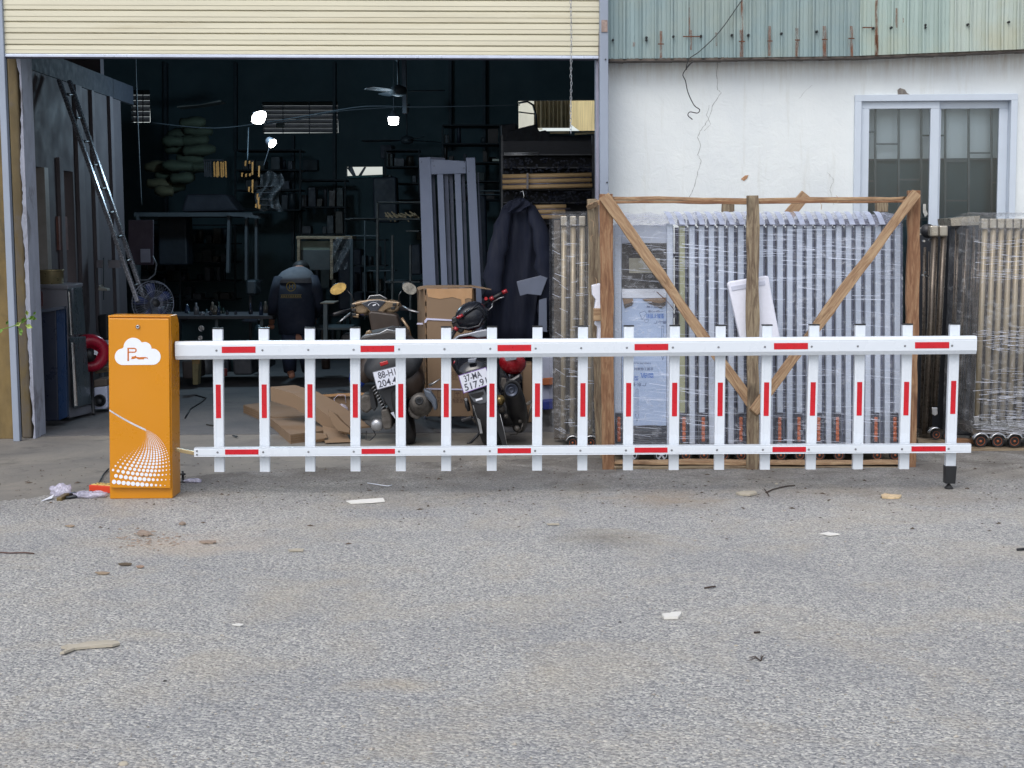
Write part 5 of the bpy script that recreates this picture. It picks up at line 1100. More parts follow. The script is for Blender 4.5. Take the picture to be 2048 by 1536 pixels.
MB().prism([W(64, 577, 11.62), W(136, 579, 11.4), W(166, 573, 11.85), (W(70, 572, 12.0))], (0, 0, .03)).build('top', FRC, fr, bevel=.006)
MB().box(W(150, 700, 11.7).x-.25, W(150, 700, 11.7).x-.03, 11.6, 11.9, .05, 1.0).build('core', FRC, fr)
po = T('cooking_pot', 'brass coloured cooking pot on top of the refrigerator', 'pot', W(100, 572, 11.7))
m = MB(); m.lathe(W(100, 569, 11.75), (0, 0, 1), [(.098, 0), (.104, .006), (.106, .1), (.112, .112), (.11, .116), (.1, .112), (.098, .02)], 28); m.build('bowl', mat('brass pot', S(142, 130, 96), .35, .6, .15, 12), po, True)
m = MB(); m.lathe(W(100, 565, 11.75)+Vector((0, 0, .09)), (0, 0, 1), [(.108, -.003), (.108, .003)], 28); m.build('rim', mat('pot rim', S(96, 88, 66), .4, .5), po, True)
co = T('drinks_cooler', 'dark blue drinks cooler with a water drop print in front of the refrigerator', 'cooler', G(105, 842))
NAVY = mat('navy cooler side', S(30, 36, 52), .35, 0, .15, 6); BLU = mat('blue cooler print', S(18, 44, 78), .3, 0, .2, 5, (1, 1, .3))
MB().px([(70, 622), (112, 620), (117, 841), (80, 843)], 11.12, .05).build('side', NAVY, co, bevel=.006)
MB().px([(112, 620), (129, 617), (135, 834), (117, 841)], 11.125, .05).build('printed_front', BLU, co, bevel=.004)
MB().px([(70, 622), (101, 616), (129, 612), (129, 617), (101, 623), (70, 626)], 11.1, .05).build('top', mat('cooler top', S(58, 66, 80), .5), co)
m = MB(); q = [(105, 668), (131, 665), (133, 682), (107, 685)]; fn = quadmap(q, 11.13, .002); text_on(m, '9999', fn, .08, .1, .9, .95)
q = [(112, 823), (137, 818), (138, 830), (113, 835)]; fn = quadmap(q, 11.13, .002); text_on(m, 'WATER', fn, 0, .1, .9, .7)
m.build('cooler_print', mat('cooler lettering', S(120, 150, 176), .5), co)
MB().px([(113, 762), (113, 750), (118, 743), (126, 741), (130, 747), (129, 760), (123, 783), (118, 772)], 11.127, .002).build('drop_print', mat('drop print', S(96, 122, 140), .5, var=.3, sc=30), co)
boxpx('water_bottle', 'dark red water bottle wedged behind the blue cooler', 'bottle', [(69, 582), (80, 582), (81, 612), (79, 618), (69, 618)], 11.5, .1, mat('dark red bottle', S(96, 52, 52), .4), .02)
rf = T('red_fan', 'round red fan casing standing beside the refrigerator', 'fan', G(186, 800))
m = MB(); m.lathe(W(180, 706, 12.2), (.5, -1, 0), [(.14, -.05), (.155, -.03), (.155, .03), (.13, .06), (.07, .06), (.065, .02)], 28); m.build('casing', mat('crimson plastic', S(176, 26, 56), .35, var=.1), rf, True)
m = MB(); m.lathe(W(178, 710, 12.1), (.5, -1, 0), [(.06, 0), (.05, .03), (.03, .045)], 18); m.build('hub', BLACK, rf, True)
m = MB(); tpx(m, [(183, 745, 12.15), (187, 828, 11.7)], 3); m.build('stand', DKG, rf, True)
MB().px([(188, 700), (196, 704), (194, 711), (188, 709)], 12.05, .004).build('sticker', PRINTW, rf)
rc = T('rice_cooker', 'white appliance with a round black dial low beside the orange cabinet', 'cooker', G(205, 822))
MB().px([(187, 775), (214, 772), (216, 815), (212, 818), (188, 819)], 12.0, .25).build('body', mat('white appliance', S(190, 196, 216), .4, var=.03), rc, bevel=.012)
m = MB(); lathepx(m, 199, 801, 11.99, 0, [(12.5, -.01), (12.5, .006), (11, .01), (10.5, .008)], 22); m.build('dial', BLACK, rc, True)
m = MB(); lathepx(m, 199, 803, 11.97, 0, [(6, 0), (6, .015), (4, .02)], 16); m.build('knob', DKG, rc, True)
MB().px([(187, 760), (214, 757), (214, 772), (187, 775)], 12.0, .25).build('lid', mat('tan lid', S(96, 86, 78), .6), rc, bevel=.01)
bk = T('paint_bucket', 'white lidded bucket behind the red fan casing', 'bucket', W(205, 730, 12.8))
m = MB(); m.lathe(W(204, 737, 12.8), (0, 0, 1), [(.075, 0), (.088, .2), (.094, .2), (.094, .215), (.088, .215), (.09, .235), (.08, .24)], 24); m.build('tub', mat('white bucket', S(146, 148, 162), .5), bk, True)
boxpx('wooden_stool', 'low wooden shelf with clutter carrying the white bucket', 'stool', [(188, 738), (216, 734), (216, 744), (190, 748)], 12.5, .4, WOODG)
# pedestal fan by the cabinet
pf = T('pedestal_fan', 'large grey pedestal fan behind the top of the orange cabinet', 'fan', G(305, 790))
m = MB(); c = W(306, 606, 12.0); ax = Vector((.75, -1, 0)).normalized(); u = ax.cross(Vector((0, 0, 1))).normalized(); w = Vector((0, 0, 1))
cage = MB()
for k in range(44):
    a = R(k*360/44); d = u*math.cos(a)+w*math.sin(a); cage.tube([c+ax*.07+d*.03, c+ax*.06+d*.1, c+ax*.03+d*.165, c-ax*.02+d*.175, c-ax*.06+d*.14, c-ax*.08+d*.05], .0013, 4)
for rr, h in ((.176, 0), (.165, .03), (.1, .06), (.05, .068)): cage.tube([c+ax*h+(u*math.cos(R(t_))+w*math.sin(R(t_)))*rr for t_ in range(0, 360, 12)], .0032 if h == 0 else .0018, 5, closed=True)
cage.build('cage', mat('fan cage', S(112, 120, 136), .4, .3), pf, True)
m = MB()
for k in range(5):
    a = R(k*72+10); m.rings([[c+(u*math.cos(a+s_)+w*math.sin(a+s_))*r+ax*(.02*s_*2+h) for s_ in (-.3*q, 0, .3*q)]+[c+(u*math.cos(a+s_)+w*math.sin(a+s_))*r+ax*(.02*s_*2+h-.004) for s_ in (.3*q, 0, -.3*q)] for r, q, h in ((.03, .8, 0), (.09, 1, 0), (.14, .9, 0), (.16, .5, 0))])
m.build('blades', mat('fan blades', S(44, 56, 96), .35), pf, True)
m = MB(); m.lathe(c-ax*.14, ax, [(.03, 0), (.055, .03), (.055, .1), (.04, .16), (.035, .2)], 18); m.build('motor', DKG, pf, True)
m = MB(); m.tube([c-ax*.08, W(306, 650, 12.05), W(306, 780, 12.05)], .014, 8); m.build('pole', DKG, pf, True)

# aluminium ladder leaning from the loft
ld = T('ladder', 'long metal ladder leaning up towards the loft at the left of the hall', 'ladder', G(290, 760))
LP = mat('ladder steel', S(140, 142, 150), .25, .6, .1, 30)
def ladder(a0, a1, b0, b1):
    for p, q in ((a0, a1), (b0, b1)): MB().bar(W(*p), W(*q), .03, .05, up=(0, 1, 0)).build('stile', LP, ld, bevel=.004)
    for k in range(9):
        f = (k+.6)/9.2; p = W(*a0).lerp(W(*a1), f); q = W(*b0).lerp(W(*b1), f); MB().tube([p, q], .012, 6).build('rung', DARKMET, ld, True)
ladder((118, 160, 12.4), (276, 604, 11.9), (139, 162, 12.6), (288, 596, 12.1))

# grey panel stack
gp = T('grey_gate_panels', 'tall stack of grey slatted gate panels leaning upright inside the doorway', 'panel', G(905, 840))
GP = mat('grey powder coat', S(104, 114, 136), .5, .1, .05, 5); GPD = mat('grey powder coat darker', S(72, 80, 100), .55)
GPZ = 11.4
MB().px([(838, 315), (861, 314), (873, 600), (852, 840), (848, 840), (846, 580)], GPZ, .06).build('post', GP, gp, bevel=.004)
MB().px([(932, 315), (950, 315), (964, 600), (962, 840), (942, 840), (945, 600)], GPZ, .06).build('post', GP, gp, bevel=.004)
MB().px([(861, 318), (932, 322), (932, 347), (861, 349)], GPZ+.005, .05).build('top_rail', GP, gp, bevel=.004)
for x0, x1, xb0, xb1, z, mm in ((874, 886, 884, 896, .01, GP), (888, 896, 897, 905, .06, GPD), (909, 921, 919, 930, .01, GP), (898, 905, 908, 914, .1, GPD), (923, 929, 932, 938, .08, GPD), (864, 869, 874, 879, .1, GPD)):
    MB().px([(x0, 348), (x1, 348), (xb1, 600), (xb1+3, 840), (xb0+3, 840), (xb0, 600)], GPZ+z, .03).build('slat', mm, gp)
MB().px([(955, 345), (957, 345), (969, 600), (968, 830), (964, 830), (963, 600)], GPZ+.2, .05).build('post', GPD, gp)
MB().px([(862, 314), (890, 316), (890, 322), (862, 321)], GPZ+.1, .05).build('top_rail', GPD, gp)
for x, y in ((843, 324), (866, 322), (868, 332), (929, 324), (928, 336), (938, 343)): m = MB(); lathepx(m, x, y, GPZ, 0, [(1.2, 0), (1.2, .004)], 8); m.build('rivet', GPD, gp)

# rack with tubes, on the right of the hall
rk = T('tube_rack', 'tall storage rack of packed metal tubes inside the right of the doorway', 'rack', G(1090, 830))
RKD = 11.7; TAN = mat('tan wrapped tube', S(188, 158, 116), .5, 0, .08, 10, (.5, 1, 3)); GRT = mat('grey tube', S(104, 104, 118), .35, .5)
for x in (1004, 1186):
    for dz in (0, .8): m = MB(); m.px([(x-2, 270), (x+2, 270), (x+2, 850), (x-2, 850)], RKD+dz, .04); m.build('upright', DARKMET, rk)
for y in (308, 334, 378, 404, 446, 520, 590, 660): MB().rect(1003, y, 1188, y+2.4, RKD+.02, .8).build('shelf_bar', DARKMET, rk)
rnd = random.Random(11)
def bundle(x0, x1, ys, mm, tilt=-.02, r=4.4, nm='tube'):
    for i, y in enumerate(ys): MB().tube([W(x0, y, RKD-.05+.0*i), W(x1+rnd.uniform(-2, 2), y+(x1-x0)*tilt, RKD-.05)], r*RKD/3000, 10).build(nm, mm, rk, True)
bundle(1005, 1183, (353, 363.5, 374.5), TAN); bundle(1005, 1180, (358, 369), GRT, r=2.4); MB().rect(1053, 346, 1057, 378, RKD-.09, .012).build('strap', mat('strap grey', S(120, 116, 118), .5), rk)
bundle(1066, 1132, (414, 424, 434.5), TAN); bundle(1070, 1140, (419, 429.5), GRT, r=2.2)
bundle(1008, 1078, (306.5, 310), SILP, -.01, 1.6)
for y in (610, 618, 627, 634): bundle(1045, 1086, (y,), TAN if y != 618 else SILP, 0, 3)
m = MB()
for y0, y1 in ((316, 346), (382, 408), (450, 518), (526, 588)):
    for i in range(150):
        x = rnd.uniform(1008, 1184); y = rnd.uniform(y0, y1); m.lathe(W(x, y, RKD+.0), (0, -1, 0), [(.009, -.01), (.009, 0), (.0065, .002), (.005, -.02)], 6)
o = m.build('tube_ends', mat('tube ends', S(40, 46, 62), .4, .4), rk); o['kind'] = 'stuff'
MB().rect(1004, 282, 1190, 850, RKD+.3, .4).build('stacked_tubes', mat('packed dark tubes', S(22, 27, 40), .6, var=.5, sc=30, stretch=(.3, 1, 4)), rk)
m = MB(); tpx(m, [(1037, 206, 16), (1055, 203, 16), (1066, 210, 16), (1072, 230, 16), (1074, 262, 16)], 2); tpx(m, [(1037, 224, 16), (1070, 228, 16)], 1.3)
tag(m.build('bent_hoop', DARKMET, None, True), 'bent dark metal hoop silhouetted against the bright gap at the back', 'hoop')
o = T('clutter_pile', 'dark heap of boxes and offcuts silhouetted on top of the tube rack', 'pile', W(1090, 290, 13))
for q in ([(1015, 262), (1072, 248), (1078, 262), (1092, 268), (1096, 282), (1010, 290)], [(1080, 262), (1092, 260), (1100, 272), (1190, 270), (1190, 290), (1080, 290)], [(1002, 250), (1032, 246), (1034, 282), (1002, 282)]):
    MB().px(q, 13+rnd.uniform(0, .4), .4).build('box', mat('dark heap', S(36, 42, 54), .7, var=.3, sc=20), o, bevel=.01)
for q in ([(1100, 264), (1138, 262), (1138, 267), (1100, 267)], [(1150, 266), (1190, 264), (1190, 267), (1150, 270)]): MB().px(q, 12.9, .05).build('offcut', mat('pale offcut', S(196, 184, 150), .6), o)
# raincoat on a hanger
rcx = T('raincoat', 'dark navy raincoat with grey bands hanging from the tube rack', 'raincoat', W(1045, 640, 11.2))
NV = mat('navy raincoat', S(8, 18, 40), .85, 0, .15, 4, (3, 1, .5), .2, 12)
pc = [(1042, 396, 4), (1038, 402, 18), (1037, 412, 28), (1038, 430, 36), (1039, 470, 48), (1036, 510, 50), (1032, 560, 52), (1028, 610, 52), (1026, 650, 50), (1024, 690, 48)]
rs = []
for i, (x, y, hw) in enumerate(pc):
    rs.append([W(x+hw*math.cos(a), y, 11.25+hw/300*(.35*math.sin(a))+.012*math.sin(a*9+i*.4)*min(1, i/3)) + Vector((.01*math.sin(a*7+i), 0, 0)) for a in [2*math.pi*k/48 for k in range(48)]])
m = MB(); m.rings(rs); m.build('coat', NV, rcx, True)
for pts, r in (([(1014, 418, 11.2), (1000, 470, 11.12), (990, 530, 11.1), (984, 600, 11.1)], [.04, .065, .07, .065]), ([(1062, 414, 11.2), (1078, 455, 11.12), (1088, 510, 11.1), (1090, 575, 11.1), (1088, 640, 11.12)], [.04, .07, .075, .065, .05])):
    m = MB(); P_ = [W(*p) for p in pts]; m.tube([P_[0].lerp(P_[1], .0)]+[P_[i].lerp(P_[i+1], f)+Vector((.012*math.sin(f*9+i*4), 0, 0)) for i in range(len(P_)-1) for f in (.33, .66, 1)], [r[0]]+[(r[i]+(r[i+1]-r[i])*f)*(1+.1*math.sin(f*11+i*5)) for i in range(len(P_)-1) for f in (.33, .66, 1)], 14, flat=.7); m.build('sleeve', NV, rcx, True)
m = MB().sheet(10, 14, lambda u, v: W(1020+36*u+4*math.sin(v*5), 402+26*v*(1-.3*u), 11.13+.02*math.sin(u*9+v*5))); m.build('hood', NV, rcx, True)
MB().px([(1033, 563), (1081, 551), (1095, 556), (1082, 591), (1055, 588), (1040, 592)], 11.02, .01).build('grey_band', mat('reflective grey', S(96, 104, 122), .45, 0, .08, 8), rcx, bevel=.003)
MB().px([(1078, 600), (1093, 596), (1094, 664), (1077, 662)], 11.02, .01).build('grey_band', mat('reflective grey', S(96, 104, 122), .45, 0, .08, 8), rcx)
m = MB(); tpx(m, [(1040, 384, 11.25), (1046, 382, 11.25), (1048, 392, 11.25), (1044, 402, 11.25)], .8); m.build('hanger', CHROME, rcx, True)

# ---------------- deep interior ----------------
# lamps
BULB = emit('floodlight glow', (1, .96, .9), 22)
fl = T('floodlight', 'square white floodlight glaring at the upper left of the hall', 'light', W(516, 236, 15))
MB().px([(508, 227), (514, 223), (525, 222), (531, 225), (531, 234), (527, 244), (521, 248), (509, 247), (503, 243), (504, 234)], 15, .02).build('lens', BULB, fl, bevel=.004)
MB().px([(506, 224), (531, 221), (531, 236), (526, 247), (503, 247)], 15.03, .08).build('housing', DARKMET, fl, bevel=.006)
l2 = T('spot_lamp', 'small tilted oval lamp below the floodlight', 'light', W(544, 286, 15))
m = MB(); m.lathe(W(544, 286, 15), (.75, -.5, -.6), [(.035, -.06), (.05, -.01), (.05, 0)], 16); m.build('shade', DARKMET, l2, True)
m = MB(); m.lathe(W(544, 286, 15)+Vector((.004, -.003, -.004)), (.75, -.5, -.6), [(.046, 0), (.046, .004)], 16); m.build('lens', BULB, l2)
m = MB(); tpx(m, [(540, 292, 15), (528, 330, 15)], .8); m.build('arm', DARKMET, l2)
l3 = T('bulkhead_lamp', 'glowing white lamp hanging from the roof near the middle of the hall', 'light', W(787, 241, 15))
m = MB(); m.lathe(W(787, 250, 15), (0, 0, 1), [(.03, 0), (.048, .01), (.052, .07), (.05, .075)], 18); m.build('globe', emit('lamp glow', (1, .98, 1), 14), l3, True)
m = MB(); m.lathe(W(787, 234, 15), (0, 0, 1), [(.07, 0), (.068, .008), (.03, .03), (.02, .06)], 18); m.build('cap', DARKMET, l3, True)
m = MB(); tpx(m, [(787, 230, 15), (787, 100, 15)], .6); m.build('cord', DARKMET, l3)
for p, e_ in ((W(516, 236, 14.8), 34), (W(787, 243, 14.7), 30)):
    ld_ = bpy.data.lights.new('lamp_light', 'POINT'); ld_.energy = e_*(1.7 if e_ == 34 else .1); ld_.shadow_soft_size = .12; ld_.color = (.55, .8, 1.0); lo = bpy.data.objects.new('lamp_light', ld_); COL.objects.link(lo); lo.location = p; lo.parent = fl if e_ == 34 else l3; lo.matrix_parent_inverse = wm(lo.parent).inverted()
# ceiling fans
def cfan(x, y, D_, ytop, label, sp_, rot):
    t_ = T('ceiling_fan', label, 'ceiling fan', W(x, y, D_), 'ceiling fans of the hall'); c = W(x, y, D_); FN = mat('fan grey', S(52, 60, 66), .6, .1)
    m = MB(); m.lathe(c, (0, 0, -1), [(.02, -.06), (.07, -.04), (.085, 0), (.07, .03), (.03, .045)], 18); m.build('motor', FN, t_, True)
    m = MB(); m.tube([c+Vector((0, 0, .05)), W(x-1, ytop+24, D_)], .01, 8); m.lathe(W(x-1, ytop+24, D_), (0, 0, 1), [(.012, 0), (.03, .03), (.045, .12)], 12); m.build('down_rod', FN, t_, True)
    for k in range(3):
        a = R(rot+k*120); d = Vector((math.cos(a), math.sin(a), 0)); s_ = Vector((-math.sin(a), math.cos(a), .15)); MB().prism([c+d*.08-s_*.02, c+d*.2-s_*.055, c+d*sp_-s_*.06, c+d*(sp_+.03), c+d*sp_+s_*.06, c+d*.2+s_*.055, c+d*.08+s_*.02], (0, 0, .006)).build('blade', FN, t_, bevel=.002)
cfan(797, 183, 14.5, 100, 'nearer ceiling fan with grey blades in front of the steel column', .42, -6)
cfan(814, 281, 18.5, 205, 'farther ceiling fan hanging lower, right of the glowing lamp', .55, 170)
# sacks pile on a mezzanine rack
SACK = mat('greenish sack', S(62, 72, 58), .85, 0, .2, 8, bmp=.3, bsc=25); SACK2 = mat('ochre sack', S(78, 76, 56), .85, 0, .2, 8, bmp=.3, bsc=25)
sk = [(385, 245, 27), (396, 262, 30), (360, 268, 26), (345, 282, 22), (388, 281, 30), (352, 298, 24), (398, 300, 34), (380, 318, 28), (314, 333, 26), (355, 332, 32), (395, 335, 26), (335, 352, 26), (365, 356, 26), (318, 368, 26), (350, 373, 22), (328, 382, 20)]
adj = ['topmost', 'upper right', 'upper left', 'small left', 'broad dark', 'left middle', 'broad right middle', 'centre', 'ochre leftmost', 'long lower', 'right lower', 'lower left', 'lower middle', 'bottom left', 'bottom middle', 'lowest front']
for i, (x, y, w_) in enumerate(sk):
    m = MB(); D_ = 17+.12*(i % 3)
    rs = []
    for j in range(11):
        a = math.pi*(j+.15)/10.3; rr = math.sin(a)**.45; xx = x-w_*math.cos(a)
        rs.append([W(xx, y-.13*(xx-x)*(-1)**i*.4+(11.5+1.5*math.sin(j*1.3+i)+1.6*math.sin(b_*5+j*2.1+i))*rr*math.sin(b_), D_+.12*rr*math.cos(b_)) for b_ in [2*math.pi*k/12 for k in range(12)]])
    m.rings(rs); tag(m.build('sack', SACK2 if i in (8, 13, 15) else SACK, None, True), '%s stuffed sack in the pale green heap at the back left' % adj[i], 'sack', 'sacks heaped at the back left')
o = T('mezzanine', 'dark platform carrying the heap of sacks at the back left', 'platform', W(340, 600, 17))
MB().rect(268, 425, 505, 433, 16.9, 1.2).build('deck', mat('platform steel', S(70, 78, 84), .6), o)
MB().px([(455, 425), (460, 425), (458, 545), (452, 545)], 16.8, .1).build('leg', mat('platform steel', S(70, 78, 84), .6), o)
for x in (275, 492, 512): MB().rect(x-2.5, 433, x+2.5, 560, 16.9, .1).build('leg', mat('platform steel', S(70, 78, 84), .6), o)
MB().px([(372, 388), (452, 388), (478, 422), (362, 424)], 17.1, .5).build('covered_load', mat('dark tarpaulin', S(46, 50, 60), .8), o, bevel=.03)
MB().px([(455, 425), (520, 432), (520, 437), (455, 431)], 16.7, .1).build('beam', mat('platform steel', S(70, 78, 84), .6), o)
# golden offcuts hanging
GOL = mat('golden profile', S(220, 160, 90), .35, .3, .2, 30)
o = T('hanging_profiles', 'row of short golden metal profiles hanging on a rack at the back left', 'profiles', W(420, 350, 16.5))
MB().rect(406, 319, 446, 321, 16.5, .03).build('rail', DARKMET, o)
for i, x in enumerate((409, 413, 417, 421, 428, 433, 436, 442, 446, 451)):
    MB().px([(x-1.4, 322+(i % 3)*2), (x+1.4, 323), (x+2.6, 352+(i % 2)*3), (x-.5, 354)], 16.5, .02).build('profile', GOL if i > 3 else DARKMET, o)
o = T('hanging_profiles', 'scattered golden clips hanging beside the wire shelf, right of the profile row', 'profiles', W(505, 350, 16.5))
for x, y, h_ in ((491, 322, 10), (499, 322, 6), (505, 324, 26), (518, 332, 22), (484, 346, 8), (492, 348, 6), (500, 347, 6), (498, 374, 10), (505, 360, 26), (512, 408, 8), (517, 395, 22), (519, 410, 8), (515, 388, 12)):
    MB().px([(x-1.5, y), (x+1.8, y-1), (x+1, y+h_), (x-1.8, y+h_-1)], 16.5+.01*(x % 3), .02).build('profile', GOL, o)
o = T('film_bundle', 'crumpled clear film and wire shelf hanging under the spot lamp', 'film', W(540, 390, 16.6))
m = MB().sheet(14, 14, lambda u, v: W(515+48*u+6*math.sin(v*7), 345+75*v+4*math.sin(u*9), 16.6+.1*math.sin(u*11+v*5)))
m.build('film', FILMD, o, True)
for y in (372, 385, 398, 410): MB().rect(512, y, 545, y+1.2, 16.55, .3).build('shelf', DARKMET, o)
# corrugated roof gap, cables, pale panel
o = MB().px([(354, 212), (400, 209), (440, 200), (443, 203), (400, 210), (354, 215)], 18, .3).build('roof_edge', mat('pale roof edge', S(120, 124, 120), .7)); tag(o, 'crooked pale roof edge strip high at the back left', 'strip')
rnd = random.Random(2)
GCAB = mat('faint grey cable', S(58, 66, 72), .6)
for nm, lb, pts in (('cable', 'cable sagging across the upper hall behind the fan', [(300, 245, 16), (430, 256, 16), (560, 240, 16), (700, 216, 16), (760, 212, 16), (830, 214, 16), (950, 212, 16), (1040, 210, 16)]), ('cable', 'second cable crossing just under the louvre window', [(520, 250, 16.5), (600, 238, 16.5), (680, 222, 16.5), (800, 214, 16.5)]), ('hanging_cable', 'thin cable hanging from the roof beside the left louvre window', [(271, 110, 14.5), (273, 180, 14.5), (278, 300, 14.5), (283, 410, 14.5)]), ('hanging_cable', 'cable dropping from the roof just left of the floodlight', [(497, 255, 15.5), (495, 320, 15.5)])):
    wirepx(nm, lb, pts, 16, .006, GCAB, 'cable')
m = MB(); tpx(m, [(63, 118, 10.9), (57, 128, 10.9), (56, 145, 10.9), (60, 162, 10.9)], [1.5, 2, 2.4, 2.8]); tag(m.build('curved_pipe', mat('pale pipe', S(130, 138, 144), .5), None, True), 'short curved pale pipe at the top left of the doorway', 'pipe')
o = T('far_doorway_frame', 'teal door frame around the small bright opening at the back centre', 'frame', W(730, 350, BD))
TEAL = mat('teal frame', S(70, 130, 130), .6)
MB().px([(693, 352), (765, 349), (765, 354), (700, 356)], BD-.1, .05).build('head', TEAL, o); MB().rect(761, 350, 764.5, 396, BD-.1, .05).build('jamb', TEAL, o)
MB().px([(693, 335), (704, 333), (712, 352), (706, 353)], BD-.05, .05).build('brace', DARKMET, o); MB().px([(728, 334), (732, 334), (722, 352), (716, 352)], BD-.05, .05).build('brace', DARKMET, o)
# workshop benches, shelves and machines in the gloom
GL = mat('gloomy steel', S(74, 86, 92), .5, .3, .2, 8)
def rackrect(name, label, cat, D_, rects, mm=GL):
    x, y = rects[0][:2]; t_ = T(name, label, cat, W(x, y, D_))
    for r_ in rects: MB().rect(r_[0], r_[1], r_[2], r_[3], D_+(r_[5] if len(r_) > 5 else 0), r_[4] if len(r_) > 4 else .06).build(r_[6] if len(r_) > 6 else 'bar', r_[7] if len(r_) > 7 else mm, t_, bevel=.004)
    return t_
rackrect('shelf_frame', 'open steel shelf frame left of the grey gate panels', 'shelf', 14.5, [(752, 403, 757, 640), (700, 436, 840, 440, .5), (752, 403, 842, 406, .5), (690, 437, 756, 440, .4), (782, 470, 787, 640), (818, 490, 823, 640), (812, 460, 838, 464, .4), (770, 562, 840, 566, .5)])
rackrect('work_table', 'cluttered steel work table behind the scooter', 'table', 13.8, [(640, 605, 668, 608, .4, 0, 'top', mat('pale plank', S(130, 124, 112), .7)), (646, 608, 655, 690, .06, .0, 'leg'), (560, 655, 700, 660, .5, .6, 'top')])
rackrect('covered_crate', 'timber frame crate covered with clear film at the back centre', 'crate', 16, [(592, 472, 705, 478, .4, 0, 'plank', WOODG), (594, 478, 600, 560, .05, 0, 'post', WOODG), (660, 478, 666, 560, .05, 0, 'post', WOODG), (600, 482, 660, 500, .02, .1, 'panel', mat('pale sheet', S(110, 120, 108), .6)), (600, 500, 660, 540, .02, .1, 'panel', mat('grey sheet', S(60, 66, 68), .6))])
tag(MB().sheet(12, 12, lambda u, v: W(668+36*u-10*v, 474+75*v-12*u*v, 15.9+.08*math.sin(u*9+v*7))).build('hanging_film', FILMD, None, True), 'crumpled clear film draped over the right end of the back crate', 'film')
rackrect('switch_board', 'electrical switches with hanging cords on the side wall end', 'switches', 13.4, [(193, 520, 206, 536, .03, 0, 'switch', mat('pale switch', S(128, 126, 134), .5)), (216, 520, 241, 536, .03, 0, 'switch', mat('pale switch', S(128, 126, 134), .5)), (192, 540, 193.5, 575, .01, 0, 'cord'), (206, 515, 208, 600, .01, 0, 'cord')])
boxpx('wall_notice', 'grey notice sheet pinned on the board right of the ladder', 'notice', [(280, 498), (300, 498), (301, 525), (281, 525)], 13.6, .01, mat('grey sheet notice', S(120, 124, 142), .7))
boxpx('backing_board', 'dark maroon board on the wall behind the ladder foot', 'board', [(256, 440), (306, 440), (306, 530), (256, 530)], 13.7, .04, mat('maroon board', S(60, 50, 64), .7))
m = MB(); tpx(m, [(305, 512, 13.6), (313, 528, 13.6), (310, 548, 13.6), (296, 560, 13.6), (280, 560, 13.6)], 1.6); tag(m.build('hose', mat('pale hose', S(104, 112, 122), .5), None, True), 'pale hose looping down beside the grey notice', 'hose')
boxpx('black_bag', 'black bag hanging behind the orange cabinet on the left', 'bag', [(194, 630), (216, 628), (217, 680), (204, 682), (196, 665)], 12.9, .2, BLACK, .02)
boxpx('white_shoe', 'white shoe on a wall hook above the orange cabinet', 'shoe', [(196, 576), (199, 569), (202, 575), (214, 577), (215, 582), (196, 581)], 13.2, .1, mat('white shoe', S(160, 158, 150), .6), .006)
# bench with many small parts, bottles
bn = T('work_bench', 'long cluttered work bench across the back left of the hall', 'bench', G(440, 770))
MB().rect(250, 632, 545, 638, 14.2, .8).build('top', mat('bench top', S(58, 60, 66), .7), bn); 
for x in (345, 430, 520): MB().rect(x, 638, x+6, 745, 14.3, .06).build('leg', GL, bn)
rnd = random.Random(21); cols = [S(74, 90, 96), S(44, 58, 80), S(98, 92, 84), S(52, 70, 66), S(110, 112, 118), S(40, 44, 56)]
nm = 0
for i in range(26):
    x = rnd.choice([rnd.uniform(340, 540), rnd.uniform(400, 440)]); h_ = rnd.uniform(8, 30); w_ = rnd.uniform(2.5, 7); D_ = rnd.uniform(14.25, 14.8); c_ = cols[i % 6]
    cn = ['slate', 'navy', 'tan', 'green', 'pale grey', 'charcoal'][i % 6]; sz = ['squat', 'slim', 'tall', 'small', 'stubby'][i % 5]
    m = MB(); r_ = w_*D_/3000; hh = h_*D_/3000; zb = W(x, 632, D_).z
    m.lathe((W(x, 632, D_).x, D_, zb), (0, 0, 1), [(r_, 0), (r_, hh*.62), (r_*.45, hh*.78), (r_*.4, hh), (r_*.3, hh)], 10)
    side = 'left end' if x < 400 else ('middle' if x < 470 else 'right end')
    tag(m.build('bottle', mat('bottle glass '+cn, c_, .18, .1, .3, 30), None, True), '%s %s bottle on the %s of the cluttered bench' % (sz, cn, side), 'bottle', 'bottles on the long bench')
for x, y, r_, lb in ((403, 657, 6, 'upper'), (401, 676, 5, 'lower')):
    t_ = T('fan_pulley', '%s small chrome pulley under the bench beside the cabinet' % lb, 'pulley', W(x, y, 13.6))
    m = MB(); lathepx(m, x, y, 13.6, 0, [(r_, 0), (r_, .01), (r_*.8, .012), (r_*.75, .004)], 18); m.build('ring', CHROME, t_, True)
    for k in range(5): a = R(k*72+18); MB().bar(W(x, y, 13.59), W(x+r_*.8*math.cos(a), y+r_*.8*math.sin(a), 13.59), .005, .01).build('spoke', CHROME, t_)
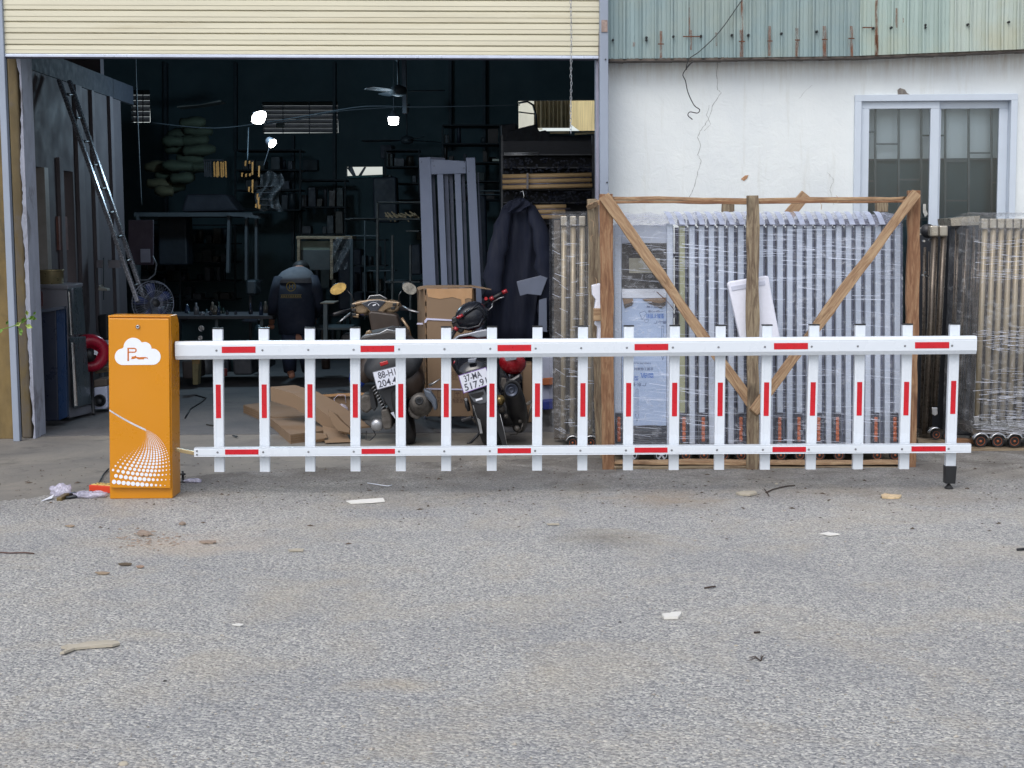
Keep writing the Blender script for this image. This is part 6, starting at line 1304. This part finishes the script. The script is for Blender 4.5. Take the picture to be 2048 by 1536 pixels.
for i, (x, y, w_, h_, c_, lb) in enumerate(((380, 740, 34, 36, (66, 58, 56), 'brown toolbox on the hall floor right of the orange cabinet'), (485, 735, 40, 30, (72, 74, 80), 'grey sack lump on the floor behind the second slat'), (440, 720, 36, 50, (52, 58, 70), 'slate crate under the long bench'), (530, 710, 22, 52, (46, 60, 74), 'blue grey drum under the bench end'), (700, 690, 36, 40, (60, 58, 60), 'dim machine housing behind the scooter'), (830, 520, 26, 60, (44, 50, 60), 'dim cabinet beside the grey gate panels'), (770, 400, 50, 90, (26, 34, 46), 'tall dark locker at the back centre'), (700, 560, 50, 120, (24, 28, 42), 'large dark board behind the scooter mirrors'), (345, 480, 60, 100, (30, 38, 48), 'dark cupboard at the back left below the sacks'), (960, 470, 30, 160, (34, 42, 56), 'dim upright panel between gate panels and raincoat'))):
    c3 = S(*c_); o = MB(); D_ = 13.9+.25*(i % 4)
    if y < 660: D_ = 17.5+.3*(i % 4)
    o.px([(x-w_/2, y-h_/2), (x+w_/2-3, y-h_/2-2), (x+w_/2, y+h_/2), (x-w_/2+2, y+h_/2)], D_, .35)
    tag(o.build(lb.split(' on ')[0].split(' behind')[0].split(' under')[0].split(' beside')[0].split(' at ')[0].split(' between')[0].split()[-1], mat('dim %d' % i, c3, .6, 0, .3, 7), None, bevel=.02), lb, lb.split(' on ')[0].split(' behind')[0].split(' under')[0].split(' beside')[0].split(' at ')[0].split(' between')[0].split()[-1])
o = T('bucket', 'narrow yellow printed bag standing right of the orange cabinet', 'bag', G(390, 770))
MB().px([(383, 716), (398, 716), (396, 770), (385, 770)], 13.3, .12).build('body', mat('dull yellow bag', S(112, 104, 74), .7, var=.2, sc=20), o, bevel=.01)
m = MB(); fn = quadmap([(384, 718), (400, 718), (400, 728), (384, 728)], 13.28, .003); text_on(m, 'OTOR', fn, 0, 0, 1, 1); m.build('lettering', mat('bag print', S(150, 110, 60), .6), o)
rackrect('far_shelving', 'far shelving with daylight painted as a pale block left of the tube rack', 'shelving', 17.5, [(690, 470, 755, 473, .3), (735, 540, 790, 543, .3), (960, 380, 1000, 383, .3), (960, 388, 1000, 390, .3), (985, 318, 998, 322, .1, 0, 'gap', mat('bright gap', S(190, 190, 176), .5)), (770, 430, 812, 434, .1, 0, 'stock', mat('tan stock', S(130, 110, 84), .6)), (700, 470, 706, 640), (728, 440, 731, 640)])  # the gap is a solid block, daylight put into its pale colour
for i in range(10):
    x = 770+rnd.uniform(0, 60); y = rnd.uniform(418, 432)
o = MB()
for i in range(14): x = 770+i*4.5; o.tube([W(x, 428+rnd.uniform(-5, 2), 16.4), W(x+12, 432+rnd.uniform(-2, 12), 16.3)], .008, 5)
tag(o.build('offcut_heap', mat('tan stock', S(130, 110, 84), .6)), 'heap of tan offcuts on the steel shelf frame', 'offcuts')

# ---------------- person ----------------
PDp = 14.2
per = T('person', 'person in a dark work jacket with grey shoulders bending over the bench, seen from behind', 'person', G(600, 760))
def skin(name, verts, edges, radii, mm, parent, root=0, sub=1):
    me = bpy.data.meshes.new(name); me.from_pydata([tuple(v) for v in verts], edges, []); me.materials.append(mm)
    o = link(me, name, parent); sm = o.modifiers.new('skin', 'SKIN'); sm.use_smooth_shade = True
    for i, sv in enumerate(me.skin_vertices[0].data if me.skin_vertices else []):
        r_ = radii[i]; sv.radius = r_ if isinstance(r_, tuple) else (r_, r_); sv.use_root = (i == root)
    s2 = o.modifiers.new('sub', 'SUBSURF'); s2.levels = sub; s2.render_levels = sub; return o
def mkskin(name, nodes, mm, parent, root=0, sub=2):
    names = list(nodes); vs = [W(*nodes[n][0]) for n in names]; rad = [nodes[n][1] for n in names]; ed = [(names.index(nodes[n][2]), i) for i, n in enumerate(names) if nodes[n][2]]
    me = bpy.data.meshes.new(name); me.from_pydata([tuple(v) for v in vs], ed, []); me.materials.append(mm); o = link(me, name, parent)
    sm = o.modifiers.new('skin', 'SKIN'); sm.use_smooth_shade = True
    lay_ = me.skin_vertices[0] if len(me.skin_vertices) else None
    if lay_:
        for i, r_ in enumerate(rad): lay_.data[i].radius = (r_, r_); lay_.data[i].use_root = (i == root)
    s2 = o.modifiers.new('sub', 'SUBSURF'); s2.levels = sub; s2.render_levels = sub; return o
SKN = mat('skin', S(170, 118, 96), .6, var=.08); JK = mat('dark work jacket', S(26, 34, 52), .8, 0, .15, 6, bmp=.2, bsc=15); JG = mat('grey yoke', S(98, 102, 110), .8, 0, .08, 10, bmp=.15, bsc=20); JN = mat('dark jeans', S(38, 48, 70), .85, 0, .15, 12); HAIR = mat('black hair', (.008, .008, .01), .7)
body = {'pelvis': ((594, 662, 14.2), .13, None), 'waist': ((593, 630, 14.22), .13, 'pelvis'), 'chest': ((591, 585, 14.35), .15, 'waist'), 'neck': ((597, 546, 14.6), .06, 'chest'), 'head': ((601, 541, 14.78), .085, 'neck'), 'crown': ((603, 537, 14.88), .07, 'head'),
 'ls': ((560, 557, 14.4), .06, 'chest'), 'le': ((549, 600, 14.3), .045, 'ls'), 'lw': ((544, 636, 14.45), .03, 'le'), 'lh': ((543, 648, 14.52), .032, 'lw'), 'rs': ((624, 558, 14.4), .06, 'chest'), 're': ((634, 602, 14.3), .045, 'rs'), 'rw': ((630, 632, 14.55), .03, 're'), 'rh': ((627, 640, 14.64), .03, 'rw'),
 'lk': ((578, 708, 14.2), .06, 'pelvis'), 'la': ((581, 744, 14.25), .04, 'lk'), 'lt': ((584, 752, 14.08), .035, 'la'), 'rk': ((612, 706, 14.25), .06, 'pelvis'), 'ra': ((616, 742, 14.35), .04, 'rk'), 'rt': ((618, 748, 14.5), .035, 'ra')}
bo = mkskin('body', body, SKN, per)
hands = {}
for s_, hx_, hy_ in (('l', 543, 648), ('r', 627, 640)):
    for k in range(5):
        n = {}; b0 = (hx_-4+k*2.0, hy_+2, 14.5 if s_ == 'l' else 14.62); L_ = (5, 8, 9, 8, 6.5)[k]; dx = (-4 if k == 0 else 0)
        n['a'] = (b0, .009, None); n['b'] = ((b0[0]+dx*.6, b0[1]+L_*.5, b0[2]-.01), .0085, 'a'); n['c'] = ((b0[0]+dx*.5+1, b0[1]+L_, b0[2]+.01), .007, 'b'); mkskin('finger', n, SKN, bo, sub=1)
m = MB(); rs = []
for x, y, rx, ry_, D_ in ((594, 668, 36, .14, 14.2), (593, 640, 38, .14, 14.22), (592, 610, 38, .145, 14.26), (591, 580, 39, .15, 14.34), (591, 564, 39, .14, 14.38)):
    rs.append([W(x+rx*math.cos(a), y+1.5*math.sin(a*5), D_+ry_*math.sin(a)) for a in [2*math.pi*k/28 for k in range(28)]])
m.rings(rs); jk = m.build('jacket', JK, per, True)
m = MB(); rs = []
for x, y, rx, ry_, D_ in ((591, 566, 40, .155, 14.38), (592, 554, 38, .15, 14.42), (594, 543, 30, .12, 14.46), (596, 536, 18, .08, 14.5), (597, 533, 9, .05, 14.52)):
    rs.append([W(x+rx*math.cos(a), y, D_+ry_*math.sin(a)) for a in [2*math.pi*k/28 for k in range(28)]])
m.rings(rs); m.build('yoke', JG, jk, True)
for pts, r in (([(562, 560, 14.38), (554, 582, 14.32), (549, 602, 14.28), (545, 632, 14.42)], [.075, .068, .06, .048]), ([(622, 560, 14.4), (631, 582, 14.32), (636, 604, 14.3), (631, 628, 14.52)], [.075, .068, .06, .048])):
    m = MB(); P_ = [W(*p) for p in pts]; m.tube(P_, r, 14); m.build('sleeve', JK, jk, True)
YP = mat('ochre print', S(130, 112, 60), .7)
m = MB(); c_ = (582, 573); D_ = 14.17
for k in range(20):
    a0, a1 = 2*math.pi*k/20, 2*math.pi*(k+1)/20
    m.px([(c_[0]+8*math.cos(a0), c_[1]+8*math.sin(a0)), (c_[0]+8*math.cos(a1), c_[1]+8*math.sin(a1)), (c_[0]+10*math.cos(a1), c_[1]+10*math.sin(a1)), (c_[0]+10*math.cos(a0), c_[1]+10*math.sin(a0))], D_, .002)
m.rect(578, 568, 580, 578, D_, .002); m.rect(584, 568, 586, 578, D_, .002); m.rect(579, 572, 585, 574, D_, .002); m.rect(561, 589, 603, 590.2, D_-.03, .002); m.rect(561, 595, 603, 596, D_-.03, .002)
for k in range(9): m.rect(562+k*4.6, 591, 565+k*4.6, 594, D_-.03, .002)
m.build('jacket_print', YP, jk)
for pts in ([(584, 664, 14.2), (578, 706, 14.18), (580, 742, 14.24)], [(605, 664, 14.22), (612, 705, 14.24), (616, 740, 14.34)]):
    m = MB(); m.tube([W(*p) for p in pts], [.1, .078, .06], 14); m.build('trouser_leg', JN, per, True)
m = MB(); m.ball(W(602, 537, 14.78), .088, .12, .08); m.build('hair', HAIR, per, True)
for x in (592, 610): m = MB(); m.ball(W(x, 543, 14.74), .012, .02, .03, 8, 6); m.build('ear', SKN, per, True)

# ---------------- litter and small things in the yard ----------------
def flat(name, label, cat, pts, mm, h=.004, curl=.01, parent=None):
    P_ = [G(x, y, .006+.35*curl*((i*7 % 5)/5)) for i, (x, y) in enumerate(pts)]
    o = MB().prism(P_, (0, 0, h)).build(name, mm, parent); return tag(o, label, cat) if not parent else o
CRD2 = mat('trodden card', S(176, 168, 152), .9, 0, .12, 14, bmp=.2, bsc=60); PAPW = mat('white paper', S(224, 222, 216), .8, var=.06)
flat('cardboard_strip', 'torn grey cardboard strip lying on the asphalt at the lower left', 'cardboard', [(120, 1309), (138, 1300), (122, 1297), (135, 1293), (155, 1292), (175, 1287), (215, 1284), (236, 1286), (240, 1290), (225, 1294), (180, 1297), (150, 1300), (128, 1308)], CRD2, .008, .015)
flat('paper_strip', 'long white paper strip on the asphalt below the third slat', 'paper', [(692, 1003), (710, 1001), (766, 997), (770, 1004), (745, 1006), (702, 1008)], PAPW, .004, .012)
flat('paper_scrap', 'small white folded paper on the asphalt in the right centre', 'paper', [(1324, 1232), (1340, 1231), (1343, 1229), (1362, 1228), (1362, 1232), (1356, 1238), (1328, 1239)], PAPW, .01, .006)
flat('orange_peel', 'orange and white scrap on the asphalt left of the barrier foot', 'scrap', [(1762, 993), (1770, 990), (1782, 992), (1803, 993), (1800, 997), (1784, 998), (1765, 997)], mat('orange scrap', S(206, 182, 146), .7, var=.25, sc=50), .01, .01)
flat('cardboard_scrap', 'crumpled tan cardboard scrap in front of the middle crate post', 'cardboard', [(1472, 988), (1488, 985), (1510, 985), (1514, 989), (1500, 992), (1480, 991)], CRD2, .01, .012)
flat('paper_scrap', 'torn whitish paper scrap on the asphalt to the right', 'paper', [(1640, 1068), (1655, 1065), (1676, 1068), (1680, 1070), (1660, 1072)], PAPW, .003, .01)
flat('cardboard_scrap', 'little tan scrap on the asphalt below the fifth slat', 'cardboard', [(576, 1100), (592, 1098), (608, 1099), (606, 1103), (580, 1103)], CRD2, .004, .01)
flat('leaf', 'dry brown leaf on the asphalt at the left below the sawdust', 'leaf', [(190, 1145), (205, 1144), (220, 1146), (214, 1149), (198, 1149)], mat('dry leaf', S(156, 138, 116), .8, var=.2, sc=60), .003, .012)
flat('leaf', 'dark dry leaf on the asphalt right of the brown one', 'leaf', [(236, 1128), (250, 1126), (264, 1127), (262, 1131), (242, 1131)], mat('dark leaf', S(96, 84, 68), .8, var=.2, sc=60), .003, .012)
flat('leaf', 'reddish leaf on the asphalt below the left sawdust patch', 'leaf', [(272, 1133), (281, 1131), (289, 1133), (284, 1136), (275, 1136)], mat('red leaf', S(150, 126, 108), .8), .003, .01)
flat('leaf', 'brown leaf on the asphalt left of the orange cabinet base', 'leaf', [(130, 1052), (142, 1050), (150, 1052), (142, 1055)], mat('dry leaf', S(156, 138, 116), .8, var=.2, sc=60), .003, .01)
flat('paper_scrap', 'tiny white scrap low in the centre left of the asphalt', 'paper', [(464, 1250), (478, 1248), (487, 1250), (480, 1253)], PAPW, .003, .006)
flat('cardboard_scrap', 'tiny pale scrap on the asphalt above the dark oil patch', 'cardboard', [(1093, 1048), (1118, 1047), (1119, 1050), (1096, 1050)], CRD2, .003, .006)
rnd = random.Random(14)
BK = mat('bark brown', S(150, 134, 120), .9, var=.25, sc=40)
m = MB()
for i in range(110):
    x = 300+rnd.gauss(0, 34); y = 1078+rnd.gauss(0, 9); p = G(x, y, .006); a = rnd.random()*6.3; l = rnd.uniform(.004, .016); d = Vector((math.cos(a), math.sin(a), 0)); n = Vector((-d.y, d.x, 0))*l*.35
    m.add([p-d*l, p+n, p+d*l, p-n, p+Vector((0, 0, l*.35))], [(0, 1, 4), (1, 2, 4), (2, 3, 4), (3, 0, 4)])
o = m.build('wood_chips', BK); o['kind'] = 'stuff'
for pts, lb, mm in (([(355, 1049), (364, 1045), (374, 1048), (368, 1051)], 'red brown bark chip on the asphalt right of the sawdust', BK), ([(395, 1085), (412, 1082), (442, 1084), (430, 1088), (405, 1088)], 'long flat bark strip at the right tip of the sawdust', BK), ([(268, 1067), (285, 1060), (306, 1068), (298, 1074), (275, 1074)], 'largest bark chunk on top of the sawdust patch', BK)):
    cx_ = sum(p[0] for p in pts)/len(pts); cy_ = sum(p[1] for p in pts)/len(pts); q_ = []
    for i in range(len(pts)):
        a, b = pts[i], pts[(i+1) % len(pts)]
        for f in (0, .33, .66): x, y = a[0]*(1-f)+b[0]*f, a[1]*(1-f)+b[1]*f; k = rnd.uniform(.6, 1.0); q_.append((cx_+(x-cx_)*k, cy_+(y-cy_)*k))
    flat('bark_chip', lb, 'bark', q_, mm, .007, .012)
def stick(name, label, pts, r, mm, cat='twig'):
    m = MB(); m.tube([G(x, y, .006+r) for x, y in pts], r, 6); return tag(m.build(name, mm, None, True), label, cat)
TW = mat('dark twig', S(62, 50, 44), .8)
stick('twig', 'dark crooked twig on the asphalt beside the middle crate post', [(1532, 985), (1545, 979), (1560, 975), (1575, 972), (1590, 971)], .0035, TW)
stick('twig', 'short forked twig crossing the end of the crooked twig', [(1529, 978), (1534, 985), (1538, 992)], .003, TW)
stick('twig', 'brown stick at the left edge of the asphalt', [(-10, 1104), (20, 1106), (50, 1105), (68, 1107)], .0035, mat('rust stick', S(92, 72, 66), .8))
stick('twig', 'small black twig on the asphalt left of the white folded paper', [(1409, 1176), (1420, 1174), (1431, 1173)], .0035, TW)
stick('twig', 'small dark twig low on the right centre asphalt', [(1508, 1265), (1520, 1264)], .0035, TW)
stick('rod', 'thin dark rod at the right edge of the asphalt', [(2034, 1099), (2060, 1097)], .006, BLACK, 'rod')
stick('wire_scrap', 'thin white wire on the asphalt above the paper strip', [(735, 966), (755, 969), (775, 972), (784, 970)], .003, PRINTW, 'wire')
stick('extension_cord', 'dark extension cord running over the concrete behind the cabinet', [(370, 836), (380, 818), (402, 805), (412, 796), (390, 790)], .006, BLACK, 'cord')
def pebble(x, y, r, label, c_=S(178, 170, 154)):
    m = MB(); p = G(x, y, r*.4); m.ball(p, r, r*.8, r*.6, 9, 6); m.v = [v+Vector((rnd.uniform(-1, 1), rnd.uniform(-1, 1), rnd.uniform(-1, 1)))*r*.1 for v in m.v]
    tag(m.build('pebble', mat('pebble %d' % x, c_, .9, var=.15, sc=40), None, True), label, 'pebble')
pebble(247, 1528, .014, 'pale pebble at the bottom edge of the asphalt'); pebble(1472, 1292, .008, 'small pale pebble in the right centre'); pebble(1553, 968, .012, 'light pebble by the crooked twig'); pebble(505, 1365, .006, 'dark crumb on the lower left asphalt', S(50, 48, 46)); pebble(330, 1363, .008, 'black crumb near the bottom left', S(44, 42, 42)); pebble(1240, 1245, .007, 'small black crumb in the middle of the asphalt', S(40, 40, 42))
# dry weed
w_ = T('dry_weed', 'small dry weed tuft at the lower right of the asphalt', 'weed', G(1522, 1322))
for k in range(7): a = rnd.uniform(0, 6.3); p = G(1522, 1322, .005); MB().tube([p, p+Vector((.02*math.cos(a), .02*math.sin(a), .012)), p+Vector((.045*math.cos(a), .04*math.sin(a), .012*rnd.random()))], [.0016, .0014, .0006], 4).build('stem', TW, w_)
# plastic bags, pliers, power strip next to the cabinet
def bagobj(label, cx_, cy_, wpx, hpx, seed):
    r_ = random.Random(seed); c = G(cx_, cy_, 0); w = wpx*c.y/3000; h_ = hpx*c.y/3000; ph = [r_.uniform(0, 6) for _ in range(5)]
    m = MB(); rs = []
    for i in range(13):
        a = math.pi*(i+.1)/12.2; rr = math.sin(a)**.7
        rs.append([c+Vector((-w/2*math.cos(a)+.02*math.sin(b_*3+ph[0])*rr, w*.3*rr*math.sin(b_)*(1+.25*math.sin(b_*5+i+ph[1])), h_*.5+h_*.5*rr*math.cos(b_)*(1+.3*math.sin(i*1.7+ph[2]+b_*2)))) for b_ in [2*math.pi*k/16 for k in range(16)]])
    m.rings(rs); return tag(m.build('plastic_bag', BAG, None, True), label, 'plastic bag')
bagobj('crumpled clear lilac plastic bag standing up left of the tools', 122, 994, 40, 26, 1); bagobj('flat clear plastic bag lying against the red power strip', 180, 996, 66, 14, 2)
bagobj('thin clear bag behind the right foot of the orange cabinet', 385, 966, 34, 9, 3)
tl = T('pliers', 'dark metal pliers and brass fitting lying between the plastic bags', 'pliers', G(140, 998))
MB().bar(G(118, 999, .012), G(134, 989, .02), .03, .02).build('jaw', mat('brass fitting', S(120, 104, 70), .4, .5), tl, bevel=.004)
for a, b in (((130, 992), (172, 984)), ((132, 996), (178, 988)), ((126, 994), (150, 986))): m = MB(); m.tube([G(*a, .012), G(*b, .022)], .009, 8); m.build('handle', DARKMET, tl, True)
tag(MB().prism([G(82, 1003, .008), G(100, 994, .012), G(108, 990, .02), (G(104, 997, .012))], (0, 0, .003)).build('ribbon', PRINTW), 'thin white ribbon trailing from the plastic bag', 'ribbon')
ps = T('power_strip', 'orange red power strip with yellow sockets beside the cabinet foot', 'power strip', G(200, 986))
a = G(178, 986, 0); b = G(222, 989, 0); ax_ = (b-a).normalized(); ay_ = Vector((-ax_.y, ax_.x, 0)); SL = (b-a).length
def obx(x0, x1, y0, y1, z0, z1): return MB().hexa([a+ax_*x+ay_*y+Vector((0, 0, z)) for x, y, z in ((x0, y0, z0), (x1, y0, z0), (x1, y0, z1), (x0, y0, z1), (x0, y1, z0), (x1, y1, z0), (x1, y1, z1), (x0, y1, z1))])
obx(0, SL, 0, .075, .006, .045).build('casing', mat('red orange casing', S(206, 66, 36), .4, var=.06), ps, bevel=.004)
for k in range(3):
    x0 = .012+k*SL*.31; s_ = obx(x0, x0+SL*.26, .006, .069, .0455, .049).build('socket', mat('yellow socket', S(226, 196, 120), .5, var=.04), ps)
    for dx, dy in ((.25, .3), (.25, .7), (.7, .5)): obx(x0+SL*.26*dx, x0+SL*.26*dx+.007, .006+.06*dy, .006+.06*dy+.011, .0495, .0505).build('socket_hole', BLACK, s_)
stick('extension_cord', 'dark cord leading from the power strip back past the cabinet', [(180, 984), (196, 970), (206, 950), (217, 938)], .005, BLACK, 'cord')
an = T('anchor_bolt', 'black anchor bolt standing behind the right foot of the orange cabinet', 'bolt', G(365, 966))
m = MB(); m.lathe(G(366, 966), (0, 0, 1), [(.022, 0), (.022, .006), (.008, .01), (.007, .045), (.018, .048), (.018, .054), (.006, .058), (.006, .07)], 12); m.build('bolt', BLACK, an, True)
# leafy sprig at the left pillar
sg = T('leafy_sprig', 'green leafy sprig sticking out in front of the steel post at the left', 'plant', W(0, 662, 9.9))
LEAF = mat('leaf green', S(104, 142, 54), .5, 0, .25, 25); LEAF2 = mat('pale leaf', S(150, 170, 90), .5, 0, .2, 25)
m = MB(); m.tube([W(-20, 668, 9.9), W(0, 660, 9.9), (W(25, 653, 9.88)), W(48, 642, 9.86), W(62, 634, 9.85)], .003, 5); m.build('stem', LEAF, sg, True)
for i, (x, y, l, a) in enumerate(((30, 652, 14, 30), (36, 656, 13, -40), (44, 648, 15, 70), (50, 650, 16, -20), (58, 640, 14, 40), (62, 636, 12, -10), (55, 632, 12, 100), (12, 650, 10, 60), (6, 660, 12, 200), (-2, 658, 12, 160), (66, 630, 9, 50), (40, 660, 12, -80))):
    dx, dy = math.cos(R(a))*l, -math.sin(R(a))*l; nx, ny = -dy*.32, dx*.32
    c0 = W(x, y, 9.86); c1 = W(x+dx*.5+nx, y+dy*.5+ny, 9.83+.02*(i % 3)); c2 = W(x+dx, y+dy, 9.84); c3 = W(x+dx*.5-nx, y+dy*.5-ny, 9.85); cm = W(x+dx*.5, y+dy*.5, 9.875)
    MB().add([c0, c1, c2, c3, cm], [(0, 1, 4), (1, 2, 4), (2, 3, 4), (3, 0, 4)]).build('leaf', LEAF if i % 3 else LEAF2, sg, True)
# ---------------- dim shelving and clutter across the back of the hall ----------------
rnd = random.Random(77)
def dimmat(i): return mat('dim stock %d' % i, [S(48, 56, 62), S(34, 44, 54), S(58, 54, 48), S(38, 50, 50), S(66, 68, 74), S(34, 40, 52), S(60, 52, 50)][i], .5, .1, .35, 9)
def shelving(x0, x1, y0, y1, D_, rows, label, fill=.8, hang=False):
    t_ = T('storage_shelving', label, 'shelving', G((x0+x1)/2, 760)); FR = mat('shelf steel', S(30, 38, 44), .7, .1)
    for x in (x0, x1): MB().rect(x-1.6, y0, x+1.6, y1, D_, .04).build('upright', FR, t_)
    for r_ in range(rows+1):
        y = y0+(y1-y0)*r_/rows; MB().rect(x0, y-1.2, x1, y+1.2, D_+.01, .5).build('shelf', FR, t_)
        if r_ == 0: continue
        x = x0+3; h0 = (y1-y0)/rows
        while x < x1-6:
            w_ = rnd.uniform(6, 20); h_ = rnd.uniform(.25, .85)*h0
            if rnd.random() < fill and x+w_ < x1-1:
                k = rnd.randrange(7); dd_ = D_+rnd.uniform(.02, .2)
                if rnd.random() < .3:
                    m = MB(); c = W(x+w_/2, y-1.2, dd_+.1); rr = w_/2*dd_/3000; hh = h_*dd_/3000; m.lathe(c, (0, 0, 1), [(rr, 0), (rr, hh*.9), (rr*.8, hh)], 12); m.build('canister', dimmat(k), t_, True)
                else:
                    s_ = rnd.uniform(-2, 2); MB().px([(x, y-1.2), (x+s_*.3, y-h_), (x+w_+s_, y-h_+rnd.uniform(-1, 1)), (x+w_, y-1.2)], dd_, .25).build('box', dimmat(k), t_, bevel=.005)
            x += w_+rnd.uniform(1, 5)
    return t_
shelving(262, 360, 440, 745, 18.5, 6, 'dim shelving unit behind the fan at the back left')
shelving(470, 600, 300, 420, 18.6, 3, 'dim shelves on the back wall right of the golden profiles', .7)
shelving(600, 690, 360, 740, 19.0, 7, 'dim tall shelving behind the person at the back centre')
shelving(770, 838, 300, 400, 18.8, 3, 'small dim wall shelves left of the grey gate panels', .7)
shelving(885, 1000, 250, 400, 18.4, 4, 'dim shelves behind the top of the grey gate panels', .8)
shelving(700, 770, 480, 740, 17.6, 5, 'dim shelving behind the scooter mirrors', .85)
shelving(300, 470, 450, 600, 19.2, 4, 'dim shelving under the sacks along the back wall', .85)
# wall battens, conduits and pinned things keep the back wall from being empty
for i, (x, y0, y1, lb) in enumerate(((330, 125, 560, 'faint vertical batten left of the sacks'), (470, 125, 300, 'faint vertical batten above the golden profiles'), (585, 270, 520, 'faint vertical batten below the louvre window'), (668, 125, 600, 'faint vertical batten right of the louvre window'), (900, 120, 300, 'faint vertical batten above the grey gate panels'), (968, 120, 420, 'faint vertical batten left of the tube rack'))):
    tag(MB().rect(x-3, y0, x+3, y1, BD-.12, .12).build('wall_batten', mat('batten', S(62, 74, 82), .7)), lb, 'batten', 'battens on the back wall')
for i, (x, y, w_, h_, c_, lb) in enumerate(((772, 303, 22, 26, (70, 72, 84), 'grey switch box high on the back wall left of the column'), (840, 470, 14, 20, (64, 66, 60), 'small box on the wall behind the gate panels'), (560, 250, 16, 10, (80, 84, 80), 'small junction box below the louvre window'), (1010, 262, 20, 26, (54, 56, 56), 'grey patch of sheet at the left of the bright gap'), (620, 330, 30, 22, (46, 58, 66), 'dim poster on the back wall above the person'))):
    tag(MB().rect(x-w_/2, y-h_/2, x+w_/2, y+h_/2, BD-.2, .1).build('wall_box', mat('wall box %d' % i, S(*c_), .6), None, bevel=.006), lb, 'box')
# workshop floor clutter between bench and doorway
def tank(name, label, cat, x, y, r_, h_, D_, c_):
    t_ = T(name, label, cat, W(x, y, D_)); m = MB(); rr = r_*D_/3000; hh = h_*D_/3000; m.lathe(W(x, y, D_), (0, 0, 1), [(rr*.95, 0), (rr, hh*.06), (rr, hh*.85), (rr*.7, hh*.97), (rr*.25, hh)], 18); m.build('body', mat(cat+' paint %d' % x, S(*c_), .4, .1, .2, 12), t_, True)
    m = MB(); m.lathe(W(x, y, D_)+Vector((0, 0, hh)), (0, 0, 1), [(rr*.22, -.01), (rr*.22, .03), (rr*.35, .03), (rr*.35, .05)], 10); m.build('cap', DKG, t_, True)
tank('gas_cylinder', 'dim slate gas cylinder left of the person', 'cylinder', 520, 738, 10, 90, 15.2, (46, 60, 66)); tank('gas_cylinder', 'dim brown gas cylinder just right of the person', 'cylinder', 652, 738, 9, 84, 15.0, (72, 58, 52)); tank('paint_drum', 'dim teal drum under the bench near the second slat', 'drum', 470, 742, 17, 42, 14.6, (36, 60, 66)); tank('paint_drum', 'pale grey drum behind the first slat', 'drum', 412, 748, 14, 36, 14.4, (92, 96, 100)); tank('paint_can', 'small red can on the floor behind the bench leg', 'can', 448, 752, 7, 16, 14.0, (110, 44, 44))
mch = T('drill_press', 'dim drill press standing behind the bench left of the person', 'drill press', G(500, 760))
MB().rect(492, 560, 512, 590, 15.6, .3).build('head', dimmat(0), mch, bevel=.02); MB().rect(498, 590, 503, 720, 15.8, .05).build('column', dimmat(4), mch); MB().rect(484, 640, 516, 645, 15.5, .3).build('table', dimmat(5), mch, bevel=.005); MB().rect(482, 720, 518, 728, 15.5, .4).build('base', dimmat(5), mch, bevel=.008)
m = MB(); tpx(m, [(512, 570, 15.5), (524, 560, 15.4)], .8); tpx(m, [(512, 570, 15.5), (522, 580, 15.4)], .8); m.build('handle', CHROME, mch)
# offcuts and dust on the hall floor
for x, y, l_, lb in ((420, 850, .05, 'small dark offcut on the hall floor behind the first slat'), (470, 872, .03, 'crumb like offcut between the first two slats'), (893, 880, .04, 'thin offcut on the floor under the tall carton'), (705, 882, .05, 'short offcut beside the scooter stand'), (1078, 884, .06, 'dark offcut left of the wrapped bronze gate')):
    p = G(x, y, .012); a = rnd.uniform(0, 3.1); d = Vector((math.cos(a), math.sin(a), 0))*l_
    tag(MB().bar(p-d, p+d, .014, .008).build('offcut', dimmat(rnd.randrange(7))), lb, 'offcut')
